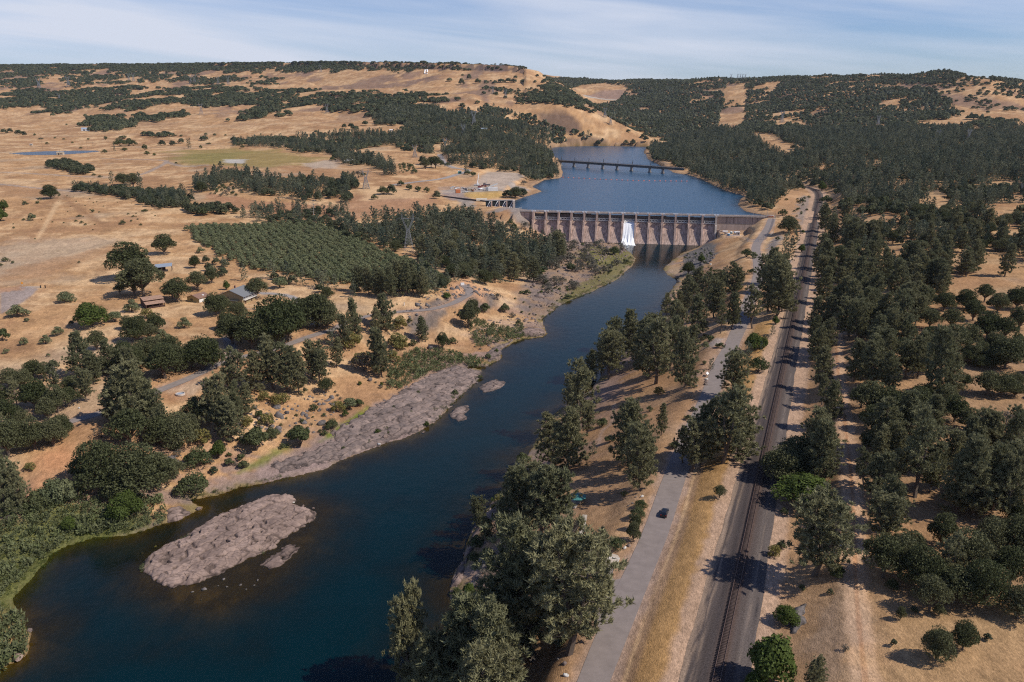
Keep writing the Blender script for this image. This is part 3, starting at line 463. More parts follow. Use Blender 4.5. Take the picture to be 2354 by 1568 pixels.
def water_sheet(name, level, s, mat, below=0.0):
    inside = (s < 3.0) & (Z < level + .6); m4 = inside[:-1, :-1] | inside[:-1, 1:] | inside[1:, 1:] | inside[1:, :-1]; fc = grid_faces(m4); used, inv = np.unique(fc, return_inverse=True)
    V = np.stack([XX.ravel()[used], YY.ravel()[used], np.full(len(used), level)], -1); me = mesh_np(name, V, inv.reshape(-1, 4), mat, True); pt_attr(me, "depth", np.clip(level - Z.ravel()[used], 0, 20)); return tag(link(name, me), kind="structure")
water_sheet("river_water", 0.0, np.where((s_riv > 0) & (ddx > -3) & (ddx < dam_len + 1) & (ddn > 3) & (ddn < 25), -1, s_riv), WM)
water_sheet("reservoir_water", RES, np.where(ddn > 0.5, 99, s_res), WM2)
water_sheet("pond_water", 47.6, s_pond, WM2)
# ------------------------------------------------------------------ roads
def strip(name, line, wl, wr, lift, mat, nx=6, crown=0.0, i0=0, i1=None, wob=0.0):
    ln = line[i0:i1]; t = np.gradient(ln[:, :2], axis=0); t /= np.linalg.norm(t, axis=1)[:, None] + 1e-9; nrm = np.stack([t[:, 1], -t[:, 0]], 1)
    k = np.linspace(-1, 1, nx + 1); off = np.where(k < 0, k * wl, k * wr)[None] * np.ones(len(ln))[:, None]
    if wob: off[:, 0] += (fbm(np.arange(len(ln)) / 2.3, np.zeros(len(ln)), 5, 3) - .5) * wob; off[:, -1] += (fbm(np.arange(len(ln)) / 2.3, np.zeros(len(ln)), 9, 3) - .5) * wob
    V = np.stack([ln[:, None, 0] + nrm[:, None, 0] * off, ln[:, None, 1] + nrm[:, None, 1] * off, ln[:, None, 2] + lift + crown * (1 - k ** 2)[None] + 0 * off], -1); a = np.arange(len(ln) * (nx + 1)).reshape(len(ln), nx + 1)
    return link(name, mesh_np(name, V.reshape(-1, 3), np.stack([a[:-1, :-1], a[:-1, 1:], a[1:, 1:], a[1:, :-1]], -1).reshape(-1, 4), mat, True))
ASPH = M("old_asphalt", (.215, .178, .162), .9, (.35, .14), streak=(6.0, .14), bump=.1)
GRAV = M("pale_gravel", (.30, .265, .245), .95, (.6, .16), streak=(7.0, .2)); GRAV2 = M("lane_gravel", (.235, .195, .175), .95, (.6, .2), streak=(7.0, .2))
tag(strip("road", L_road, 3.55, 3.55, .10, ASPH, wob=.35), kind="structure")
tag(strip("dirt_lane", L_lroad, 2.7, 2.7, .12, GRAV2, wob=1.0), kind="structure"); tag(strip("lane_spur_path", L_spur[3:], 2.0, 2.0, .13, GRAV2, wob=.8), kind="structure")
tag(strip("drive_path", L_drive, 2.2, 2.2, .12, GRAV, wob=.8), kind="structure"); tag(strip("yard_road", L_yard, 4.4, 4.4, .15, GRAV, wob=1.0), kind="structure"); tag(strip("forest_road", L_froad, 5.0, 5.0, .2, GRAV, wob=2.0), kind="structure")
park = W2(Q('E', (635, 1330), (880, 1385), (850, 1500), (890, 1545), (1000, 1520), (1080, 1440), (1000, 1700), (780, 2450), (660, 2300), (622, 2180), (545, 1900), (560, 1500)), 25.66)
b = MB(); b.add([(x, y, 25.655) for x, y in park], [tuple(range(len(park)))]); pm = b.mesh("parking_pavement", ASPH)
if pm.polygons[0].normal.z < 0: pm.flip_normals()
tag(link("parking_pavement", pm), kind="structure")
# ------------------------------------------------------------------ railway
BALL = bpy.data.materials.new("ballast_stone"); BALL.use_nodes = True; bn = BALL.node_tree.nodes; bl_ = BALL.node_tree.links; bb = bn['Principled BSDF']; bb.inputs['Roughness'].default_value = .95; bb.inputs['Specular IOR Level'].default_value = .05
b1 = bn.new("ShaderNodeAttribute"); b1.attribute_name = "tone"; b2 = bn.new("ShaderNodeTexCoord"); b3 = bn.new("ShaderNodeTexNoise"); b3.inputs['Scale'].default_value = 2.6; b3.inputs['Detail'].default_value = 5; b3.inputs['Roughness'].default_value = .8; bl_.new(b2.outputs['Object'], b3.inputs['Vector']); b4 = bn.new("ShaderNodeMapRange"); b4.inputs['From Min'].default_value = .3; b4.inputs['From Max'].default_value = .7; b4.inputs['To Min'].default_value = .5; b4.inputs['To Max'].default_value = 1.5; bl_.new(b3.outputs['Fac'], b4.inputs['Value'])
b5 = bn.new("ShaderNodeVectorMath"); b5.operation = 'SCALE'; bl_.new(b1.outputs['Color'], b5.inputs[0]); bl_.new(b4.outputs[0], b5.inputs['Scale']); bl_.new(b5.outputs[0], bb.inputs['Base Color']); b6 = bn.new("ShaderNodeBump"); b6.inputs['Strength'].default_value = .7; b6.inputs['Distance'].default_value = .2; bl_.new(b3.outputs['Fac'], b6.inputs['Height']); bl_.new(b6.outputs[0], bb.inputs['Normal'])
rl = L_rail; t = np.gradient(rl[:, :2], axis=0); t /= np.linalg.norm(t, axis=1)[:, None]; rn = np.stack([t[:, 1], -t[:, 0]], 1); dist = np.concatenate([[0], np.cumsum(np.linalg.norm(np.diff(rl[:, :2], axis=0), axis=1))])
offs = np.concatenate([np.linspace(-7.4, -2.2, 14), np.array([-1.9, -1.5, 0, 1.5, 1.9]), np.linspace(2.2, 6.4, 12)]); hts = np.interp(np.abs(offs), [0, 1.5, 2.3, 3.2, 5, 6.2, 7.5], [.66, .66, .52, .24, .16, .13, .02]); O_ = offs[None] + 0 * dist[:, None]; D_ = dist[:, None] + 0 * offs[None]
wfac = np.interp(rl[:, 1], [150, 330, 520], [1.0, .74, .66])[:, None]; jit_ = (1 + (fbm(D_ / 9, O_ * 3, 3, 3) - .5) * .14 * (np.abs(O_) > 4.5)) * np.where(np.abs(O_) > 2.2, wfac + (1 - wfac) * 2.2 / np.maximum(np.abs(O_), 2.2), 1)
V = np.stack([rl[:, None, 0] + rn[:, None, 0] * O_ * jit_, rl[:, None, 1] + rn[:, None, 1] * O_ * jit_, rl[:, None, 2] + hts[None] + (fbm(D_ / 3, O_, 8, 3) - .5) * .08], -1); a = np.arange(V.shape[0] * V.shape[1]).reshape(V.shape[:2])
bc = np.broadcast_to(np.array((.082, .066, .061)), O_.shape + (3,)).copy(); nz_ = fbm(D_ / 26, O_ * 1.1, 14, 4); nf_ = fbm(D_ / 5, O_ * 2.2, 15, 3)
bc = mixc(bc, np.exp(-((O_ + 4.7 + (nz_ - .5)) / .35) ** 2) * sstep(.35, .6, nf_) * .8, (.26, .19, .14)); bc = mixc(bc, sstep(2.6, 3.6, O_) * .75, (.128, .106, .096)); bc = mixc(bc, np.exp(-((O_ - 4.0) / .3) ** 2) * sstep(.4, .6, nf_) * .5, (.25, .19, .15)); bc = mixc(bc, sstep(5.9, 7.0, np.abs(O_ - .4) + (nf_ - .5) * 1.5) * .9, (.30, .215, .155)); bc = mixc(bc, (1 - sstep(1.5, 2.2, np.abs(O_))) * .6, (.10, .072, .062)); bc = bc * (1 + (nz_ - .5)[..., None] * .5)
bme = mesh_np("railway_ballast", V.reshape(-1, 3), np.stack([a[:-1, :-1], a[:-1, 1:], a[1:, 1:], a[1:, :-1]], -1).reshape(-1, 4), BALL, True); pt_attr(bme, "tone", np.concatenate([bc, np.ones(O_.shape + (1,))], -1).reshape(-1, 4), 'FLOAT_COLOR'); tag(link("railway_ballast", bme), kind="structure")
def along(s):
    x = np.interp(s, dist, rl[:, 0]); y = np.interp(s, dist, rl[:, 1]); return x, y, np.interp(s, dist, rn[:, 0]), np.interp(s, dist, rn[:, 1])
trk = thing("railway_track", "rusty single railway track on grey ballast running beside the wooded bank", "railway track", (0, 0, 0))
s = np.arange(0, dist[-1], 2.0); x, y, nx_, ny_ = along(s)
for side in (-.752, .752):
    pr = [(-.075, .84), (-.075, .99), (.075, .99), (.075, .84)]; V = np.stack([np.stack([x + nx_ * (side + o), y + ny_ * (side + o), 29 + h + 0 * x], -1) for o, h in pr], 1); a = np.arange(V.shape[0] * 4).reshape(-1, 4); fc = np.concatenate([np.stack([a[:-1, i], a[1:, i], a[1:, (i + 1) % 4], a[:-1, (i + 1) % 4]], -1) for i in range(4)])
    link("rail", mesh_np("rail", V.reshape(-1, 3), fc, M("rusty_rail", (.13, .085, .072), .5, (2.0, .3), metal=.3)), trk)
s = np.arange(0, dist[-1], .56); x, y, nx_, ny_ = along(s); rs = np.random.default_rng(4); ang = rs.normal(0, .012, len(s)); ex, ey = nx_ - ny_ * ang, ny_ + nx_ * ang; V = []
for sx, sy, h in ((-1.3, -.13, .60), (1.3, -.13, .60), (1.3, .13, .60), (-1.3, .13, .60), (-1.3, -.13, .84), (1.3, -.13, .84), (1.3, .13, .84), (-1.3, .13, .84)): V.append(np.stack([x + ex * sx - ey * sy, y + ey * sx + ex * sy, 29 + h + 0 * x], -1))
V = np.stack(V, 1); b0 = (np.arange(len(s)) * 8)[:, None, None] + np.array([(4, 5, 6, 7), (0, 1, 5, 4), (1, 2, 6, 5), (2, 3, 7, 6), (3, 0, 4, 7)])[None]
tag(link("sleeper", mesh_np("sleeper", V.reshape(-1, 3), b0.reshape(-1, 4), M("sleeper_wood", (.080, .054, .046), .9, (.8, .35), streak=(9.0, .3))), trk), kind="stuff")
link("rust_bed", None); bpy.data.objects.remove(bpy.data.objects["rust_bed"])
# ================================================================== VEGETATION: PROTOTYPES
def tri_from(cen, d, ln, w, rng):                        # slender triangles: from cen along d
    r = rng.normal(size=d.shape); sdv = np.cross(d, r); sdv /= np.linalg.norm(sdv, axis=1)[:, None] + 1e-9
    return np.stack([cen - sdv * w[:, None], cen + sdv * w[:, None], cen + d * ln[:, None]], 1)
def limbs_mesh(segs, n=5):                               # tapered limbs (p0, p1, r0, r1) as triangles
    out = []
    for p, r, a, b in segs:
        p = np.array(p, float); r = np.array(r, float); d = r - p; L = np.linalg.norm(d)
        if L < 1e-6: continue
        d /= L; u = np.cross(d, (0.31, .2, .93)); u /= np.linalg.norm(u) + 1e-9; v = np.cross(d, u); t = np.arange(n) * 2 * math.pi / n
        ring = np.cos(t)[:, None] * u + np.sin(t)[:, None] * v; A = p + ring * a; B = r + ring * b; A2 = np.roll(A, -1, 0); B2 = np.roll(B, -1, 0)
        out += [np.stack([A, A2, B2], 1), np.stack([A, B2, B], 1)]
    return np.concatenate(out)
def pine(seed, nb, per, tl, tw, leaders=None, rad=.28, low=.06, top=.55, lean=.05, open_=0.0, sub=True):
    """grey pine, height 1: forked leaders, rising limbs that end in needle tufts"""
    rng = np.random.default_rng(seed); segs = []; tc = []; td = []
    nl = leaders or int(rng.integers(1, 4)); fork = rng.uniform(.04, .20); ang0 = rng.uniform(0, 6.28); ln = rng.uniform(-lean, lean, 2); base = np.zeros(3); fk = np.array((ln[0], ln[1], fork)); r0 = .0135 + .003 * nl
    if nl > 1: segs.append((base, fk, r0 * 1.25, r0))
    for k in range(nl):
        a = ang0 + k * 6.28 / nl + rng.uniform(-.4, .4); sp = rng.uniform(.05, .15) if nl > 1 else rng.uniform(0, .03); h = rng.uniform(.86, 1.0) if k else 1.0
        tip = np.array((fk[0] * 1.5 + sp * math.cos(a), fk[1] * 1.5 + sp * math.sin(a), h)); st = fk if nl > 1 else base; midp = st * .5 + tip * .5 + np.array((sp * .4 * math.cos(a), sp * .4 * math.sin(a), 0)); P = lambda t: st * (1 - t) ** 2 + 2 * midp * t * (1 - t) + tip * t * t
        for i in range(6): segs.append((P(i / 6), P((i + 1) / 6), (r0 * .75 * (1 - i / 6) + .002) * (1.3 if nl == 1 and i == 0 else 1), r0 * .75 * (1 - (i + 1) / 6) + .002))
        zst = st[2]; n_ = max(6, nb // nl); ph = rng.uniform(0, 6.28)
        for i in range(n_):
            t0 = max(0.02, (low - zst) / (h - zst)); t = t0 + (1 - t0) * ((i + rng.uniform(0, .8)) / n_); p = P(min(t, .99)); z = p[2] / h
            prof = math.sqrt(max(0.0, 1 - ((z - .30) / .72) ** 2)) * (1 - .35 * max(0, z - top) / (1 - top)); L = rad * prof * rng.uniform(.55, 1.2) * (1.0 if nl == 1 else .82)
            if rng.random() < open_: continue
            az = ph + i * 2.4 + rng.uniform(-.5, .5); el = math.radians(rng.uniform(-14, 16) + 46 * z); dv = np.array((math.cos(az) * math.cos(el), math.sin(az) * math.cos(el), math.sin(el))); e = p + dv * L + np.array((0, 0, .12 * L))
            if sub: segs.append((p, p + (e - p) * .6, .0045, .0025)); segs.append((p + (e - p) * .6, e, .0025, .001))
            m = max(2, int(per * (.5 + L / rad * .6)))
            for j in range(m):
                s = .38 + .64 * (j + rng.uniform(0, 1)) / m; o = rng.normal(size=3) * np.array((.035, .035, .022)) * (1 if sub else .8); tc.append(p + (e - p) * s + o); td.append(dv * .55 + np.array((0, 0, .75)))
        for j in range(max(2, per // 2)): tc.append(tip + rng.normal(size=3) * .015 - np.array((0, 0, .01 * j))); td.append(np.array((0, 0, 1.0)))
    tc = np.array(tc); td = np.array(td); K = 32 if sub else 6; n = len(tc); cen = np.repeat(tc, K, 0); d = np.repeat(td, K, 0) + rng.normal(size=(n * K, 3)) * .75; d /= np.linalg.norm(d, axis=1)[:, None]
    cen = cen + rng.normal(size=cen.shape) * tl * .22
    return tri_from(cen, d, tl * rng.uniform(.6, 1.25, n * K), tw * rng.uniform(.7, 1.3, n * K), rng), limbs_mesh(segs)
def oak(seed, nl, per, ls, rx=.62, droop=.0, trunk=.16, flat=.8, gaps=.0):
    """broad-leaved tree, height 1: lobes of leaves on spreading limbs"""
    rng = np.random.default_rng(seed); T = []; segs = []; th = rng.uniform(.6, 1.0) * trunk
    segs.append(((0, 0, -.02), (rng.uniform(-.03, .03), rng.uniform(-.03, .03), th + .06), .045, .032))
    for k in range(nl):
        f = (k + .5) / nl; az = k * 2.4 + rng.uniform(-.4, .4); rr = rx * math.sqrt(f) * .70; zc = th + (1 - th) * (.30 + .44 * (1 - f) ** 1.3 + rng.uniform(-.12, .12)) - droop * f
        c = np.array((math.cos(az) * rr, math.sin(az) * rr, zc)); R_ = rng.uniform(.17, .27) * (1.1 if k < 2 else 1) * (rx / .62) ** .5
        segs.append(((0, 0, th), c * .55 + np.array((0, 0, th * .35)), .022, .012)); segs.append((c * .55 + np.array((0, 0, th * .35)), c, .012, .004))
        n = int(per * rng.uniform(.8, 1.2)); d = rng.normal(size=(n, 3)); d /= np.linalg.norm(d, axis=1)[:, None]; d = d[(d[:, 2] > -.55 - .4 * rng.random(len(d)))]; bl = rng.normal(size=(14, 3)); bl /= np.linalg.norm(bl, axis=1)[:, None]
        bump = 1 + .22 * np.max(d @ bl.T, axis=1) ** 6 - .12; P = c + d * (R_ * bump * rng.uniform(.72, 1.03, len(d)))[:, None] * np.array((1.12, 1.12, flat)); P = P[P[:, 2] > .02]; d = d[:len(P)]
        if gaps: kk = fbm(P[:, 0] * 7 + k, P[:, 1] * 7 + P[:, 2] * 9, seed, 2) > gaps; P = P[kk]; d = d[:len(P)]
        m = len(P); nn = d + rng.normal(size=(m, 3)) * .6 + np.array((0, 0, .25)); nn /= np.linalg.norm(nn, axis=1)[:, None]; u = np.cross(nn, rng.normal(size=(m, 3))); u /= np.linalg.norm(u, axis=1)[:, None]; v = np.cross(nn, u); s = ls * rng.uniform(.6, 1.35, m)[:, None]
        T.append(np.stack([P + u * s, P - u * s * .6 + v * s * .9, P - u * s * .5 - v * s * .9], 1))
    return np.concatenate(T), limbs_mesh(segs)
def blob(seed, rx, n=90, ls=.16, cone=False):             # far tree: a loose shell of leaf clumps
    rng = np.random.default_rng(seed); d = rng.normal(size=(n, 3)); d[:, 2] = np.abs(d[:, 2]) * 1.1 - .15; d /= np.linalg.norm(d, axis=1)[:, None]; bl = rng.normal(size=(6, 3)); bl /= np.linalg.norm(bl, axis=1)[:, None]; rr = .74 + .34 * np.max(d @ bl.T, 1) ** 3
    P = d * rr[:, None] * np.array((rx, rx, .52)); P[:, 2] += .45
    if cone: P[:, :2] *= np.clip(1.25 - P[:, 2:3] * .75, .3, 1.2)
    nn = d + rng.normal(size=(n, 3)) * .35; nn /= np.linalg.norm(nn, axis=1)[:, None]; u = np.cross(nn, rng.normal(size=(n, 3))); u /= np.linalg.norm(u, axis=1)[:, None]; v = np.cross(nn, u); s = ls * rng.uniform(.7, 1.4, n)[:, None]
    return np.stack([P + u * s, P - u * s * .6 + v * s, P - u * s * .5 - v * s], 1)
def leaf_mat(name, a, b, tint=False, var=.22, trans=.24):
    m = bpy.data.materials.new(name); m.use_nodes = True; n = m.node_tree.nodes; l = m.node_tree.links; p = n['Principled BSDF']; out = n['Material Output']; p.inputs['Roughness'].default_value = .65; p.inputs['Specular IOR Level'].default_value = .12
    if tint: at = n.new("ShaderNodeAttribute"); at.attribute_name = "tint"; f = at.outputs['Fac']
    else: at = n.new("ShaderNodeObjectInfo"); f = at.outputs['Random']
    mx = n.new("ShaderNodeMixRGB"); mx.inputs['Color1'].default_value = (*a, 1); mx.inputs['Color2'].default_value = (*b, 1); l.new(f, mx.inputs['Fac'])
    tc = n.new("ShaderNodeTexCoord"); t = n.new("ShaderNodeTexNoise"); t.inputs['Scale'].default_value = .14 if tint else 9.0; t.inputs['Detail'].default_value = 5; l.new(tc.outputs['Object'], t.inputs['Vector'])
    mr = n.new("ShaderNodeMapRange"); mr.inputs['From Min'].default_value = .35; mr.inputs['From Max'].default_value = .65; mr.inputs['To Min'].default_value = 1 - var; mr.inputs['To Max'].default_value = 1 + var; l.new(t.outputs['Fac'], mr.inputs['Value'])
    vm = n.new("ShaderNodeVectorMath"); vm.operation = 'SCALE'; l.new(mx.outputs['Color'], vm.inputs[0]); l.new(mr.outputs['Result'], vm.inputs['Scale']); l.new(vm.outputs['Vector'], p.inputs['Base Color'])
    tr = n.new("ShaderNodeBsdfTranslucent"); l.new(vm.outputs['Vector'], tr.inputs['Color']); ms = n.new("ShaderNodeMixShader"); ms.inputs[0].default_value = trans; l.new(p.outputs[0], ms.inputs[1]); l.new(tr.outputs[0], ms.inputs[2]); l.new(ms.outputs[0], out.inputs['Surface']); return m
HUE = {'pine': ((.250, .235, .125), (.165, .170, .092)), 'oak': ((.062, .074, .030), (.135, .135, .068)), 'olive': ((.185, .19, .098), (.140, .158, .080)), 'shrub': ((.075, .092, .036), (.105, .112, .052)), 'green': ((.066, .088, .022), (.085, .115, .026)),
       'gold': ((.23, .19, .06), (.20, .185, .065)), 'willow': ((.165, .175, .088), (.13, .15, .062)), 'grey': ((.15, .135, .105), (.12, .115, .09))}
LM = {k: leaf_mat(k + "_leaves", *v) for k, v in HUE.items()}; HT_ = dict(HUE, pine=((.205, .208, .132), (.070, .092, .066)), oak=((.048, .062, .034), (.118, .122, .066))); LMT = {k: leaf_mat(k + "_mass_leaves", *v, tint=True) for k, v in HT_.items()}
BARK = M("bark", (.13, .10, .078), .95, (6.0, .3)); 
NEAR = {'pine': [pine(11, 80, 10, .037, .0058, 1, .28), pine(12, 88, 10, .037, .0058, 2, .31), pine(13, 90, 9, .037, .0058, 3, .34), pine(14, 64, 9, .037, .0058, 1, .21, .10), pine(15, 54, 8, .037, .0058, 2, .27, .26, open_=.2), pine(16, 80, 10, .037, .0058, 2, .27, .04)],
        'oak': [oak(21, 20, 700, .021, .50, gaps=.36), oak(22, 24, 640, .020, .58, .08, gaps=.38), oak(23, 16, 760, .021, .44, gaps=.36), oak(24, 18, 620, .021, .50, 0, .28, gaps=.43)],
        'shrub': [oak(31, 8, 330, .040, .62, 0, .03), oak(32, 10, 300, .038, .74, 0, .03), oak(33, 6, 360, .044, .5, 0, .02)], 'olive': [oak(41, 9, 260, .040, .60, 0, .08), oak(42, 9, 260, .042, .54, 0, .06), oak(43, 10, 240, .040, .64, 0, .08)],
        'green': [oak(51, 13, 520, .028, .58, 0, .06, .95), oak(52, 10, 520, .030, .36, 0, .08, 1.25)], 'gold': [oak(61, 7, 300, .042, .62, 0, .03, gaps=.35)], 'grey': [oak(71, 7, 170, .034, .6, 0, .05, gaps=.45)]}
MIDP = {'pine': [pine(111, 30, 4, .075, .018, 1, .27, sub=False), pine(112, 36, 4, .075, .018, 2, .29, sub=False), pine(113, 36, 4, .075, .018, 3, .31, sub=False), pine(114, 26, 4, .075, .017, 1, .21, .12, sub=False)],
        'oak': [oak(121, 9, 95, .060, .50), oak(122, 10, 90, .058, .58, .06), oak(123, 8, 100, .062, .44)], 'shrub': [oak(131, 5, 70, .085, .64, 0, .02), oak(132, 6, 60, .085, .72, 0, .02)], 'olive': [oak(141, 6, 80, .075, .60, 0, .06), oak(142, 6, 80, .075, .56, 0, .05)],
        'green': [oak(151, 8, 90, .062, .5, 0, .05)], 'gold': [oak(161, 5, 70, .085, .6, 0, .03)], 'grey': [oak(171, 6, 50, .07, .6, 0, .05)]}
FARP = {'pine': [blob(201, .27, 80, .13, True), blob(202, .30, 80, .13, True), blob(203, .24, 70, .13, True)], 'oak': [blob(211, .62, 80, .20), blob(212, .70, 90, .21), blob(213, .55, 70, .20)]}
for k in ('shrub', 'olive', 'green', 'gold', 'grey'): FARP[k] = FARP['oak']
PM = {}
def proto_mesh(lod, kind, i):
    key = (lod, kind, i)
    if key not in PM:
        src = NEAR if lod == 'n' else MIDP; cr, tr = src[kind][i]; PM[key] = (soup(kind + "_crown", cr, LM[kind]), soup(kind + "_trunk", tr, BARK))
    return PM[key]
# ================================================================== VEGETATION: WHERE IT STANDS
TREES = []                                               # kind, x, y, z, height, width factor, phrase, region
rngT = np.random.default_rng(77)
def tree_at(r, x, y, h, kind, w=1.0, say=None, region='lone'):
    px, py = q(r, x, y); p = hit(px, py)
    if p is None: return
    zc = proj(p[0], p[1], p[2])[2]; sc = F / zc * (CP - (py - CY) / F * SP); TREES.append([kind, p[0], p[1], p[2], (h / ZO[r][2]) / float(sc), w, say, region])
def many(r, region, kind, s):
    for t in s.split(';'):
        v = t.split()
        if v:
            nums = [float(a) for a in v if a[0].isdigit() or a[0] in '.-']; kd = [a for a in v if a[0].isalpha()]
            tree_at(r, nums[0], nums[1], nums[2], kd[0] if kd else kind, nums[3] if len(nums) > 3 else 1.0, None, region)
# trees by the road and the near bank, right of the river
many(8, 'bank', 'pine', "1330 1400 860 1.15;1570 1375 800 1.15;1190 1255 560 1.1;1660 1170 560;1450 1120 520;1090 1480 470 .9;830 1900 800 1.2;1060 1880 760 1.1;640 1880 640 1.0;500 1750 700 .75;1010 2020 700 1.1;1380 560 500 1.2;1230 545 440 1.1;1470 548 430 1.15;1800 610 110 1.3;1330 330 270 1.1;950 525 220 .8;1110 560 260;1010 600 170;2055 250 430 .9;1180 330 230")
many(8, 'bank', 'shrub', "2062 372 62;2045 440 78;2012 600 150 .6 oak;2030 520 110 .7 oak;1893 645 80;1740 690 50 1 grey;1715 770 70;1950 285 40 1 gold;1010 720 80;920 740 70;880 980 100 1 green;960 1000 90;1060 970 90 1 green;1090 330 60 1 gold;1060 380 50 1 gold;1250 60 80;800 960 50;1000 860 90 1 grey;930 640 90")
many(5, 'bank', 'pine', "1985 1480 420 1.1;2060 1560 330;1640 1255 450 1.15;1560 1520 400 1.15;1440 1500 330 1.05;1850 905 320 1.15;1790 860 240;1880 720 240;1985 745 300;2170 935 450 1.2;2100 900 380;2250 850 360;2320 735 350 .9;2240 440 120;2300 560 190;2205 1292 215 .8;2160 760 290;2080 800 300;1700 900 200;1590 1130 250;1690 1290 200;1740 1420 90;2235 500 180;2290 420 130;2340 480 180")
many(5, 'bank', 'shrub', "2125 1125 40;2300 1380 60;1850 1340 60;2145 1420 50 1 grey;2190 1010 60 1 gold;1800 1230 70;2040 1240 40")
many(6, 'bank', 'pine', "100 645 300;20 960 380 .8;55 800 260;260 590 220 .8;335 560 250;480 555 285;215 480 270;60 480 260;150 420 240;10 420 220;640 475 400 1.1;590 440 350;685 440 340;625 300 280;560 250 200;670 300 250;700 380 200;335 330 220 1.1;350 1025 300 1.1;455 765 120 .9;542 720 75;190 840 80;275 1485 510 1.15;380 1440 420 1.2;190 1450 400 .8;60 1540 340;120 1500 300;0 1480 260;440 1330 160;240 380 180;110 330 190;280 260 130;250 290 150 1 oak;40 180 90 1 oak;620 600 70")
many(6, 'bank', 'shrub', "495 700 115 1.1 green;560 690 80 1 green;520 855 110 .9;640 525 60 1 green;190 640 50;160 690 50 .9 olive;260 690 50;40 1185 45;75 1125 40;150 800 30;570 640 60 1 grey;440 60 60;490 70 50 1 olive;480 180 50;130 100 60 1 green")
# the row along the railway
many(6, 'rail', 'pine', "960 1545 400 1.15;900 1350 170;1015 1185 260 1.1;960 1080 200;950 965 270 1.1;930 790 240;985 720 230;920 565 220;1000 545 210;950 385 250 1.05;1040 460 200;960 235 180;1010 135 150;905 630 160;1060 620 190;1080 330 190;940 160 150;1030 240 170")
many(3, 'rail', 'pine', "1000 1565 260 1.1;930 1500 170;1015 1330 200;990 1245 190;975 1160 120;960 1420 160;1040 1210 140;1130 1490 180;1160 1340 190")
many(3, 'rail', 'shrub', "960 960 70 1 green;975 1150 100 1 green;985 1045 60 1.2;1000 1330 60;870 1010 20;655 1300 30;830 1255 30 1 green;730 1250 120 1.1 oak;780 1330 110 1 pine;745 1440 150 1 pine;820 1385 60 1 green;700 1400 150 .9 pine;690 1130 50;825 1045 40")
many(9, 'rail', 'pine', "905 835 530 1.25;950 190 400 1.1;905 1620 230;840 190 200")
many(9, 'rail', 'green', "840 335 200 1.6;690 180 80 1.2;600 1600 360 .95;500 1660 170 1;715 1165 125 1.1;680 650 60 .9 shrub;1055 840 90 .9 shrub;690 190 250 1.1 oak;780 130 260 1.1 oak;1080 440 130 1 oak;1070 600 70 .8 oak;640 700 80 1 gold;700 420 60 1 shrub;255 300 95 .9 oak;820 930 40 1 shrub")
# right-hand wood, singled out
many(9, 'wood', 'oak', "1745 1420 240 .72;1930 1345 205 .72;1500 1142 105 .62;1455 1322 60 .7;2100 1282 55 .9;1595 1092 50;1440 935 85;1765 1112 85;1015 962 40;1120 1350 40 1 grey;1380 845 300 .9;1500 830 280 .85;1650 930 290 .85;1960 830 310 .85;1700 1075 250 .85;2070 1030 300 .85;2250 920 290 .85;2310 1130 230 .85;1780 640 250 .85;2120 680 240 .85;2300 700 270 .85;1560 740 230 .8")
many(9, 'wood', 'pine', "1390 620 330 1.1;1300 330 330 1.1;1600 295 560 1.0;1250 210 240;2000 430 520 1.05;2240 480 480;2130 380 460;1880 420 420;1450 520 350;1420 280 300;1700 260 320;1950 250 330;2300 250 330;1330 470 240")
many(6, 'wood', 'pine', "1180 925 280 1.15;1320 960 330 1.1;1430 985 260;1260 880 240;1190 525 200;1240 410 240;1330 430 250;1480 360 270 1.2;1530 620 310 1.1;1400 560 250;1280 600 240;1180 420 180;1765 1035 470 1.0;1850 1000 260;1620 900 300;1540 900 260;1690 860 250;1390 1440 400 1.1;1560 1400 380 1.1;1700 1330 300;1840 1560 300;1950 1520 330;2100 1490 340;2250 1500 380;1480 1520 300;1350 1560 300;2030 1560 300;2320 1330 200")
many(6, 'wood', 'oak', "2100 1020 180;2200 1025 170;2290 1025 110;2000 790 150;2220 830 230;1960 800 110;1870 1200 190;1970 1265 170;2220 1235 130 1 grey;1280 1150 250;1400 1170 220;1500 1190 210;1620 1180 180;1760 1190 170;1230 1100 150;1270 1370 120 .9;1860 720 200;1960 700 190;2100 620 190;2210 640 170;2320 560 170;1690 720 190;1780 780 170;2060 830 100;2150 720 150;2310 640 60 1 shrub;1940 950 90;1700 1000 100 .7 pine;2000 500 150;1850 560 150;1700 560 150;2170 450 150;2300 420 160;1950 420 140;1800 430 140;1660 400 150;1600 500 150;2080 370 130")
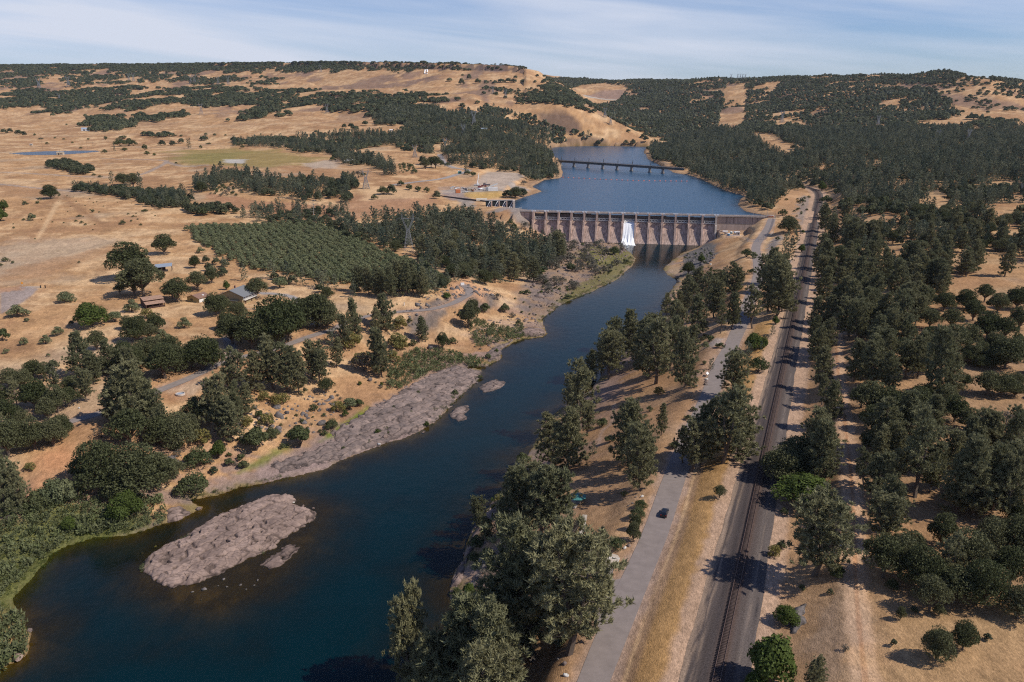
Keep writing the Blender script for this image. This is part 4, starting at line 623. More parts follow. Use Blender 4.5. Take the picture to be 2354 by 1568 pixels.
# left bank: trees below and above the dirt lane
many(7, 'left', 'oak', "700 235 330;950 265 330 1.1;1090 205 220;830 300 200;1340 272 145 1.1 shrub;1475 132 52;1680 92 62 1 shrub;870 435 185 1.1 green;60 410 420 .9 pine;150 380 300 .9 pine;0 300 350 1 pine;255 375 130 1 shrub;370 322 165 .8 olive;480 322 180 .75 olive;480 530 110 1 green;1200 170 150;1220 275 60 1 grey;60 470 60 1 grey")
many(4, 'left', 'oak', "900 215 270 1.15;1135 45 150 1.2;990 335 280 1.05;930 330 200;630 545 172 1.15 green;792 508 85 1 olive;495 532 40;455 375 82 1.2 olive;130 475 88 1.3 olive;187 507 26;405 602 66 1 olive;315 660 66 1 olive;167 667 56 1 olive;20 638 95 1 shrub;45 727 40 1 olive;335 747 20;828 322 88;910 442 92 1 olive;1015 482 75 1 gold;1270 552 78 1 olive;1225 372 175 1.1;1190 350 130;1365 292 140 1.1;1460 242 110;1345 140 95 .8;1490 462 160;1540 440 120;1640 482 120;1600 662 210;1740 695 260;1930 665 340 1.05;1840 680 260;1990 640 200;2080 545 200;2185 545 240;2255 555 190;2130 480 150;1770 352 155;1930 275 92 1 olive;1562 287 68 .9 green;1660 650 180;1570 560 130")
many(4, 'left', 'oak', "945 645 180;1080 585 145;1030 640 130;1130 645 90 1 olive;670 705 145;905 868 200;860 800 170;1060 780 180;1140 898 250;1400 836 235 1.15;1215 848 185;1470 820 170;1330 822 180;1180 760 160;980 790 160;900 1365 260;1130 1375 220;1235 1365 230;930 1005 160;240 1385 215 .9;370 1365 200 .85;180 1390 170 .8;60 1430 260 .9;400 1135 200 .85;250 1110 215 .85;120 1110 210 .95 pine;60 1240 210 .85;80 955 130;370 1010 230 .9 pine;230 885 115;370 835 72;600 1060 210 .95 pine;500 1020 150;310 900 120;160 960 130;20 1110 170 .85;330 1180 160 .85;0 1330 220 .95 pine;150 1250 140;480 1090 140;1370 1205 190;1430 1190 150;420 1300 150;2250 1000 110;880 560 100;700 860 120")
many(4, 'left', 'pine', "565 885 290 1.05;775 865 225;640 940 220;880 1245 430 1.15;800 1210 300 1.1;1000 1225 300 1.1;1065 1250 270;740 1180 200;1120 1330 240;1640 1010 310 1.15;1570 980 220;1890 975 350 1.1;1760 990 260;1985 990 330 1.1;2060 1010 280;2150 900 250;2210 940 230;1480 1265 370 .95;1580 1335 285;1540 1260 240;1690 1150 210;1640 1200 200;1350 1300 160;960 1120 220;2320 820 200;2280 700 140;920 900 220;1600 1100 180")
many(4, 'left', 'shrub', "1510 1445 120 1 green;1370 1505 130;1390 1345 110 1 gold;1770 1395 175;1720 1360 100;1880 1310 85;1790 1172 62;1840 1220 90 1 gold;1700 1230 80 1 gold;2070 1365 155;2020 1300 60;2290 1245 70;2240 1290 40;1960 1060 70 1 gold;1900 1080 80 1 gold;1820 1050 70 1 gold;1580 1500 60;1660 1460 50;1230 1390 70;210 1530 60 1 gold;1950 1380 40;2170 1120 50;2330 1130 80 1 gold;1450 1490 50 1 grey;1230 1440 60 1 grey;1100 1480 80;1150 1540 90;700 1310 90 1 grey")
many(5, 'left', 'pine', "310 565 235 1.15;250 600 190;110 660 300 .8;30 700 230 .8;560 645 165 1.2;280 890 330 1.05;250 830 200;450 330 220;350 345 210;560 335 190;650 315 150;500 300 190;400 290 200;800 235 120;930 245 120;1190 235 200 1.1;1320 235 170;1290 200 150;1080 150 130;1240 150 180;260 330 190;190 320 180;730 260 110;130 300 170")
many(5, 'left', 'shrub', "880 555 190 .7 oak;900 480 140 .8 oak;990 445 78;1125 440 66 .9;700 695 120 .9 oak;1280 322 46;420 700 70 1 gold;380 690 110 1.2 gold;160 850 150 1 grey;130 800 90 1 gold;500 675 50;1220 535 46;770 660 50;1180 480 40 1 grey;350 790 90 1 gold;60 690 120 1 gold;400 560 100 1 gold;730 350 50 1.3 green;1080 360 60 1 grey;1410 245 40;1240 315 26;1390 275 22;470 510 30;1590 160 60;1500 100 30 1 gold;1380 180 50 1 green;1560 350 40 1.2;990 250 110 1 oak;1060 240 90 1 oak;480 1145 30;530 1010 30;280 950 30 1 green;130 945 30 1 green;60 1110 90 1 olive;120 1090 60;30 1160 50 1 green;590 1230 40 1 green;360 1110 30;250 1280 40 1 green;780 1010 40;960 900 30;1010 760 40;1070 720 30 1 green;820 470 40")
many(2, 'left', 'shrub', "1880 1400 60;1960 1460 40;1760 1330 26 1 green;1680 1390 20;1580 1500 50;1160 1200 50;1190 1240 60;1270 1230 70 1 grey;1090 1260 90 1 oak;345 985 75 1 oak;290 985 60;410 925 45;470 955 50;530 965 45;590 970 40;660 1015 60 1 oak;230 1020 40;150 860 36;1150 1010 70 1.1 oak;1200 1010 80 1.1 oak;1250 1000 70 1.1 oak;1120 1000 30;860 845 70 1 pine;870 850 40;910 860 40;730 790 30;580 810 80 1 oak;620 800 80 1 oak;650 805 90 1 oak;560 780 70 1 oak;690 790 50 1 oak;470 800 36;500 840 34;430 790 30;1260 920 40 1 grey;120 870 60 1 grey")
many(1, 'field', 'shrub', "350 1015 100 1.1 oak;0 1170 90 1.1 green;30 1100 80 1 green;225 1165 58 .9 olive;165 1165 20;170 1058 30 1.2;258 1048 22 1.2;275 1025 24;640 1108 26;685 1112 12;850 1192 34 1.1;905 1172 16;920 1142 18;885 1125 16;970 1200 18;1000 1106 26 1.4;545 1140 16 2;565 1185 22;590 1198 18;525 1175 18;440 1183 10;95 1220 16;40 1450 36 1.2;90 1460 22;10 1480 24;545 1458 16;760 1500 16;1385 1390 50 1 olive;1390 970 80 1.0 oak;720 700 28 1.2;730 610 34 .8;850 600 26 2;650 855 18 1.4;692 868 18 1.4;1015 715 34 1.1 green;1065 718 20 1.4 green;790 690 60 .6 pine;830 655 60 1.1;890 650 60 1;860 685 26 1.6 green;920 650 50;1000 680 50 .8;1120 650 44 1.2 oak;1190 650 40 1.2 oak;1250 635 46 1.1 oak;1300 668 70 .9 pine;1405 612 32 1.2 oak;1440 640 16 2;1385 668 26 .8;1215 775 18;975 965 130 .7 pine;920 940 110 1.1 oak;850 920 88 1.1 oak;770 915 90 .8 pine;1640 650 20;1670 665 26;560 670 16 1.4;240 580 18;280 605 14 2;380 600 12 1.4;440 608 12 1.4;500 632 12;610 610 18;325 640 18 1.6 green;130 575 44 1.2 oak;30 568 40 1.4 oak;70 560 36 1.2 oak;165 582 40 1 oak;590 455 26 .8 oak;460 508 12;860 452 22 1 oak;800 465 20 1 oak;770 410 40 .9 oak;1570 482 24 1 oak;1650 478 44 1.1 oak;1700 466 36 1.1 oak;1770 458 56 1.1 oak;1920 450 36 oak;2005 442 30 1 oak;2180 565 26 1 oak;130 258 20 1 oak;1420 580 22 1 oak;1480 582 20 1 oak;1555 582 14;1200 585 20 1.4;1250 585 16 1.6;2290 755 34 1.1")
many(2, 'hills', 'oak', "20 530 40;70 535 50 1.1;100 540 30;165 508 34 1.2;245 510 36;805 338 28;830 230 50 .9;745 208 30 1.3;1200 188 24;940 220 40 1.1;1000 222 24;1060 225 30;880 195 50 .8;1100 215 30;1150 215 34;1190 215 28;1250 220 30;1350 175 20;1410 208 26 1.3;1980 555 20;835 390 40 1.2;940 360 26 1.3;1000 375 24 1.2;1960 640 36 1.2;2010 640 40 1.1;2080 600 36 1.2;2100 620 40 1.1;1770 645 40 1.1;1800 620 24 .6;590 400 30")
# ------------------------------------------------------------------ woods, groves, orchard: spread over the ground they cover
def patch(region, poly, y0, y1, sp, kinds, hts, holes=(), clump=None, w=1.0, line=None):
    poly = np.array(poly); u0, u1 = (poly[:, 0].min() - CX) / F * .97 - .03, (poly[:, 0].max() - CX) / F * 1.06 + .05
    x0, x1 = min(u0 * y0, u0 * y1), max(u1 * y0, u1 * y1); gx = np.arange(x0, x1, sp); gy = np.arange(y0, y1, sp * .9); X, Y = np.meshgrid(gx, gy)
    if line is None: X = X + (np.arange(len(gy)) % 2)[:, None] * sp * .5 + rngT.uniform(-.38, .38, X.shape) * sp; Y = Y + rngT.uniform(-.38, .38, Y.shape) * sp
    else:
        a = line; cx_, cy_ = X.mean(), Y.mean(); xr, yr = X - cx_, (Y - cy_) / .9; X = cx_ + xr * math.cos(a) - yr * math.sin(a); Y = cy_ + xr * math.sin(a) + yr * math.cos(a); X = X + rngT.normal(0, .6, X.shape); Y = Y + rngT.normal(0, .6, Y.shape)
    X, Y = X.ravel(), Y.ravel(); k = (Y > 60) & (np.abs(X / np.maximum(Y, 1)) < 1.2); X, Y = X[k], Y[k]; z = ground(X, Y); px, py, zc = proj(X, Y, z); px0, py0 = px, py; wv = 26 if y0 > 1400 else 12; px = px + (fbm(X / 55, Y / 55, 201, 4) - .5) * wv * 3; py = py + (fbm(X / 70, Y / 110, 207, 4) - .5) * wv * (.9 if y0 > 1400 else 1.5); k = inpoly(px, py, poly)
    for h in holes: k &= ~inpoly(px0, py0, np.array(h))
    if clump: k &= fbm(X / clump[0], Y / clump[0], int(clump[2]) if len(clump) > 2 else 91, 4) > clump[1]
    X, Y, z = X[k], Y[k], z[k]
    k = (z > .4)
    if len(X):
        s = sdist_near(X, Y, RESERVOIR, 20); k &= (s > 1.0) | (Y < 890)
        for nm in ('road', 'rail', 'lroad', 'track'):
            ln = {'road': L_road, 'rail': L_rail, 'lroad': L_lroad, 'track': L_track}[nm]; d, _, _ = nearest(ln, X, Y, 14); k &= d > {'road': 6, 'rail': 9.5, 'lroad': 5, 'track': 2.6}[nm]
    X, Y, z = X[k], Y[k], z[k]; names = [a for a, b in kinds]; pr = np.array([b for a, b in kinds], float); pr /= pr.sum(); ch = rngT.choice(len(names), len(X), p=pr)
    mixn = fbm(X / 45, Y / 45, 95, 3)
    for i in range(len(X)):
        kd = names[ch[i]]
        if len(names) == 2 and sp < 30: kd = names[0] if mixn[i] + rngT.uniform(-.22, .22) > 1 - (.5 + (pr[0] - .5) * .45) - .02 else names[1]
        lo, hi = hts.get(kd, (6, 10)); TREES.append([kd, X[i], Y[i], z[i], rngT.uniform(lo, hi), w * rngT.uniform(.85, 1.2), None, region])
OP = [('oak', .55), ('pine', .45)]; HT = {'oak': (7, 11.5), 'pine': (12, 20), 'shrub': (1.5, 3.5), 'green': (4, 7), 'olive': (4.2, 5.4), 'grey': (2, 4), 'gold': (1.5, 3)}
h_road = Q(3, (1560, 1215), (1900, 1250), (2354, 1290), (2354, 1335), (2150, 1330), (1870, 1290), (1580, 1250)); h_a = Q(3, (1630, 985), (1740, 975), (1880, 1060), (1760, 1085), (1650, 1060)); h_b = Q(3, (1400, 985), (1500, 990), (1600, 1000), (1560, 1020), (1400, 1010)); h_c = Q(3, (2240, 985), (2354, 980), (2354, 1040), (2260, 1040))
patch('wood', Q(9, (1400, 90), (3000, 60), (3000, 1130), (2200, 1080), (1700, 1070), (1580, 1060), (1400, 850), (1390, 620), (1390, 250)), 130, 330, 12, OP, HT, clump=(22, .56))
patch('wood', Q(6, (1270, 1130), (1270, 900), (1500, 800), (3000, 1290), (3000, 1568), (1340, 1568)), 190, 450, 12.5, [('oak', .6), ('pine', .4)], HT, clump=(24, .54))
patch('wood', Q(6, (1550, 830), (1560, 620), (3000, 350), (3000, 1290)), 250, 620, 14, [('oak', .92), ('pine', .08)], {'oak': (5, 8.5), 'pine': (9, 15)}, clump=(34, .50))
patch('wood', Q(6, (1100, 560), (1060, 120), (1900, 330), (1560, 620), (1550, 830), (1240, 900), (1200, 760)), 260, 640, 10, [('pine', .72), ('oak', .28)], HT, clump=(34, .46))
patch('wood', Q(3, (1090, 1560), (1100, 1200), (1080, 1100), (1150, 1000), (1400, 960), (3000, 960), (3000, 1700), (1500, 1600)), 480, 1000, 10, [('oak', .55), ('pine', .45)], HT, [h_road, h_a, h_b, h_c], clump=(45, .42))
patch('forest', Q(3, (520, 1110), (430, 1010), (470, 985), (400, 983), (300, 955), (200, 905), (130, 872), (60, 835), (-20, 815), (-110, 770), (-200, 735), (-240, 690), (-130, 640), (-70, 560), (350, 540), (1500, 545), (2000, 560), (3000, 500), (3000, 960), (1400, 960), (1150, 1000), (1110, 1080), (1000, 900), (960, 930), (880, 930), (830, 900), (820, 960), (720, 960), (660, 1070), (620, 1120)), 820, 2500, 10.5, [('pine', .62), ('oak', .38)], {'oak': (6, 12), 'pine': (10, 23)},
      [h_a, h_b, Q(3, (430, 555), (590, 552), (730, 640), (800, 710), (690, 745), (560, 660)), Q(3, (1860, 640), (1960, 625), (2020, 660), (1900, 660))], clump=(80, .33))
patch('forest', Q(3, (700, 960), (700, 1100), (780, 1180), (850, 1100), (900, 1000), (870, 940)), 820, 1000, 15, [('shrub', 1)], HT, clump=(20, .5))
patch('forest', Q(3, (960, 900), (1090, 900), (1100, 1080), (1040, 1120), (980, 1090)), 850, 1250, 16, [('pine', 1)], {'pine': (7, 12)}, clump=(30, .6))
g_hill = Q(3, (1440, 290), (1570, 235), (1700, 235), (1860, 225), (1980, 150), (2110, 175), (2354, 330), (3000, 420), (3000, 480), (2150, 470), (1900, 440), (1850, 350), (1700, 260), (1600, 250)); g_flat = Q(3, (1590, 490), (1800, 470), (2000, 470), (2090, 490), (1980, 500), (1800, 535), (1640, 520)); g_cut = Q(3, (300, 232), (430, 222), (440, 330), (425, 500), (330, 560), (235, 530), (285, 350)); g_l = Q(3, (550, 290), (620, 225), (655, 235), (620, 290)); g_l2 = Q(3, (90, 275), (200, 262), (300, 265), (300, 285), (180, 285)); g_m = Q(3, (830, 515), (890, 512), (890, 540), (850, 535)); g_n = Q(3, (1170, 530), (1380, 505), (1400, 525), (1200, 545)); g_p = Q(3, (640, 490), (720, 495), (720, 525), (650, 520))
quarry = Q(2, (1570, 265), (1650, 235), (1810, 220), (1960, 235), (1970, 265), (1920, 340), (1760, 375), (1690, 335))
patch('hills', Q(3, (-330, 200), (-100, 190), (440, 185), (1000, 165), (1500, 160), (2000, 120), (2150, 170), (3000, 300), (3000, 530), (1400, 560), (350, 560), (-70, 600), (-150, 560), (-300, 540), (-420, 400)), 1950, 5000, 16.5, [('oak', .7), ('pine', .3)], {'oak': (8, 12), 'pine': (10, 16)}, [g_hill, g_flat, g_cut, g_l, g_l2, g_m, g_n, g_p, quarry], clump=(120, .34), w=1.15)
patch('hills', g_hill, 2200, 3300, 24, [('oak', 1)], {'oak': (6, 10)}, clump=(60, .53), w=1.1); patch('hills', Q(3, (1800, 400), (1850, 330), (1700, 265), (1560, 280), (1560, 420), (1800, 470)), 2200, 3000, 22, [('oak', 1)], {'oak': (7, 11)}, clump=(60, .5)); patch('hills', Q(3, (290, 400), (330, 350), (400, 360), (390, 420), (330, 450)), 2200, 3500, 24, [('oak', 1)], {'oak': (7, 11)}, clump=(50, .5))
patch('hills', Q(2, (1400, 180), (1900, 180), (2354, 175), (2354, 560), (2150, 600), (1800, 430), (1640, 310), (1480, 215)), 2400, 5200, 17, [('oak', .7), ('pine', .3)], {'oak': (8, 12), 'pine': (10, 16)}, [quarry, Q(2, (1960, 250), (2030, 270), (1960, 300))], clump=(120, .32), w=1.15)
# left hills and the foothill oaks
patch('hills', Q(1, (-60, 240), (-60, 92), (1000, 88), (2400, 70), (2400, 135), (1950, 140), (1500, 145), (1100, 150), (500, 152), (300, 175), (260, 255)), 3000, 5300, 19, [('oak', 1)], {'oak': (8, 12)}, clump=(110, .38), w=1.25)
patch('hills', Q(1, (440, 175), (1000, 158), (1300, 178), (1900, 185), (1900, 232), (1400, 218), (900, 208), (480, 250)), 3000, 5000, 20, [('oak', 1)], {'oak': (8, 12)}, clump=(110, .43), w=1.2)
patch('hills', Q(1, (-60, 120), (-60, 80), (1000, 70), (2400, 60), (2400, 110), (1000, 112)), 3300, 5100, 13, [('oak', 1)], {'oak': (6, 11)}, clump=(70, .38), w=1.2)
patch('hills', Q(2, (0, 72), (500, 72), (900, 85), (1230, 95), (1245, 132), (900, 122), (550, 130), (400, 160), (250, 130), (0, 140)), 3000, 4600, 20, [('oak', 1)], {'oak': (7, 11)}, clump=(90, .42), w=1.25)
bandA = Q(1, (-40, 300), (130, 262), (400, 290), (700, 245), (870, 232), (1200, 262), (1350, 250), (1800, 260), (2400, 290), (2400, 418), (2100, 405), (1950, 440), (1800, 455), (1690, 480), (1620, 470), (1800, 385), (1650, 365), (1450, 405), (1370, 372), (1200, 345), (1000, 400), (880, 412), (760, 402), (600, 382), (540, 412), (330, 432), (200, 392), (20, 402))
patch('foothills', bandA, 2100, 3900, 17, [('oak', 1)], {'oak': (8, 13)}, clump=(95, .40, 97), w=1.15)
patch('foothills', Q(1, (570, 505), (640, 430), (780, 430), (800, 470), (900, 505), (880, 530), (740, 535), (640, 535)), 1700, 2700, 15, [('oak', 1)], {'oak': (8, 13)}, clump=(60, .33)); patch('foothills', Q(1, (885, 490), (1000, 445), (1300, 430), (1285, 465), (1100, 490), (950, 505)), 1700, 2700, 16, [('oak', 1)], {'oak': (8, 13)}, clump=(60, .3)); patch('foothills', Q(1, (955, 590), (1000, 560), (1090, 575), (1100, 590), (1160, 560), (1180, 590)), 1500, 2200, 13, [('oak', 1)], {'oak': (8, 13)})
patch('grove', Q(1, (1575, 660), (1650, 610), (1900, 600), (2400, 575), (2400, 725), (2100, 705), (1920, 680), (1760, 645)), 1300, 2200, 13, [('pine', .5), ('oak', .5)], {'oak': (8, 12), 'pine': (11, 18)}, clump=(60, .36))
patch('grove', Q(1, (335, 800), (400, 755), (520, 775), (625, 830), (600, 862), (520, 862), (440, 812)), 900, 1400, 9, [('oak', 1)], {'oak': (9, 12)})
patch('grove', Q(1, (430, 975), (560, 968), (600, 985), (850, 1025), (1080, 1090), (1250, 1090), (1330, 1070), (1280, 1000), (1150, 985), (1000, 980), (880, 960), (700, 950), (560, 940)), 700, 1200, 8.5, [('oak', .85), ('pine', .15)], {'oak': (7, 10), 'pine': (11, 14)}); patch('grove', Q(1, (1000, 1000), (1290, 1000), (1350, 1060), (1240, 1095), (1100, 1070)), 700, 1000, 10, [('pine', 1)], {'pine': (10, 15)}, clump=(30, .4))
patch('grove', Q(1, (1330, 940), (1430, 890), (1480, 850), (1640, 850), (1800, 880), (1950, 890), (2100, 880), (2165, 890), (2100, 965), (1950, 1000), (1780, 1000), (1700, 965), (1600, 900), (1480, 965), (1400, 975)), 750, 1400, 9.5, [('pine', .68), ('oak', .32)], {'oak': (7, 10), 'pine': (12, 19)}); patch('grove', Q(1, (1460, 960), (1600, 910), (1690, 960), (1640, 1010), (1500, 1000)), 750, 1100, 11, [('shrub', .5), ('grey', .5)], {'shrub': (2.5, 5), 'grey': (3, 5)})
patch('grove', Q(1, (2130, 970), (2200, 900), (2354, 880), (2400, 900), (2400, 1010), (2200, 1045), (2050, 1045), (2020, 1010)), 750, 1200, 11, [('pine', .5), ('oak', .5)], HT, clump=(40, .4)); patch('grove', Q(2, (0, 900), (60, 880), (130, 930), (80, 1000), (60, 1060), (0, 1060)), 750, 1200, 11, [('oak', .7), ('pine', .3)], HT)
patch('grove', Q(2, (-100, 700), (0, 690), (130, 700), (270, 770), (380, 840), (390, 862), (300, 855), (200, 805), (0, 795)), 900, 1700, 10, [('oak', .55), ('pine', .45)], HT, clump=(40, .38)); patch('grove', Q(2, (370, 790), (520, 770), (530, 840), (430, 850)), 900, 1500, 11, [('shrub', 1)], HT)
patch('grove', Q(1, (1650, 1150), (1800, 1075), (2050, 1090), (2400, 1110), (2400, 1260), (2000, 1200)), 560, 900, 10.5, [('pine', .55), ('oak', .45)], {'pine': (10, 16), 'oak': (6, 9)}, clump=(30, .36)); patch('grove', Q(1, (1240, 1110), (1330, 1090), (1600, 1090), (1640, 1120), (1440, 1150), (1330, 1140)), 560, 900, 9, [('oak', 1)], HT)
patch('grove', Q(2, (0, 1210), (150, 1190), (300, 1160), (420, 1170), (640, 1130), (860, 1120), (1010, 1170), (1100, 1260), (1260, 1330), (1520, 1350), (1530, 1420), (1440, 1500), (1250, 1568), (800, 1568), (540, 1500), (530, 1380), (380, 1390), (200, 1330), (0, 1290)), 540, 900, 9, [('pine', .62), ('oak', .38)], {'pine': (12, 20), 'oak': (7, 11)}, [Q(2, (850, 1340), (980, 1330), (980, 1420), (860, 1410)), Q(2, (430, 1360), (510, 1360), (520, 1410), (430, 1420))], clump=(24, .33))
patch('grove', Q(5, (0, 350), (140, 330), (430, 330), (640, 330), (800, 250), (880, 180), (1000, 250), (1110, 250), (1250, 160), (1400, 120), (1450, 60), (1200, 0), (900, 0), (700, 150), (300, 250), (0, 280)), 420, 760, 10, [('pine', .65), ('oak', .35)], {'pine': (9, 15), 'oak': (6, 9)}, [Q(5, (640, 330), (800, 250), (850, 200), (1000, 250), (1000, 330), (900, 360))], clump=(24, .38))
patch('grove', Q(4, (1420, 60), (1500, 80), (1700, 190), (1900, 240), (2100, 260), (2352, 280), (2352, 400), (2200, 300), (1980, 200), (1640, 240), (1440, 160)), 430, 640, 10, [('oak', .7), ('pine', .3)], {'pine': (9, 14), 'oak': (6, 8)}, clump=(24, .4))
patch('lake', Q(2, (220, 460), (350, 380), (500, 385), (640, 395), (780, 432), (950, 405), (1100, 405), (1200, 425), (1300, 455), (1500, 525), (1700, 575), (1785, 645), (1640, 652), (1440, 655), (1430, 745), (1470, 800), (1515, 868), (1390, 884), (1310, 918), (1250, 850), (1150, 828), (930, 815), (740, 790), (720, 710), (560, 700), (380, 660), (280, 650), (0, 700), (0, 590), (360, 570), (450, 520), (430, 500), (300, 510)), 1050, 2700, 10.5, [('pine', .55), ('oak', .45)], {'oak': (7, 11), 'pine': (12, 19)}, [Q(2, (230, 660), (370, 650), (400, 690), (300, 700)), Q(2, (860, 515), (920, 510), (910, 535), (870, 540))], clump=(70, .34))
patch('hills', Q(2, (0, 285), (550, 292), (760, 322), (700, 352), (600, 362), (500, 362), (400, 372), (250, 442), (100, 425), (0, 395)), 2000, 3300, 16, [('oak', 1)], {'oak': (8, 12)}, clump=(80, .36), w=1.15); patch('hills', Q(2, (220, 420), (420, 360), (640, 380), (700, 400), (640, 440), (430, 510), (300, 505)), 1700, 2900, 15, [('oak', 1)], {'oak': (8, 12)}, clump=(70, .42))
patch('hills', Q(2, (1240, 300), (1380, 250), (1480, 235), (1640, 310), (1750, 400), (1800, 432), (1600, 412), (1400, 372), (1260, 352)), 2200, 3300, 15, [('oak', 1)], {'oak': (8, 12)}, clump=(80, .36), w=1.15); patch('hills', Q(2, (850, 150), (1050, 200), (1250, 230), (1340, 200), (1380, 250), (1240, 340), (1050, 300)), 2300, 3400, 30, [('oak', 1)], {'oak': (6, 10)}, clump=(90, .5)); patch('hills', Q(2, (960, 240), (1160, 290), (1220, 330), (1140, 310), (1000, 280)), 2300, 3300, 16, [('oak', 1)], {'oak': (7, 10)}, clump=(60, .42))
for (a, b) in ((1120, 150), (600, 100), (200, 110)): pass
# the olive orchard in its rows
patch('orchard', Q(1, (1300, 1225), (1360, 1190), (1500, 1150), (1700, 1125), (1900, 1145), (2150, 1200), (2354, 1250)) + Q(2, (130, 1290), (300, 1390), (420, 1430), (560, 1455)) + Q(5, (560, 110), (690, 210), (740, 270), (560, 300), (150, 270), (0, 240)) + Q(4, (2352, 260), (2000, 190), (1700, 120), (1480, 20), (1380, -20)), 440, 800, 6.5, [('olive', 1)], {'olive': (4.6, 6.2)}, line=.42, w=1.2)
# undergrowth along the banks
patch('bank', Q(5, (0, 1560), (0, 1440), (300, 1340), (530, 1250), (740, 1100), (950, 920), (1000, 800), (1150, 640), (1380, 600), (1400, 480), (1700, 300), (1950, 140), (1850, 140), (1600, 280), (1350, 400), (1100, 600), (900, 780), (600, 1020), (300, 1230), (0, 1350)), 230, 700, 7, [('shrub', .6), ('grey', .4)], {'shrub': (.7, 1.8), 'grey': (.6, 1.4)}, clump=(12, .55)); patch('left', Q(5, (0, 900), (500, 560), (850, 330), (1000, 340), (1150, 300), (1300, 420), (900, 640), (500, 800), (300, 1000), (0, 1150)), 300, 620, 9, [('shrub', .6), ('grey', .4)], {'shrub': (.8, 2.2), 'grey': (.8, 2)}, clump=(16, .52)); patch('left', Q(4, (1200, 1500), (1600, 1300), (1800, 1150), (2352, 950), (2352, 1250), (1900, 1380), (1500, 1560)), 240, 480, 8, [('shrub', .5), ('grey', .3), ('gold', .2)], {'shrub': (.8, 2.4), 'grey': (.8, 2), 'gold': (1, 2)}, clump=(14, .48))
patch('left', Q(5, (1310, 330), (1330, 60), (1500, -60), (1930, -100), (2000, 60), (1700, 280)), 560, 900, 7, [('shrub', .5), ('green', .2), ('grey', .3)], {'shrub': (.8, 2.4), 'green': (1, 2.6)}, clump=(20, .5)); patch('bank', Q(3, (0, 1400), (170, 1360), (250, 1400), (240, 1568), (0, 1568)), 500, 800, 9, [('shrub', .6), ('green', .4)], {'shrub': (1, 2.5), 'green': (1.2, 3)}, clump=(14, .5)); patch('field', Q(1, (0, 980), (900, 1000), (1250, 1130), (1000, 1250), (300, 1290), (0, 1250)), 600, 1100, 24, [('shrub', 1)], {'shrub': (.6, 1.4)}, clump=(40, .55))
# ================================================================== VEGETATION: BUILDING IT
KN = {'pine': ('pine_tree', 'pine tree'), 'oak': ('oak_tree', 'oak tree'), 'olive': ('olive_tree', 'olive tree'), 'shrub': ('shrub', 'shrub'), 'green': ('leafy_bush', 'bush'), 'gold': ('yellowing_shrub', 'shrub'), 'grey': ('dry_shrub', 'shrub')}
arr = np.array([[t[1], t[2], t[3], t[4], t[5]] for t in TREES]); px, py, zc = proj(arr[:, 0], arr[:, 1], arr[:, 2]); ptop = proj(arr[:, 0], arr[:, 1], arr[:, 2] + arr[:, 3])[1]; size = (py - ptop)
wid = np.array([{'pine': .5, 'oak': 1.25, 'shrub': 1.3, 'olive': 1.15, 'green': 1.1, 'gold': 1.2, 'grey': 1.1}[t[0]] for t in TREES]) * arr[:, 3] * arr[:, 4] * F / zc
inview = (px + wid > 0) & (px - wid < 2353) & (ptop < 1568) & (zc > 20)
margin = (px > -900) & (px < 3400) & (ptop < 2400)
KID = np.array([{'pine': 0, 'oak': 1, 'olive': 2, 'shrub': 3, 'grey': 3, 'gold': 3, 'green': 4}[t[0]] for t in TREES]); area = size * wid
INDIV = []; REST = []
for kid in range(5):
    ix = np.where((KID == kid) & margin)[0]; vis = ix[inview[ix]]; vis = vis[np.argsort(-area[vis])]; lim = 300 if kid < 3 else 290; keep = set(vis[:lim].tolist()); INDIV += sorted(keep); REST += [i for i in ix if i not in keep]
MARKS = [(k, q(*v)) for k, v in {
    'the black car': (8, 2230, 400), 'the green-roofed shelter': (8, 1630, 320), 'the accessible parking slab': (8, 1840, 730), 'the road fork': (8, 1850, 1000), 'the near road end': ('P', 1380, 1540), 'the white info board': (6, 168, 872), 'the white trackside cabinet': (6, 745, 200), 'the steel entrance gate': (3, 485, 1305),
    'the railway bend': (3, 950, 960), 'the white rubbish bag': (9, 1090, 628), 'the big rock island': (7, 1500, 620), 'the small rock islet': (5, 1050, 950), 'the round concrete ring': (4, 1243, 1003), 'the lane-bend pole': (4, 1525, 800), 'the brown barn': (4, 1020, 380), 'the open tin shed': (4, 1130, 110), 'the two-storey house': (4, 1650, 310), 'the yellow cottage': (4, 1380, 330),
    'the white roadside box': (5, 835, 255), 'the tall steel pylon': (2, 465, 1250), 'the white spill chute': (2, 1985, 1250), 'the intake gates': (2, 1100, 1060), 'the orange container': (2, 805, 965), 'the white trailer': (2, 1045, 950), 'the long rail bridge': (2, 1850, 790), 'the farm pond': (1, 420, 695), 'the green meadow': (1, 1700, 720), 'the white farm shed': (1, 595, 540), 'the pale hillside letter': (2, 585, 140),
    'the forest gravel road': (3, 2000, 1280), 'the golden hill': (3, 2150, 330), 'the powerline clearing': (3, 350, 380), 'the reddish dirt track': (9, 1230, 1300), 'the upper wood corner': ('P', 2330, 620), 'the bottom right corner': ('P', 2340, 1550), 'the pale grass clearing': (6, 2180, 1080), 'the orange road sign': (4, 155, 245), 'the paved pad': (4, 100, 340)}.items()]
WORD = {'pine': 'grey-green pine', 'oak': 'dark green oak', 'olive': 'olive', 'shrub': 'green shrub', 'green': 'bright green bush', 'gold': 'yellowing shrub', 'grey': 'dry grey shrub'}
ORD = ['nearest', 'second nearest', 'third nearest', 'fourth nearest', 'fifth nearest', 'sixth nearest', 'seventh nearest', 'eighth nearest', 'ninth nearest', 'tenth nearest']
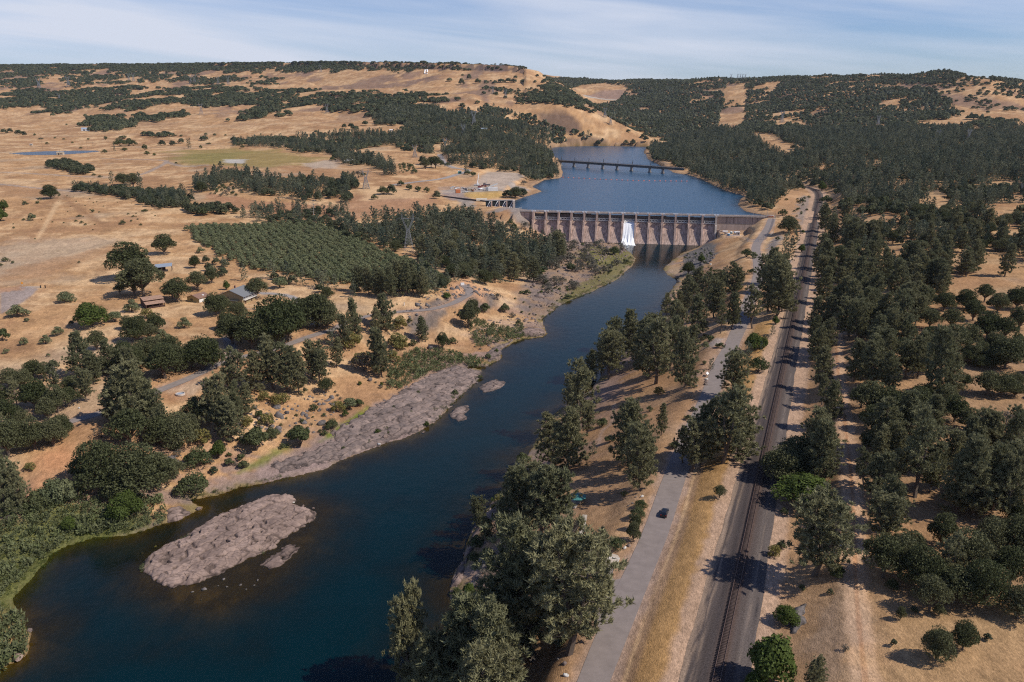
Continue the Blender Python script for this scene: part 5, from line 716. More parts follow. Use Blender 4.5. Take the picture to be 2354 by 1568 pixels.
def ordinal(n):
    w = ['', 'first', 'second', 'third', 'fourth', 'fifth', 'sixth', 'seventh', 'eighth', 'ninth', 'tenth', 'eleventh', 'twelfth', 'thirteenth', 'fourteenth', 'fifteenth', 'sixteenth', 'seventeenth', 'eighteenth', 'nineteenth']
    if n < 20: return w[n]
    t = {2: 'twent', 3: 'thirt', 4: 'fort', 5: 'fift', 6: 'sixt'}[n // 10]; return t + ('ieth' if n % 10 == 0 else 'y-' + w[n % 10])
def label_all(idx):
    cells = {}; cx_ = np.clip(px, 0, 2353); cyy = np.clip((py + ptop) / 2, 0, 1568)
    for i in idx:
        d = [(math.hypot(cx_[i] - m[1][0], (cyy[i] - m[1][1]) * 1.4), m) for m in MARKS]; dd, m = min(d, key=lambda t: t[0]); dx, dy = cx_[i] - m[1][0], (cyy[i] - m[1][1]) * 1.4
        side = ('right of' if dx > 0 else 'left of') if abs(dx) > abs(dy) else ('in front of' if dy > 0 else 'behind'); cells.setdefault((TREES[i][0], m[0], side), []).append((dd, i))
    lab = {}
    for (k, m, side), l in cells.items():
        l.sort(); hs = sorted(size[i] for _, i in l); bn = {}
        for r, (dd, i) in enumerate(l):
            if r < 10: lab[i] = f"{WORD[k]}, {ORD[r]} of its kind {side} {m}" if len(l) > 1 else f"only {WORD[k]} {side} {m}"
            else: bn.setdefault(int(cyy[i] // 130), []).append(i)
        for b, li in bn.items():
            li.sort(key=lambda i: cx_[i]); hgt = ''
            for r, i in enumerate(li): lab[i] = f"{WORD[k]} {side} {m}, {ordinal(r + 1)} from left, {ordinal(12 - b)} row up"
    return lab
LABEL = label_all(INDIV)
GROUPS = {'pine': 'grey pines of the valley', 'oak': 'oaks of the valley', 'olive': 'olive trees of the orchard', 'shrub': 'shrubs on the dry grass', 'green': 'bright green bushes', 'gold': 'yellowing shrubs', 'grey': 'dry grey shrubs'}
for i in INDIV:
    k, x, y, z, h, w = TREES[i][:6]; lod = 'n' if (size[i] > 26 or (k in ('shrub', 'olive', 'green', 'gold', 'grey') and size[i] > 20)) else 'm'; src = NEAR if lod == 'n' else MIDP
    v = int(rngT.integers(len(src[k]))); 
    if k == 'green': v = 0 if w > 1.0 or lod == 'm' else 1
    cm, tm = proto_mesh(lod, k, v); nm, cat = KN[k]; o = thing(nm, LABEL[i], cat, (x, y, z - .05 * min(h, 4)), float(rngT.uniform(0, 6.28)), GROUPS[k]); o.scale = (h * w, h * w * float(rngT.uniform(.9, 1.1)), h)
    if k == 'pine': o.rotation_euler = (float(rngT.normal(0, .035)), float(rngT.normal(0, .035)), o.rotation_euler[2])
    tr = link("trunk", tm, o); cr = link("crown", cm, o)
def bake(name, idx, lod_px, mats):                        # the uncounted rest of a kind as one mass
    T = []; tint = []; B = []
    for i in idx:
        k, x, y, z, h, w = TREES[i][:6]; far_ = size[i] < lod_px; src = FARP if far_ else MIDP; s_ = src[k][int(rngT.integers(len(src[k])))]; V = s_ if far_ else s_[0]; a = rngT.uniform(0, 6.28); ca, sa = math.cos(a), math.sin(a)
        V = V * np.array((h * w, h * w, h)); V = np.stack([V[..., 0] * ca - V[..., 1] * sa + x, V[..., 0] * sa + V[..., 1] * ca + y, V[..., 2] + z - .04 * h], -1); T.append(V.astype(np.float32)); tint.append(np.full(len(V) * 3, rngT.random(), np.float32))
    if not T: return
    me = soup(name, np.concatenate(T), mats); pt_attr(me, "tint", np.concatenate(tint)); tag(link(name, me), kind="stuff")
def kinds(*ks): return [i for i in REST if TREES[i][0] in ks]
bake("pine_woods", kinds('pine'), 13, LMT['pine']); bake("oak_woods", kinds('oak'), 12, LMT['oak']); bake("olive_grove_foliage", kinds('olive'), 3, LMT['olive'])
bake("undergrowth", kinds('shrub'), 5, LMT['shrub']); bake("dry_undergrowth", kinds('grey', 'gold'), 5, LMT['grey']); bake("green_undergrowth", kinds('green'), 4, LMT['green'])
print("TREES", len(TREES), "individual", len(INDIV), "rest", len(REST), {k: sum(1 for i in INDIV if TREES[i][0] == k) for k in KN})
# willows, reeds and bank grass: nobody could count them
def thicket(name, polys, z, sp, ht, mat, blade=False, seed=5, dens=None, K=26):
    rg_ = np.random.default_rng(seed); T = []; tint = []
    for poly in polys:
        w = W2(poly, z); lo, hi = w.min(0), w.max(0); n = int((hi[0] - lo[0]) * (hi[1] - lo[1]) / sp ** 2); X = rg_.uniform(lo[0], hi[0], n); Y = rg_.uniform(lo[1], hi[1], n); k = inpoly(X, Y, w); X, Y = X[k], Y[k]; g = ground(X, Y); k = g > -.35
        if dens: k &= fbm(X / dens[0], Y / dens[0], seed, 3) > dens[1]
        X, Y, g = X[k], Y[k], g[k]; m = len(X); hs = rg_.uniform(ht[0], ht[1], m) * (.6 + .8 * fbm(X / 7, Y / 7, seed + 3, 3)); cen = np.repeat(np.stack([X, Y, g], 1), K, 0); H = np.repeat(hs, K); t = rg_.uniform(.05 if blade else .25, .95, m * K)
        a = rg_.uniform(0, 6.28, m * K); rr = H * .42 * np.sqrt(rg_.uniform(0, 1, m * K)) * np.sqrt(np.clip(1.15 - t, .1, 1)); cen = cen + np.stack([np.cos(a) * rr, np.sin(a) * rr, t * H * .8], 1)
        d = np.stack([np.cos(a) * .45, np.sin(a) * .45, np.full(m * K, .8)], 1) + rg_.normal(size=(m * K, 3)) * (.25 if blade else .6); d /= np.linalg.norm(d, axis=1)[:, None]; T.append(tri_from(cen, d, H * rg_.uniform(.18, .34, m * K) * (1.4 if blade else 1), (.05 if blade else .085) * H * rg_.uniform(.6, 1.2, m * K) * (.7 if blade else 1), rg_)); tint.append(np.repeat(rg_.random(m), K * 3))
    me = soup(name, np.concatenate(T), mat); pt_attr(me, "tint", np.concatenate(tint)); return tag(link(name, me), kind="stuff")
thicket("willow_foliage", [Q(7, (-200, 640), (0, 560), (240, 430), (420, 370), (560, 350), (680, 400), (760, 440), (1000, 350), (1120, 330), (1150, 450), (1000, 500), (850, 530), (640, 545), (450, 600), (330, 680), (250, 760), (150, 860), (40, 960), (0, 1010), (-200, 1100)), Q(7, (-200, 1060), (0, 1060), (130, 1110), (185, 1250), (165, 1370), (60, 1440), (0, 1480), (-200, 1500))], 1.0, 1.35, (2.0, 3.8), LMT['willow'], seed=3)
thicket("willow_thicket_foliage", [Q(5, (310, 1000), (340, 880), (420, 790), (500, 735), (760, 705), (835, 735), (840, 790), (640, 860), (500, 930), (400, 1000)), Q(5, (870, 600), (950, 560), (1130, 560), (1250, 545), (1260, 600), (1130, 640), (930, 690)), Q(5, (800, 760), (930, 740), (1000, 800), (880, 810))], 1.5, 1.6, (1.8, 3.4), LMT['willow'], seed=7)
thicket("bank_grass", [Q(7, (-200, 700), (100, 720), (300, 640), (500, 560), (700, 530), (1150, 460), (1150, 480), (860, 570), (640, 585), (470, 640), (300, 780), (200, 850), (70, 1020), (90, 1080), (200, 1230), (0, 1490), (-200, 1500)), Q(7, (1140, 340), (1320, 290), (1650, 215), (2000, 130), (2000, 160), (1660, 235), (1400, 300), (1320, 320)), Q(5, (420, 1350), (640, 1190), (740, 1090), (860, 970), (950, 880), (960, 900), (870, 990), (750, 1115), (650, 1210), (440, 1330)), Q(5, (990, 820), (1050, 770), (1110, 760), (1060, 795)), Q(5, (1150, 660), (1250, 600), (1380, 590), (1420, 600), (1260, 635)), Q(5, (1360, 500), (1450, 400), (1700, 290), (1900, 200), (1990, 60), (2030, 80), (1960, 170), (1740, 310), (1480, 415), (1400, 500)), Q(8, (740, 960), (830, 900), (900, 960), (830, 1060), (740, 1010)), Q(8, (1030, 300), (1100, 260), (1110, 340), (1040, 380))], .4, .85, (.5, 1.3), LMT['green'], blade=True, seed=9, dens=(5, .45))

DG = leaf_mat("dry_grass", (.50, .35, .17), (.40, .26, .13), tint=True, var=.15, trans=.3)
thicket("dry_grass", [[(1440, 1567), (1480, 1440), (1560, 1200), (1640, 1000), (1740, 760), (1760, 760), (1720, 950), (1650, 1200), (1590, 1450), (1560, 1567)], [(1810, 1567), (1800, 1400), (1860, 1150), (1940, 1000), (2353, 1300), (2353, 1567)], [(1290, 1280), (1340, 1060), (1500, 900), (1580, 900), (1480, 1200), (1420, 1280)]], 27, 1.5, (.35, .8), DG, blade=True, seed=13, dens=(9, .42), K=7)
thicket("field_grass", [[(0, 640), (300, 480), (450, 540), (480, 620), (640, 700), (500, 800), (330, 760), (120, 850), (0, 860)], [(330, 1130), (520, 950), (760, 840), (1000, 640), (1100, 640), (900, 790), (640, 1000), (430, 1130)], [(60, 1080), (250, 950), (400, 900), (500, 900), (300, 1010), (100, 1160)]], 19, 2.6, (.4, .9), DG, blade=True, seed=17, dens=(16, .45), K=7)

thicket("islet_grass", [Q(7, (1160, 620), (1330, 500), (1440, 500), (1420, 540), (1250, 600)), Q(7, (950, 760), (1000, 700), (1080, 690), (1060, 740), (970, 800)), Q(7, (1380, 480), (1480, 500), (1440, 540)), Q(7, (1720, 380), (1790, 370), (1780, 410)), Q(7, (1780, 640), (1830, 640), (1810, 690)), Q(5, (970, 930), (1070, 900), (1130, 920), (1070, 925)), Q(5, (750, 1130), (840, 1090), (870, 1100), (780, 1160)), Q(5, (600, 1120), (720, 1080), (740, 1100), (620, 1160)), Q(5, (240, 1270), (320, 1240), (300, 1290)), Q(5, (730, 1010), (800, 990), (790, 1030), (740, 1040))], .9, .7, (.6, 1.4), LMT['willow'], blade=True, seed=23, dens=(3, .4))
# ================================================================== ROCKS
def rock_mat(name, col, dark, sc=1.0):
    m = bpy.data.materials.new(name); m.use_nodes = True; n = m.node_tree.nodes; l = m.node_tree.links; p = n['Principled BSDF']; p.inputs['Roughness'].default_value = .9; p.inputs['Specular IOR Level'].default_value = .15; tc = n.new("ShaderNodeTexCoord")
    t = n.new("ShaderNodeTexNoise"); t.inputs['Scale'].default_value = .28 * sc; t.inputs['Detail'].default_value = 10; t.inputs['Roughness'].default_value = .7; v = n.new("ShaderNodeTexVoronoi"); v.feature = 'DISTANCE_TO_EDGE'; v.inputs['Scale'].default_value = .34 * sc; mp = n.new("ShaderNodeMapping"); mp.inputs['Rotation'].default_value = (0, 0, R(-52)); mp.inputs['Scale'].default_value = (.45, 1.5, 1)
    l.new(tc.outputs['Object'], t.inputs['Vector']); mv = n.new("ShaderNodeVectorMath"); mv.operation = 'ADD'; l.new(tc.outputs['Object'], mv.inputs[0]); l.new(t.outputs['Color'], mv.inputs[1]); l.new(mv.outputs[0], mp.inputs['Vector']); l.new(mp.outputs[0], v.inputs['Vector'])
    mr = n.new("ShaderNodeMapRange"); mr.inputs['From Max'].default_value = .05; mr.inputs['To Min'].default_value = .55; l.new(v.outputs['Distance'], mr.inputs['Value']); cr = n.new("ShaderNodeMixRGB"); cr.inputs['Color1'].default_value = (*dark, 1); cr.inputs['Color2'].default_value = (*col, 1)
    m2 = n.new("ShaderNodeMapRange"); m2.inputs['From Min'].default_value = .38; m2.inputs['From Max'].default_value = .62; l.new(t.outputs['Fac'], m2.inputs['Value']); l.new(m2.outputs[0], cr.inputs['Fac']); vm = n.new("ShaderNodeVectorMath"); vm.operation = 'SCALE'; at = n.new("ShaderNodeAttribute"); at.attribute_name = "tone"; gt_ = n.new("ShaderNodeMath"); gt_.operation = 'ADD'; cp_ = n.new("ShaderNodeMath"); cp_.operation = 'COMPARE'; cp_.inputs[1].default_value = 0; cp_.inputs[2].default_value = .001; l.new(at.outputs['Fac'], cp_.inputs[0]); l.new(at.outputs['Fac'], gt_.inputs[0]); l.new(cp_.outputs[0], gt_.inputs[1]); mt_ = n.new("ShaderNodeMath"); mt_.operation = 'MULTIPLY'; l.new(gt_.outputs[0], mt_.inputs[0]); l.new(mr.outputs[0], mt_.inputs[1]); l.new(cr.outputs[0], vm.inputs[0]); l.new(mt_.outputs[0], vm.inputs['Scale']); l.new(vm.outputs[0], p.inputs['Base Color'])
    bp = n.new("ShaderNodeBump"); bp.inputs['Strength'].default_value = .4; bp.inputs['Distance'].default_value = .2; l.new(t.outputs['Fac'], bp.inputs['Height']); l.new(bp.outputs[0], p.inputs['Normal']); return m
PINKROCK = rock_mat("pinkish_rock", (.295, .212, .175), (.165, .118, .10)); GREYROCK = rock_mat("grey_rock", (.27, .20, .17), (.14, .11, .10)); DARKROCK = rock_mat("dark_rock", (.19, .165, .155), (.11, .095, .09), 2.0)
def rock_mass(name, label, cat, pts, hmax, mat, cell=.45, z0=0.0, ang=.9, steep=2.2, on_ground=False, seed=1, kind=None, ragged=1.2):
    w = W2(pts, z0); lo, hi = w.min(0) - 2, w.max(0) + 2; X, Y = np.meshgrid(np.arange(lo[0], hi[0], cell), np.arange(lo[1], hi[1], cell)); s = sdist(X, Y, w) + (fbm(X / 2.2, Y / 2.2, seed, 3) - .5) * ragged * 2
    a, b = X * math.cos(ang) + Y * math.sin(ang), -X * math.sin(ang) + Y * math.cos(ang); wob = fbm(X / 6, Y / 6, seed + 5, 3) * 3
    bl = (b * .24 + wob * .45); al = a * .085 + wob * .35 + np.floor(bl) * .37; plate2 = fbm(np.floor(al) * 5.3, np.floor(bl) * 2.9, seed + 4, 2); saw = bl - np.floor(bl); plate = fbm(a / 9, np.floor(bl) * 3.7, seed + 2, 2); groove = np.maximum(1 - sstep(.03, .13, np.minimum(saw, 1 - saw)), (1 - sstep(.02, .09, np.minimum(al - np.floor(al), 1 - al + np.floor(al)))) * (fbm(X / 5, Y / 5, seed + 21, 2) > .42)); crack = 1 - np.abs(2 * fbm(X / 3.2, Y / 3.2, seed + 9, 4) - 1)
    h = hmax * (1 - np.exp(-np.maximum(-s, 0) / steep)) * (.6 + .8 * fbm(X / 13, Y / 13, seed + 11, 3)) + hmax * (.42 * (plate - .5) + .30 * (saw - .5) + .38 * (plate2 - .5)) * sstep(0, 2, -s) - (hmax * .32 * groove + hmax * .12 * sstep(.88, .97, crack)) * sstep(0, 1.5, -s) + (fbm(X / .9, Y / .9, seed + 3, 2) - .5) * .12
    zg = ground(X, Y) if on_ground else np.full(X.shape, z0); z = zg + np.where(s < 0, h, -np.clip(s, 0, 1.5) * 1.1 - .12); inside = s < .9; m4 = inside[:-1, :-1] & inside[:-1, 1:] & inside[1:, 1:] & inside[1:, :-1]; i = np.arange(X.size).reshape(X.shape); fc = np.stack([i[:-1, :-1], i[:-1, 1:], i[1:, 1:], i[1:, :-1]], -1)[m4].reshape(-1, 4); used, inv = np.unique(fc, return_inverse=True)
    c = w.mean(0); V = np.stack([X.ravel()[used] - c[0], Y.ravel()[used] - c[1], z.ravel()[used] - z0], -1); rm = mesh_np(name, V, inv.reshape(-1, 4), mat); pt_attr(rm, 'tone', ((.72 + .42 * plate + .36 * (plate2 - .3)) * (1 - .45 * groove) * (.62 + .38 * sstep(.0, .5, z - zg)) if z0 == 0 or on_ground else 1 + 0 * z).ravel()[used]); o = link(name, rm, None, (c[0], c[1], z0)); return tag(o, label, cat, None, kind)  # tone also darkens the grooves: crevice shade put into the rock colour
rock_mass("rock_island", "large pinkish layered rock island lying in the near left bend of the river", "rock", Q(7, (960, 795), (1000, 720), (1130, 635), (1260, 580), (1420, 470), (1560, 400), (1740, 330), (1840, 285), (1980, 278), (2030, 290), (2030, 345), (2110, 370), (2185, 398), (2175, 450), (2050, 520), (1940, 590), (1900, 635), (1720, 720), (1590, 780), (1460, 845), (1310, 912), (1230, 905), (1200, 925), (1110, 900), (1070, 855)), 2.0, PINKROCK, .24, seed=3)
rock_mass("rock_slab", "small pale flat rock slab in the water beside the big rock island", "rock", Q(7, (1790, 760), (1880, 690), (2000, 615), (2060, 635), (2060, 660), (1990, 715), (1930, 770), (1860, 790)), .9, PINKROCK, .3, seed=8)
rock_mass("rock_islet", "small round rocky islet with a green grassy rim in mid river", "rock", Q(5, (955, 960), (1000, 925), (1070, 905), (1135, 925), (1120, 955), (1050, 985), (975, 997)), 1.1, GREYROCK, .4, seed=12)
rock_mass("rock_islet", "split boulder islet hugging the left rock shelf in the river", "rock", Q(5, (742, 1160), (770, 1110), (830, 1090), (875, 1085), (880, 1110), (850, 1150), (870, 1180), (810, 1195), (770, 1175)), 1.2, GREYROCK, .35, seed=15)
rock_mass("rock_shelf", "long grey-pink rock shelf sloping into the left side of the river", "rock", Q(5, (-60, 1280), (200, 1130), (450, 980), (640, 870), (790, 800), (870, 825), (960, 840), (950, 890), (860, 975), (740, 1095), (640, 1185), (530, 1250), (300, 1335), (190, 1375), (0, 1440), (-60, 1455)), 1.3, GREYROCK, .34, 1.0, on_ground=True, seed=18, steep=3, ragged=2.5)
rock_mass("rock_shelf", "broken rock ledges along the dry grass bank behind the big rock island", "rock", Q(7, (1850, 80), (2000, 20), (2352, -110), (2352, 10), (2150, 60), (1950, 110)), 1.1, GREYROCK, .38, 1.5, on_ground=True, seed=21, steep=3, ragged=3)
rock_mass("rock_shelf", "flat rock point jutting from the left bank halfway to the dam", "rock", Q(5, (1190, 590), (1290, 545), (1400, 555), (1412, 590), (1380, 608), (1260, 610)), .8, PINKROCK, .5, .5, on_ground=True, seed=23)
rock_mass("rock_shelf", "rocky bank corner with boulders above the long willow thicket", "rock", Q(5, (985, 740), (1050, 690), (1150, 650), (1190, 625), (1180, 650), (1110, 690), (1095, 740), (1020, 790)), .9, GREYROCK, .5, .5, on_ground=True, seed=25)
rock_mass("rock_cliff", "pinkish rock cliff dropping into the river below the near right-bank pines", "rock", Q(8, (1005, 420), (1060, 380), (1130, 370), (1120, 460), (1010, 560), (930, 600), (900, 700), (860, 760), (850, 700), (870, 620), (920, 540)), 1.6, PINKROCK, .4, 1.5, on_ground=True, seed=27, steep=1.2)
rock_mass("rock_cliff", "blocky rock face at the waterline under the big near pine clump", "rock", Q(8, (800, 760), (850, 755), (850, 860), (800, 905), (765, 895), (775, 840)), 1.3, PINKROCK, .35, 1.0, on_ground=True, seed=29, steep=1.0)
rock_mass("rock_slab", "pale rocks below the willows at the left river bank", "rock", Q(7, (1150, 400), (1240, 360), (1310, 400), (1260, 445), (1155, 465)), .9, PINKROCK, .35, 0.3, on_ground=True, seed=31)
rock_mass("rock_outcrop", "dark rock ledge on the cut bank right of the tracks", "rock", Q(9, (740, 980), (800, 950), (860, 940), (850, 1060), (800, 1130), (740, 1120)), 1.2, DARKROCK, .35, 34.0, on_ground=True, seed=33, steep=1.0)
def boulder_mesh(name, seed, mat):
    rng = np.random.default_rng(seed); import bmesh
    bm = bmesh.new(); bmesh.ops.create_icosphere(bm, subdivisions=2, radius=1.0); cuts = rng.normal(size=(9, 3)); cuts /= np.linalg.norm(cuts, axis=1)[:, None]
    for v in bm.verts:
        p = np.array(v.co)
        for c_ in cuts:
            d = p @ c_ - rng.uniform(.60, .72); p = p - c_ * max(d, 0) * .92
        v.co = p * np.array((1.15, .9, .75)) + rng.normal(size=3) * .03
    me = bpy.data.meshes.new(name); bm.to_mesh(me); bm.free(); me.materials.append(mat); return me
BM_ = [boulder_mesh("boulder", 60 + i, m_) for i, m_ in enumerate((GREYROCK, PINKROCK, DARKROCK, GREYROCK))]; WHITEROCK = M("pale_rock", (.52, .49, .45), .9, (1.2, .2)); BW = boulder_mesh("boulder", 71, WHITEROCK)
def boulder(r, x, y, size, label, which=0, group='boulders by the road and banks'):
    p = hit(*q(r, x, y))
    if p is None: return
    o = link("boulder", BW if which == 9 else BM_[which % 4], None, (p[0], p[1], p[2] + size * .18), float(rngT.uniform(0, 6))); o.scale = (size * .5, size * .5, size * .5); return tag(o, label, "boulder", group)
for r, x, y, s_, l_, w_ in (('E', 1308, 285, 1.2, "pale boulder at the roadside below the thin lone pine", 9), ('E', 1325, 342, .9, "grey boulder at the road edge beside the small leafy bush", 0), ('E', 1163, 390, .9, "dark brown boulder in dry grass left of the roadside bushes", 2), ('E', 1100, 424, .7, "flat dark stone in the middle of the picnic lawn", 2), ('E', 1280, 462, .9, "pale stone at the foot of the roadside bushes", 9), ('E', 1215, 292, .7, "small brown stone below the thin lone pine's shadow", 2), ('E', 740, 1038, 1.2, "tan boulder left of the blue parking sign", 1), ('E', 1046, 1068, 1.2, "bright white boulder between the road and the leafy bushes", 9), ('E', 1108, 1028, 1.3, "grey boulder in the shade of the tallest roadside bush", 0), ('E', 950, 1052, .7, "small white stone under the low bush by the sign", 9), ('E', 487, 1158, 1.2, "dark boulder left of the concrete path bend", 2), ('E', 382, 1222, .9, "dark stone at the edge of the big pine clump", 2),
        (8, 1310, 1424, 1.2, "dark boulder under the big pine clump by the lower road", 2), (8, 1332, 1416, 1.0, "second dark boulder touching the big pines' shadow", 2), (8, 1540, 1444, 1.3, "grey boulder on bare earth left of the lower road", 0), (8, 1548, 1526, 1.3, "white rock at the left edge of the lower road", 9), (8, 1495, 1412, .8, "small brown stone near the lower road bend", 2),
        ('H', 925, 1005, 1.7, "topmost boulder in the row of four below the info board", 9), ('H', 930, 1075, 1.8, "second boulder from the info board in the row of four", 0), ('H', 900, 1148, 1.6, "third boulder from the info board in the row of four", 0), ('H', 885, 1225, 1.8, "lowest boulder in the row of four by the road", 0), ('H', 515, 1290, 1.2, "dark boulder on the bare slope below the row of four", 2),
        (7, 1372, 378, 2.2, "rounded pale boulder at the tip of the left channel", 1), (7, 1222, 262, 2.0, "grey boulder at the grass edge above the side channel", 0), (7, 2012, 290, 1.6, "round boulder on the far tip of the big rock island", 1), (7, 2090, 355, 1.3, "pinkish boulder beside the far end of the rock island", 1), (7, 2160, 374, 1.3, "low flat boulder in water off the rock island tip", 1), (7, 2022, 335, 1.2, "white-topped boulder on the rock island tip", 9), (7, 205, 1218, 2.0, "grey boulder at the left shore between two willow clumps", 0), (7, 125, 1408, 3.2, "long pale boulder below the lower willow clump", 1), (7, 975, 655, 1.2, "small rock in shallow water left of the rock island", 1), (7, 1070, 625, 1.0, "pale stone beside the upper left edge of the rock island", 9),
        (5, 200, 915, 3.2, "big dark boulder on the left bank beside dry grass", 2), (5, 612, 695, 4.0, "large dark rock heap on the slope above the willow thicket", 2), (5, 565, 1272, 1.6, "lone round boulder in the water off the rock shelf", 1), (5, 300, 1310, 3.4, "big pale blocky boulder at the rock shelf's waterline", 1), (5, 460, 1180, 2.2, "pale angular rock on the rock shelf near the river", 1), (5, 1780, 338, 2.0, "small brown rock in mid river above the bend", 2), (5, 1855, 300, 3.0, "flat green-edged rock in the river near the left bank", 2), (5, 1225, 628, 1.8, "pink boulder at the waterline by the rock point", 1), (5, 1150, 640, 1.6, "pale boulder on the bank corner", 1), (5, 935, 930, 1.6, "rock in the water at the end of the rock shelf", 0), (5, 990, 285, 2.5, "dark boulder at the dirt lane's sandy bend", 2), (5, 260, 1355, 1.6, "white rock below the big blocky boulder", 9),
        (8, 765, 948, 1.6, "pale rock at the waterline below the near pines", 1), (8, 790, 1010, 2.2, "brown boulder at the near right shore beside green bushes", 1), (4, 545, 1105, 1.2, "pale stone beside the dirt lane under the oaks", 9), (4, 2220, 1215, 4.0, "large dark boulder on the left slope above the river", 2), (4, 1980, 1140, 2.6, "broken dark rock on the left slope among shrubs", 2), (3, 195, 1470, 2.4, "white rock among dark rubble at the right shore below the dam", 9), (2, 2000, 1335, 4.0, "low dark rock in the pool below the white spill", 2), (2, 1640, 1330, 5.0, "pale rock ledge at the pool edge under the dam", 1), (2, 1850, 1325, 5.0, "long pale rock at the shallow edge below the dam", 1)):
    boulder(r, x, y, s_, l_, w_)
def rubble(name, polys, z, n, size, mat, seed):
    rg_ = np.random.default_rng(seed); base_ = BM_[0]; co = np.array([v.co for v in base_.vertices]); tri = np.array([p.vertices for p in base_.polygons]); V = []; Fc = []; k0 = 0
    for poly, nn in zip(polys, n):
        w = W2(poly, z); lo, hi = w.min(0), w.max(0); X = rg_.uniform(lo[0], hi[0], nn * 3); Y = rg_.uniform(lo[1], hi[1], nn * 3); k = inpoly(X, Y, w); X, Y = X[k][:nn], Y[k][:nn]; g = ground(X, Y)
        for x, y, z_ in zip(X, Y, g):
            if z_ < -.6: continue
            s_ = size * rg_.lognormal(0, .5) * .5; a = rg_.uniform(0, 6.28); P = co * s_ * rg_.uniform(.7, 1.3, 3); V.append(np.stack([P[:, 0] * math.cos(a) - P[:, 1] * math.sin(a) + x, P[:, 0] * math.sin(a) + P[:, 1] * math.cos(a) + y, P[:, 2] + z_ + s_ * .15], 1)); Fc.append(tri + k0); k0 += len(co)
    tag(link(name, mesh_np(name, np.concatenate(V), np.concatenate(Fc), mat)), kind="stuff")
rubble("river_gravel", [Q(5, (1250, 340), (1330, 60), (1500, -80), (1700, -130), (1930, -110), (2000, 50), (1700, 290), (1480, 390), (1300, 440)), Q(2, (1540, 1320), (1700, 1325), (1880, 1325), (1960, 1370), (1990, 1420), (1700, 1420)), Q(5, (900, 640), (1000, 520), (1300, 420), (1400, 500), (1250, 600), (1050, 690))], 1.5, [900, 380, 160], 1.25, GREYROCK, 5)
rubble("dark_rubble", [Q(3, (0, 1395), (170, 1360), (240, 1400), (210, 1480), (110, 1568), (-40, 1568)), Q(5, (430, 570), (700, 440), (900, 350), (1080, 335), (1040, 380), (830, 450), (600, 560), (470, 610)), Q(4, (1600, 1250), (1800, 1130), (2200, 1000), (2350, 1050), (2250, 1230), (1900, 1300), (1650, 1350)), Q(7, (1150, 60), (1280, 20), (1290, 110), (1200, 130)), Q(8, (860, 900), (1000, 560), (1090, 600), (1000, 800))], 5, [260, 240, 150, 30, 40], 1.4, DARKROCK, 6)
rubble("river_stones", [river_left[6:40] + [q(7, 1500, 260), q(7, 1000, 500), q(7, 300, 740)], Q(7, (1380, 395), (1250, 460), (1100, 500), (960, 640), (900, 800), (1100, 950), (1300, 930), (1500, 860), (1800, 800), (1900, 800), (1700, 960), (1500, 1060), (1250, 1010), (1000, 960), (850, 800), (1000, 600), (1200, 480))], -.2, [50, 40], .7, DARKROCK, 7)
rubble("shore_stones", [Q(8, (1290, 20), (1190, 140), (1100, 250), (990, 400), (890, 540), (850, 680), (780, 800), (740, 980), (830, 1060), (840, 1000), (800, 880), (880, 740), (930, 600), (1050, 440), (1150, 270))], 0.4, [170], .9, PINKROCK, 8)
# ================================================================== THE DAM
CONC = M("stained_concrete", (.43, .31, .255), .9, (.5, .08), streak=((.7, .5, .02), .62)); CONCL = M("pale_concrete", (.50, .42, .36), .9, (.6, .15), streak=((.8, .8, .08), .25)); STEEL = M("grey_steel", (.52, .50, .48), .6, (2.0, .1)); GATE = M("dark_gate_steel", (.14, .12, .115), .7, (.8, .3), streak=((.3, .3, .05), .3)); WHITE = M("white_paint", (.78, .78, .77), .6, (2.0, .05))
bay = dam_len / 14; drz = math.atan2(dx_[1], dx_[0])
dam = thing("dam", "long concrete gated dam with tall piers crossing the river below the reservoir", "dam", (da[0], da[1], 0), drz)
def prof(p): return [(-d, z) for d, z in p]              # distance downstream -> local y
pier_p = prof([(-3, -2.5), (17.6, -2.5), (9.2, 20.6), (7.8, 21.4), (7.0, 29.9), (-3, 29.9), (-3, 28.5)])
for i in range(15):
    b = MB(); b.prism(pier_p, i * bay - .95, i * bay + .95); b.box((i * bay, -7.9, 21.3), (2.9, 1.5, .9)); b.build("pier", CONCL if i in (14,) else CONC, dam)
face_p = prof([(-3, -2.5), (17, -2.5), (16.2, -.8), (12.6, 4.6), (9.9, 9.5), (7.4, 14.0), (5.3, 17.8), (3.9, 20.2), (2.4, 21.5), (0, 21.7), (-3, 20.5)])
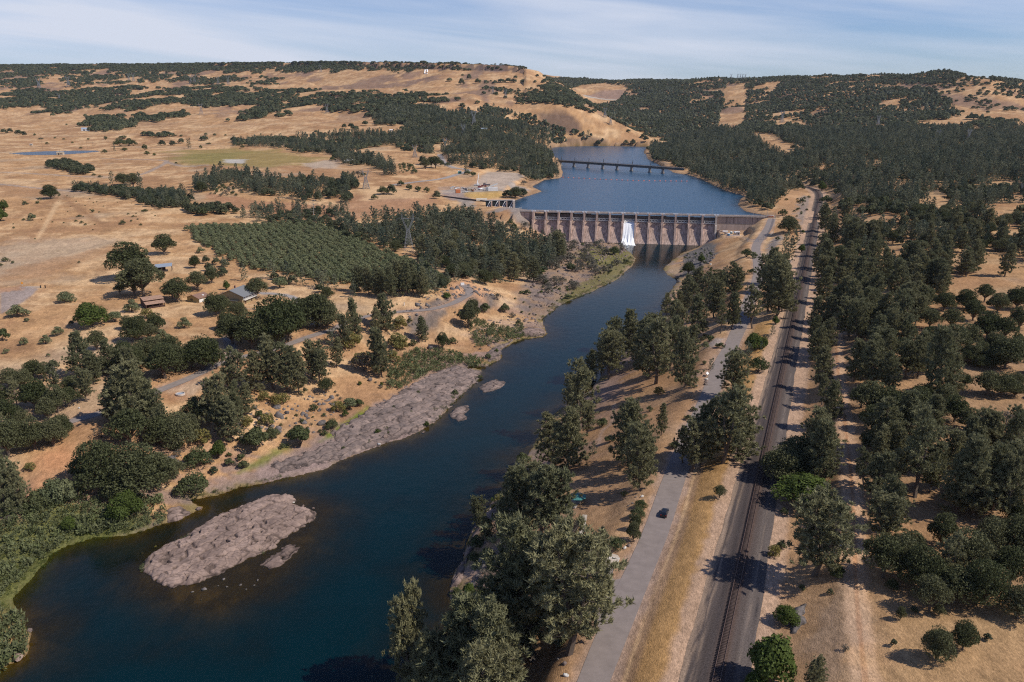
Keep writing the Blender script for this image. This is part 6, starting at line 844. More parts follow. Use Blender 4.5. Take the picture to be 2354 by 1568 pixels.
for i in range(14):
    x0, x1 = i * bay + .95, (i + 1) * bay - .95; b = MB(); b.prism(face_p, x0 + .003, x1 - .003); b.build("spillway_face", CONC, dam)
    g = MB(); g.prism(prof([(.1, 27.5), (.5, 27.5), (-.1, 25.6), (-.3, 24), (0, 22.4), (.6, 21.5), (.2, 21.5), (-.6, 22.4), (-.9, 24), (-.6, 25.8)]), x0 + .15, x1 - .15); g.box(((x0 + x1) / 2, -.35, 27.3), (x1 - x0 - .4, .7, .3)); go = g.build("gate", GATE, dam)
    t = MB(); y = -6.6
    for z in (22.0, 22.35, 24.5): t.bar((x0 + .1, y, z), (x1 - .1, y, z), .36)
    n_ = 4; xs = np.linspace(x0 + .6, x0 + (x1 - x0) * .8, n_)
    for a in range(n_ - 1): t.bar((xs[a], y, 24.5), (xs[a + 1], y, 22.2), .3); t.bar((xs[a], y, 22.2), (xs[a + 1], y, 24.5), .3)
    t.bar((xs[-1], y, 22.2), (xs[-1] + 1.0, y, 24.5), .2)
    for xx in (x0 + 1.2, x1 - 1.2): t.bar((xx, y + .2, 22.4), (xx, -.3, 25.4), .3); t.bar((xx, y + .2, 22.4), (xx, -.1, 23), .3)
    t.build("truss", STEEL, go)
b = MB(); b.box((dam_len / 2 + 22, -.3, 29.45), (dam_len + 76, 6.0, 1.0)); dk = b.build("deck", CONCL, dam)
b = MB(); b.box((dam_len / 2 + 22, -3.15, 30.22), (dam_len + 76, .28, .56)); b.box((dam_len / 2 + 22, 2.3, 30.22), (dam_len + 76, .28, .56)); b.build("parapet", CONCL, dk)
b = MB()
for yy in (-3.15, 2.3):
    for zz in (30.85, 31.2): b.bar((-15, yy, zz), (dam_len + 58, yy, zz), .07)
    for xx in np.arange(-15, dam_len + 58, 3.0): b.bar((xx, yy, 30.5), (xx, yy, 31.2), .07)
b.build("railing", STEEL, dk)
for i in range(15):
    for o_ in (-1.5, 1.5): b = MB(); b.box((i * bay + o_, -4.3, 30.4), (1.9, 1.1, 1.2)); b.box((i * bay + o_, -4.3, 31.1), (2.2, 1.4, .2)); b.build("hoist_cover", WHITE, dam)
for x_ in (26, 98, 112, 190, dam_len + 8, dam_len + 38, dam_len + 52): b = MB(); b.bar((x_, 2.3, 30), (x_, 2.3, 37), .16); b.bar((x_, 2.3, 37), (x_, .9, 37.2), .12); b.box((x_, .8, 37.1), (.3, .7, .16)); b.build("lamp_post", STEEL, dam)
X1 = dam_len + .95
b = MB(); b.prism(prof([(-3, 6), (6.0, 6), (5.2, 11), (4.0, 21.2), (2.6, 21.4), (2.2, 28.5), (-3, 28.5)]), X1 + .003, X1 + 57); b.build("abutment_wall", M("abutment_concrete", (.40, .31, .26), .9, (.35, .12), streak=((.5, .5, .03), .25)), dam)
b = MB()
for xx in (X1 + 9.5, X1 + 17, X1 + 36, X1 + 41): b.box((xx, -2.45, 25), (.35, .3, 6.6))
b.box((X1 + 28, -3.2, 21.6), (57, 1.2, .25)); b.build("wall_rib", M("dark_joint", (.16, .12, .105), .9), dam)
b = MB(); b.add([(X1, -8, -2), (X1 + 1, -8, -2), (X1 + 9.4, -30, -2), (X1 + 8.4, -30, -2), (X1, -8, 21), (X1 + 1, -8, 21), (X1 + 9.4, -30, 11.2), (X1 + 8.4, -30, 11.2), ], [(3, 2, 1, 0), (4, 5, 6, 7), (0, 1, 5, 4), (1, 2, 6, 5), (2, 3, 7, 6), (3, 0, 4, 7)])
b.add([(X1, -8, 21), (X1 + 1, -8, 21), (X1 + 2.4, -11.6, 13), (X1 + 1.4, -11.6, 13)], [(0, 1, 2, 3)]); b = MB(); b.prism([(X1 + .01, -7.0), (X1 + 1.0, -7.0), (X1 + 9.2, -27), (X1 + 8.2, -27)], -2.0, 16.2, 'z'); b.build("training_wall", CONC, dam)
b = MB(); b.prism([(-1.0, -2.0), (-1.9, -2.0), (-3.6, -20), (-2.6, -20)], -2.0, 11.0, 'z'); b.prism(prof([(-3, 4), (5.2, 4), (2.2, 28.5), (-3, 28.5)]), -15.5, -.96); b.build("left_wing_wall", CONC, dam)
# white spill over the eighth bay
i = 7; x0, x1 = i * bay + .97, (i + 1) * bay - .97; P2 = [(1.2, 22.6), (2.8, 22.4), (5.4, 21.3), (7.6, 19.0), (9.8, 15.2), (12.0, 10.6), (14.2, 6.2), (17.0, 2.2), (20, 1.0), (24, .4), (29, .05)]
nx = 40; V = []
for j, (d, z) in enumerate(P2):
    sp = 0 if d < 14 else (d - 14) * .18
    for k in range(nx + 1):
        f = k / nx; x = x0 - sp + (x1 - x0 + 2 * sp) * f; e = (1 - abs(2 * f - 1)); ns = fbm(np.array([x * .9]), np.array([d * .35]), 6, 3)[0] - .5
        V.append((x, -d - ns * (1.6 if d > 14 else .9), max(z + ns * (.5 if d < 14 else 1.6 * min(1, e * 3)) * (1 if j else 0), .03)))
a = np.arange(len(V)).reshape(-1, nx + 1); FOAM = M("white_foam", (.93, .94, .95), .7, (.7, .02))
o = link("white_water", mesh_np("white_water", np.array(V), np.stack([a[:-1, :-1], a[:-1, 1:], a[1:, 1:], a[1:, :-1]], -1).reshape(-1, 4), FOAM, True), None, (da[0], da[1], 0), drz); tag(o, kind="stuff")
fm = bpy.data.materials.new("drifting_foam"); fm.use_nodes = True; n = fm.node_tree.nodes; l = fm.node_tree.links; p = n['Principled BSDF']; p.inputs['Base Color'].default_value = (.6, .66, .68, 1); tc = n.new("ShaderNodeTexCoord"); mp = n.new("ShaderNodeMapping"); mp.inputs['Scale'].default_value = (.35, .16, 1); t = n.new("ShaderNodeTexNoise"); t.inputs['Detail'].default_value = 7; t.inputs['Scale'].default_value = 1; l.new(tc.outputs['Object'], mp.inputs['Vector']); l.new(mp.outputs[0], t.inputs['Vector'])
at = n.new("ShaderNodeAttribute"); at.attribute_name = "amount"; ad = n.new("ShaderNodeMath"); ad.operation = 'MULTIPLY_ADD'; ad.inputs[1].default_value = .42; l.new(at.outputs['Fac'], ad.inputs[0]); l.new(t.outputs['Fac'], ad.inputs[2]); mr = n.new("ShaderNodeMapRange"); mr.inputs['From Min'].default_value = .72; mr.inputs['From Max'].default_value = .86; l.new(ad.outputs[0], mr.inputs['Value']); l.new(mr.outputs[0], p.inputs['Alpha'])
gx, gy = np.meshgrid(np.linspace(-26, 26, 40), np.linspace(-17.2, -75, 40)); am = np.exp(-((gx / (7 + (-17 - gy) * .12)) ** 2)) * np.exp((gy + 17) / 26); V = np.stack([(x0 + x1) / 2 + gx - (-17 - gy) * .05, gy, np.full(gx.shape, .045)], -1).reshape(-1, 3); a = np.arange(1600).reshape(40, 40); me = mesh_np("foam", V, np.stack([a[:-1, :-1], a[1:, :-1], a[1:, 1:], a[:-1, 1:]], -1).reshape(-1, 4), fm); pt_attr(me, "amount", am); tag(link("foam", me, None, (da[0], da[1], 0), drz), kind="stuff")
# bench below the right wall: tanks, huts, valve and yard
def on(r, x, y): return hit(*q(r, x, y))
def at_bench(x, y, z=15.5): return unz(*q('D', x, y), z)
def hut(name, label, cat, loc, w, d, h, mat, roofmat, rz, roof='flat'):
    t = thing(name, label, cat, loc, rz); b = MB(); b.box((0, 0, h / 2), (w, d, h)); b.build("wall", mat, t)
    b = MB(); b.box((0, 0, h + .13), (w + .5, d + .5, .25)) if roof == 'flat' else b.prism([(-d / 2 - .3, h), (d / 2 + .3, h), (0, h + d * .25)], -w / 2 - .3, w / 2 + .3); b.build("roof", roofmat, t)
    b = MB(); b.box((w * .15, -d / 2 - .04, 1.0), (.9, .08, 2.0)); b.build("door", M("dark_door", (.06, .06, .065), .6), t); return t
GREYP = M("grey_paint", (.40, .41, .42), .6, (2, .1)); BLUEP = M("blue_paint", (.06, .20, .36), .5, (2, .1)); TEAL = M("pale_teal", (.30, .42, .44), .6, (2, .1)); DARK = M("dark_opening", (.02, .02, .022), .8)
t = thing("canopy_shed", "white-roofed open canopy left of the blue drum below the dam wall", "shed", at_bench(705, 585), drz); b = MB(); b.box((0, 0, 3.2), (5, 4.4, .3)); b.build("roof", WHITE, t); b = MB()
for sx in (-2.2, 2.2):
    for sy in (-1.9, 1.9): b.bar((sx, sy, 0), (sx, sy, 3.1), .2)
b.build("post", STEEL, t); b = MB(); b.box((.5, .3, .9), (2.2, 1.8, 1.8)); b.build("cabinet", GREYP, t)
hut("control_hut", "small white-roofed control hut right of the white tank below the dam", "hut", at_bench(1035, 595), 3.4, 3.0, 2.7, GREYP, WHITE, drz)
def tank(label, loc, r_, h, mat, lie=False):
    t = thing("tank", label, "tank", loc, drz); b = MB()
    if lie: b.bar((-h / 2, 0, r_ + .3), (h / 2, 0, r_ + .3), r_ * 2, 14); b.build("shell", mat, t, True); b = MB(); b.box((-h * .3, 0, .3), (.3, r_ * 1.6, .6)); b.box((h * .3, 0, .3), (.3, r_ * 1.6, .6)); b.build("saddle", GREYP, t)
    else: b.bar((0, 0, 0), (0, 0, h), r_ * 2, 14); b.build("shell", mat, t); b = MB(); b.bar((0, 0, h), (0, 0, h + .25), r_ * 2, 14, r_ * .5); b.build("lid", WHITE, t)
tank("blue drum tank standing between the canopy and the pink slab", at_bench(795, 620), 1.4, 2.2, BLUEP); tank("pale teal tank behind the pink slab below the dam", at_bench(862, 570), 1.3, 2.2, TEAL); tank("white horizontal tank beside the control hut", at_bench(970, 578), 1.2, 3.4, WHITE, True)
t = thing("equipment_slab", "pinkish concrete slab in front of the tanks below the dam", "concrete slab", at_bench(930, 615), drz); b = MB(); b.box((0, 0, .2), (12, 3.2, .4)); b.build("slab", M("pink_concrete", (.46, .33, .27), .9), t); b = MB(); b.box((1, -2.6, .12), (20, 1.6, .24)); b.build("apron", CONCL, t)
t = thing("outlet_valve", "grey cone outlet valve with a low walkway at the dam wall", "valve", at_bench(1095, 470), drz); b = MB(); b.bar((0, 0, 0), (0, 0, 6), 4.4, 12, 1.6); b.build("cone", GREYP, t, True); b = MB(); b.box((-1, -2.6, 1.5), (15, 1.0, .3)); [b.box((x_, -2.6, .7), (.4, .8, 1.4)) for x_ in (-7.5, -4.5, -1.5, 1.5, 4.5)]; b.build("walkway", CONCL, t)
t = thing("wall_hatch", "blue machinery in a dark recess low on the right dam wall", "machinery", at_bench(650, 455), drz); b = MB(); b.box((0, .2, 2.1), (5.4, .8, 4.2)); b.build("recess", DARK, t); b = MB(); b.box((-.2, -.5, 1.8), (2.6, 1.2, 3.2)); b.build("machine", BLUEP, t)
t = thing("barrier_block", "pale concrete block stack with orange barrier at the right deck end", "barrier", unz(*q('D', 1880, 135), 30.2), drz - .3); b = MB(); b.box((0, 0, .9), (6.5, 2.6, 1.8)); b.build("block", CONCL, t); b = MB(); b.box((1, -1.6, .6), (5.2, .16, .5)); b.box((3, -1.7, 1.1), (1.8, .14, .4)); b.build("barrier", M("orange_plastic", (.75, .22, .08), .6), t)
def fence(name, label, pts, h, mat, gap=3.0, rails=3):
    p0 = np.array(pts[0]); t = thing(name, label, "fence", p0); b = MB(); c = MB(); n = 0
    for a, d in zip(pts[:-1], pts[1:]):
        a, d = np.array(a) - p0, np.array(d) - p0; L = np.linalg.norm(d - a); m = max(1, int(L / gap))
        for k in range(m + 1): w = a + (d - a) * k / m; b.bar(w - (0, 0, .3), w + (0, 0, h), .1)
        for k in range(rails): z_ = h * (k + .6) / rails; c.bar(a + (0, 0, z_), d + (0, 0, z_), .06)
    b.build("post", mat, t); c.build("rail", mat, t); return t
fence("chain_fence", "grey chain-link fence along the access ramp right of the dam", [unz(*q('D', x, y), z) for x, y, z in ((730, 680, 15.5), (1080, 700, 16), (1330, 740, 21), (1540, 730, 23.5), (1700, 690, 25.5), (1880, 610, 29), (1960, 560, 30), (1990, 350, 30.5), (2010, 150, 31))], 2.2, STEEL, 2.5, 6)
t = thing("entrance_gate", "blue-grey steel gate closing the paved road below the dam", "gate", unz(*q('D', 1430, 785), 23.6), -.1); b = MB()
for x_ in (-5.2, 0, 5.2): b.bar((x_, 0, 0), (x_, 0, 2.6), .22)
b.build("post", GREYP, t); b = MB()
for z_ in (.4, 1.2, 2.0, 2.4): b.bar((-5.2, 0, z_), (5.2, 0, z_), .12)
for x_ in np.linspace(-4.6, 4.6, 9): b.bar((x_, 0, .4), (x_, 0, 2.4), .08)
b.build("leaf", M("blue_grey_steel", (.22, .29, .38), .6), t)
# intake gates of the power canal, left of the dam
ia, ib = unz(*q('C', 1250, 1060), 27), unz(*q('C', 1905, 1055), 27); iv = (ib - ia)[:2]; il = float(np.hypot(*iv)); irz = math.atan2(iv[1], iv[0])
t = thing("intake_gates", "dark canal intake wall with white slanted gate arms left of the dam", "gate structure", (ia[0], ia[1], 24), irz); b = MB(); b.box((il / 2, 3, 5.5), (il + 4, 1.6, 13)); b.build("gate_wall", M("dark_green_steel", (.025, .035, .04), .6), t); b = MB(); b.box((il / 2, 3.2, 12.2), (il + 5, 3.4, .5)); b.build("walkway", STEEL, t); b = MB(); b.box((il + 1.2, 0, 5), (2.6, 8, 14)); b.build("end_pier", CONCL, t)
for k in range(4):
    x_ = .5 + k * il / 3.35; b = MB()
    for o_ in (0, 2.2): b.bar((x_ + 2.6 + o_, 1.5, 11.2), (x_ - 3.2 + o_, -5.5, 1.6), .62); b.bar((x_ - 3.2 + o_, -5.5, 1.6), (x_ + 1.5 + o_, 1.5, 2.0), .5)
    b.bar((x_ - 3.2, -5.5, 1.6), (x_ - 1, -5.5, 1.6), .6); b.build("gate_arm", WHITE, t)
    if k < 3: b = MB(); b.box((x_ + 4.2, -1, 5.5), (1.4, 6, 12)); b.build("pier", CONC, t)
cw = [unz(*q('C', *p_), 23.5) for p_ in ((1235, 1080), (1900, 1070), (1560, 1210), (1240, 1260))]; b = MB(); b.quad(*cw); m_ = b.mesh("canal_water", M("canal_water", (.01, .02, .022), .12, (1, .1), spec=.5)); tag(link("canal_water", m_), kind="structure")
fence("chain_fence", "grey chain-link fence running up the rock fill left of the dam", [unz(*q('C', x, y), z) for x, y, z in ((1260, 1300, 24.5), (1600, 1225, 25), (1640, 1190, 26), (1900, 1120, 28.5), (2140, 1062, 29.8))], 2.0, STEEL, 2.5, 5)
t = thing("retaining_wall", "long dark parapet wall sloping along the power canal bank", "wall", unz(*q('C', 0, 745), 31)); p1_, p2_ = unz(*q('C', -60, 735), 31), unz(*q('C', 1260, 890), 29.5); t.location = tuple(p1_); b = MB(); v_ = p2_ - p1_
b.bar((0, 0, .4), tuple(v_ + (0, 0, .4)), 1.6); b.build("wall", M("dark_wall", (.07, .06, .06), .9), t); b = MB(); b.bar((0, 0, 1.3), tuple(v_ + (0, 0, 1.3)), .5); b.build("coping", CONC, t)
t = thing("canal_wall", "pale concrete canal ledge behind the pines left of the dam", "wall", unz(*q('C', 560, 1135), 25)); v_ = unz(*q('C', 1260, 1080), 24.5) - np.array(t.location); b = MB(); b.bar((0, 0, 0), tuple(v_), 2.0); b.build("ledge", CONCL, t)
t = thing("site_trailer", "long cream site trailer above the canal intake gates", "trailer", unz(*q('C', 1095, 862), 29.8), .12); b = MB(); b.box((0, 0, 1.9), (13, 3, 2.6)); b.build("body", M("cream_paint", (.72, .66, .55), .6), t); b = MB(); [b.bar((x_, -1.2, .4), (x_, 1.2, .4), .8, 10) for x_ in (-2, 2)]; b.build("wheel", DARK, t)
# ================================================================== RAILWAY BRIDGE, BUOYS
b0_, b1_ = unz(1258, 366.6, 38.2), unz(1560, 385.9, 38.2); bv = (b1_ - b0_)[:2]; bl_ = float(np.hypot(*bv)); brz = math.atan2(bv[1], bv[0]); br = thing("rail_bridge", "long dark girder bridge on slim piers crossing the reservoir", "bridge", (b0_[0], b0_[1], 0), brz); BRS = M("dark_bridge_steel", (.085, .085, .085), .7, (1, .3))
b = MB(); b.box((bl_ / 2, 0, 38.0), (bl_ + 20, 5.0, .7)); b.build("deck", M("bridge_deck", (.16, .14, .13), .8), br); b = MB(); b.box((bl_ / 2, -1.7, 35.9), (bl_ + 20, .5, 3.4)); b.box((bl_ / 2, 1.7, 35.9), (bl_ + 20, .5, 3.4)); b.build("girder", BRS, br)
b = MB(); [b.bar((0 - 10, yy, 39.3), (bl_ + 10, yy, 39.3), .16) for yy in (-2.5, 2.5)]; [b.bar((x_, yy, 38), (x_, yy, 39.3), .14) for yy in (-2.5, 2.5) for x_ in np.arange(-8, bl_ + 10, 6.0)]; b.build("railing", BRS, br)
def on_bridge(px_):
    best = min(np.linspace(-10, bl_ + 10, 400), key=lambda s_: abs(proj(b0_[0] + math.cos(brz) * s_, b0_[1] + math.sin(brz) * s_, 34.0)[0] - px_)); return best
for zx in (1512, 1605, 1703, 1803, 1901, 2000, 2127, 2217):
    s_ = on_bridge(784.1 + zx / 3); b = MB(); b.box((s_, 0, 30), (2.6, 5.2, 8.6), top=(.8, .85)); b.box((s_, 0, 34.0), (3.4, 6.2, .7)); b.box((s_, 0, 27.6), (3.6, 6.6, 2.0)); b.build("pier", M("bridge_pier", (.21, .19, .18), .9), br); b = MB(); b.bar((s_, 2.2, 37), (s_, 2.2, 45.5), .55); b.box((s_, 2.2, 41.5), (1.1, .5, 3.0)); b.build("mast", BRS, br)
bu = thing("buoy_line", "string of orange buoys strung across the reservoir behind the dam", "buoy line", unz(*q(2, 1600, 872), RES)); ORANGE = M("orange_float", (.80, .24, .16), .5); e0, e1 = unz(*q(2, 1530, 868), RES), unz(*q(3, 30, 895), RES); bo = np.array(bu.location)
for f in np.linspace(0, 1, 24): p_ = e0 * (1 - f) + e1 * f + np.array((0, -18 * math.sin(math.pi * f), .35)) - bo; b = MB(); b.bar(p_ - (1.0, 0, 0), p_ + (1.0, 0, 0), 1.1, 8); b.build("float", ORANGE, bu)
b = MB(); pp = [e0 * (1 - f) + e1 * f + np.array((0, -18 * math.sin(math.pi * f), .1)) - bo for f in np.linspace(0, 1, 24)]; [b.bar(pp[i], pp[i + 1], .12) for i in range(23)]; b.build("cable", DARK, bu)
# ================================================================== PYLONS AND POLES
LAT = M("galvanised_lattice", (.27, .27, .29), .6, (2, .1)); LATF = M("far_lattice", (.20, .21, .23), .7, (2, .1))
def pylon_meshes(h, w, ww, delta=True, mat=LAT, th=1.0):
    w0 = w; A = MB(); B = MB(); zw = h * .56; leg = lambda z, s, t_: (s * (ww + (w - ww) * (1 - z / zw)) / 2, t_ * (ww + (w - ww) * (1 - z / zw)) / 2, z); lv = [0, .2, .38, .53, .66, .78, .9, 1.0]
    for i in range(len(lv) - 1):
        z0, z1 = lv[i] * zw, lv[i + 1] * zw
        for s, t_ in ((-1, -1), (1, -1), (1, 1), (-1, 1)): A.bar(leg(z0, s, t_), leg(z1, s, t_), w * th * .035)
        for (a, b_) in (((-1, -1), (1, -1)), ((1, -1), (1, 1)), ((1, 1), (-1, 1)), ((-1, 1), (-1, -1))): A.bar(leg(z0, *a), leg(z1, *b_), w * th * .022); A.bar(leg(z0, *b_), leg(z1, *a), w * th * .022); A.bar(leg(z1, *a), leg(z1, *b_), w * th * .022)
    zc_ = h * .86; hw = h * .16
    for s in (-1, 1):
        for t_ in (-1, 1):
            q0 = (s * ww / 2, t_ * ww / 2, zw); q1 = (s * hw, t_ * ww * .35, zc_); q2 = (-s * ww * .1, t_ * ww / 2, zw); A.bar(q0, q1, w * th * .03); A.bar((s * ww * th * .05, t_ * ww / 2, zw), (s * hw * .78, t_ * ww * .35, zc_), w * th * .025)
            for f in (.25, .5, .75, 1): A.bar(tuple(np.array(q0) * (1 - f) + np.array(q1) * f), (s * (ww * th * .05 * (1 - f + .2) + hw * .78 * (f - .2)), t_ * ww * .4, zw + (zc_ - zw) * (f - .2)), w * th * .018)
            A.bar((s * hw, t_ * ww * .35, zc_), (s * hw * .93, 0, h), w * th * .022); A.bar((s * hw * .7, t_ * ww * .35, zc_), (s * hw * .93, 0, h), w * th * .022)
    arm = h * .30
    for t_ in (-1, 1): B.bar((-arm, 0, zc_), (arm, 0, zc_), w * th * .03); B.bar((-hw, t_ * ww * .35, zc_), (hw, t_ * ww * .35, zc_), w * th * .025); B.bar((-hw, 0, zc_ + h * .035), (hw, 0, zc_ + h * .035), w * th * .022); [B.bar((s * hw, 0, zc_ + h * .035), (s * arm, 0, zc_), w * th * .022) for s in (-1, 1)]
    for x_ in np.linspace(-hw, hw, 7)[:-1]: B.bar((x_, 0, zc_), (x_ + hw / 6, 0, zc_ + h * .035), w * th * .016)
    for x_ in (-arm * .97, 0, arm * .97): B.bar((x_, 0, zc_), (x_, 0, zc_ - h * .055), w * th * .02)
    return A.mesh("tower_body", mat), B.mesh("crossarm", mat)
PY = pylon_meshes(34, 8.5, 2.2, th=.5); PF = pylon_meshes(38, 13, 3.5, mat=LATF)
def pylon(r, x, y, hpx, label, rz=0.0, far_=True, y_=None):
    px_, py_ = q(r, x, y); p = hit(px_, py_) if y_ is None else uny(px_, py_, y_)
    if p is None: return
    t = thing("pylon", label, "pylon", p - np.array((0, 0, .4)), rz, 'steel power pylons'); zc_ = float(proj(*p)[2]); hm = hpx / ZO[r][2] * zc_ / F / CP; s = hm / (38 if far_ else 34); t.scale = (s, s, s); link("tower_body", (PF if far_ else PY)[0], t); link("crossarm", (PF if far_ else PY)[1], t)
pylon(2, 466, 1372, 250, "large near lattice pylon standing at the orchard's upper corner", .25, False)
for r, x, y, h_, l_ in ((2, 172, 945, 130, "thin steel pylon on the golden slope left of the gravel yard"), (2, 508, 728, 84, "grey pylon with wide V head by the road left of the gravel yard"), (2, 716, 682, 84, "grey pylon rising from trees right of the V-headed pylon"), (2, 842, 585, 84, "pylon inside the lakeside wood left of the blue-roofed house"), (2, 914, 510, 100, "tall pylon rising from the upper edge of the lakeside wood"), (2, 1045, 292, 52, "small pylon on the golden ridge below the pale letter"), (2, 1132, 322, 60, "pylon on the golden ridge flank among scattered oaks"), (2, 1818, 455, 66, "pylon on the golden spur above the far end of the lake"), (2, 1856, 505, 60, "lower pylon on the golden spur near the lake shore"), (1, 272, 262, 76, "leftmost pylon on the wooded left hillside"), (1, 474, 245, 70, "pylon on the left hillside next to the leftmost one"), (1, 890, 205, 52, "left one of a close pair of pylons on the left hill"), (1, 922, 205, 52, "right one of a close pair of pylons on the left hill"), (1, 1318, 222, 56, "left twin pylon in the middle of the left hill"), (1, 1344, 222, 60, "right twin pylon in the middle of the left hill"), (1, 1504, 228, 56, "single pylon right of the hill's twin pylons"), (1, 1574, 228, 58, "pylon on the left hill nearest the golden mesa shoulder"), (1, 2212, 142, 46, "pylon just under the mesa rim left of the pale letter"), (1, 412, 340, 50, "pylon among the foothill oaks at left"), (1, 1388, 432, 70, "faint pylon on the bare foothill slope"), (1, 2255, 425, 66, "faint pylon on the bare slope below the oak belt"), (3, 684, 490, 80, "pylon below the right-hand wooded hill beside the clearing"), (3, 1345, 520, 80, "pylon at the foot of the golden hill"), (3, 1758, 622, 80, "pylon rising from the right-hand forest"), (3, 1968, 625, 90, "pylon in the forest below the golden hill at right"), (3, 2335, 975, 70, "nearest pylon in the wood by the right photo edge")): pylon(r, x, y, h_, l_, rng.uniform(-.4, .6) if False else .3)
for k_, x in enumerate((335, 380, 398, 414, 432)): pylon(3, x, 184, 30, "%s pylon on the skyline ridge above the powerline clearing" % ("leftmost", "second from left", "middle", "second from right", "rightmost")[k_], .3, True, 4250)
WOOD = M("pole_wood", (.16, .12, .09), .9, (3, .2))
def pole(r, x, y, hpx, label, arm=True, lean=0.0):
    p = on(r, x, y)
    if p is None: return
    zc_ = float(proj(*p)[2]); sc = CP - (q(r, x, y)[1] - CY) / F * SP; h = hpx / ZO[r][2] * zc_ / F / sc; wd = max(.26, zc_ * .00022); t = thing("utility_pole", label, "utility pole", p - np.array((0, 0, .3)), .3, 'wooden utility poles'); t.rotation_euler = (0, lean, .3); b = MB(); b.bar((0, 0, 0), (0, 0, h), wd, 7, wd * .7); b.build("pole", WOOD, t)
    if arm: b = MB(); b.bar((-1.2, 0, h - .5), (1.2, 0, h - .5), wd * .55); [b.bar((x_, 0, h - .45), (x_, 0, h - .1), wd * .4) for x_ in (-1.1, 0, 1.1)]; b.build("crossarm", WOOD, t)
for r, x, y, h_, l_, a_ in ((4, 1534, 872, 155, "tall wooden pole beside the bend of the dirt lane", True), (4, 210, 1180, 80, "wooden pole among oaks at the lower left of the lane", True), ('F', 988, 900, 440, "wooden pole with white transformer before the two-storey house", True), (1, 297, 682, 66, "left pole near the farm pond", True), (1, 603, 670, 62, "pole at the right end of the farm pond", True), (1, 643, 668, 56, "pole right next to the pond-end pole", True), (1, 852, 745, 40, "short pole left of the green meadow's track", False), (1, 1166, 770, 66, "pole where the farm track meets the green meadow", False), (1, 1470, 775, 40, "short pole at the green meadow's lower edge", False), (1, 2277, 810, 56, "pole by the gravel road right of the green meadow", False), (1, 418, 730, 60, "pole in front of the pond's pale pump house", False), (3, 640, 1150, 54, "grey lamp pole at the right end of the dam", False), (5, 766, 535, 120, "bare dead trunk pole on the rubble slope", False), (5, 822, 510, 110, "leaning dead trunk beside the dark tree above the willows", False)): pole(r, x, y, h_, l_, a_, .18 if 'leaning' in l_ else 0)
# ================================================================== HOUSES
def frame(L, Fc, Rr):                                    # base corners: far gable end, near corner, other end of the long wall
    lx = Rr[:2] - Fc[:2]; ll = float(np.hypot(*lx)); ex = lx / ll; ey = np.array((-ex[1], ex[0])); wd = float((L[:2] - Fc[:2]) @ ey); return ex, ey, ll, wd
SHINGLE = M("grey_shingle", (.165, .17, .18), .9, (3, .2)); OCHRE = M("ochre_siding", (.30, .235, .13), .9, (1.2, .15)); RUST = M("rusty_tin", (.33, .205, .145), .8, (.7, .2), streak=((2.5, .3, 1), .2)); BROWNW = M("dark_brown_boards", (.07, .038, .03), .9, (2, .25)); TIN = M("blue_grey_tin", (.36, .40, .45), .45, (1, .12), metal=.3); GLASS = M("window_glass", (.025, .03, .035), .15, (1, .1), spec=.5); WTRIM = M("white_trim", (.70, .68, .65), .7)
L_, F_, R__ = unz(*q('F', 905, 655), 21), unz(*q('F', 1405, 765), 21), unz(*q('F', 1700, 640), 21); ex, ey, ll, wd = frame(L_, F_, R__); wd = max(9.0, min(abs(wd), 16)); ll = max(14, min(ll, 20))
h = thing("house", "two-storey ochre house with grey shingle roof and white balcony", "house", F_, math.atan2(ex[1], ex[0])); HW = 5.6
b = MB(); b.box((ll / 2, wd / 2, HW / 2), (ll, wd, HW)); b.prism([(0, HW), (wd, HW), (wd / 2, HW + wd * .2)], .02, ll - .02); b.build("wall", OCHRE, h)
b = MB()
for s in (0, 1):
    y0, y1 = (-1.7, wd / 2) if s == 0 else (wd + .8, wd / 2); z0 = HW + .02 - (.32 if s == 0 else .16) ; z0 = HW + wd * .2 - abs(y1 - y0) * .4; z1 = HW + wd * .2; b.add([(-.8, y0, z0 + .05), (ll + .8, y0, z0 + .05), (ll + .8, y1, z1 + .05), (-.8, y1, z1 + .05), (-.8, y0, z0 + .3), (ll + .8, y0, z0 + .3), (ll + .8, y1, z1 + .3), (-.8, y1, z1 + .3)], [(3, 2, 1, 0), (4, 5, 6, 7), (0, 1, 5, 4), (1, 2, 6, 5), (2, 3, 7, 6), (3, 0, 4, 7)])
ro = b.build("roof", SHINGLE, h); b = MB(); b.box((ll * .7, wd * .7, HW + wd * .2), (.9, .9, 1.6)); b.build("chimney", M("brick", (.25, .12, .09), .9), ro)
b = MB(); b.box((ll / 2 + .5, -.75, 2.75), (ll - 1, 1.5, .22)); bl2 = b.build("balcony", WTRIM, h); b = MB(); [b.bar((x_, -1.45, 2.8), (x_, -1.45, 3.8), .08) for x_ in np.arange(1, ll, 1.3)]; b.bar((1, -1.45, 3.8), (ll, -1.45, 3.8), .1); b.bar((1, -1.45, 3.3), (ll, -1.45, 3.3), .06); b.build("railing", WTRIM, bl2)
b = MB(); b.box((ll / 2 + .5, -.03, 4.2), (ll - 1.5, .08, 2.2)); b.build("upper_panel", WTRIM, h)
for x_ in (2.6, 5.6, 9.0, 12.2):
    if x_ < ll - 1: b = MB(); b.box((x_, -.06, 4.3), (1.5, .12, 1.3)); w_ = b.build("window", GLASS, h); b = MB(); b.box((x_, -.05, 3.58), (1.8, .2, .1)); b.box((x_, -.05, 5.02), (1.8, .2, .1)); b.build("frame", WTRIM, w_)
for x_ in (3.5, 10.5): b = MB(); b.box((x_, -.05, 1.05), (1.2, .12, 2.1)); b.build("door", M("brown_door", (.10, .05, .035), .7), h)
for y_ in (wd * .62, wd * .85): b = MB(); b.box((-.05, y_, 4.2), (.1, 1.2, 1.0)); b.build("window", GLASS, h)
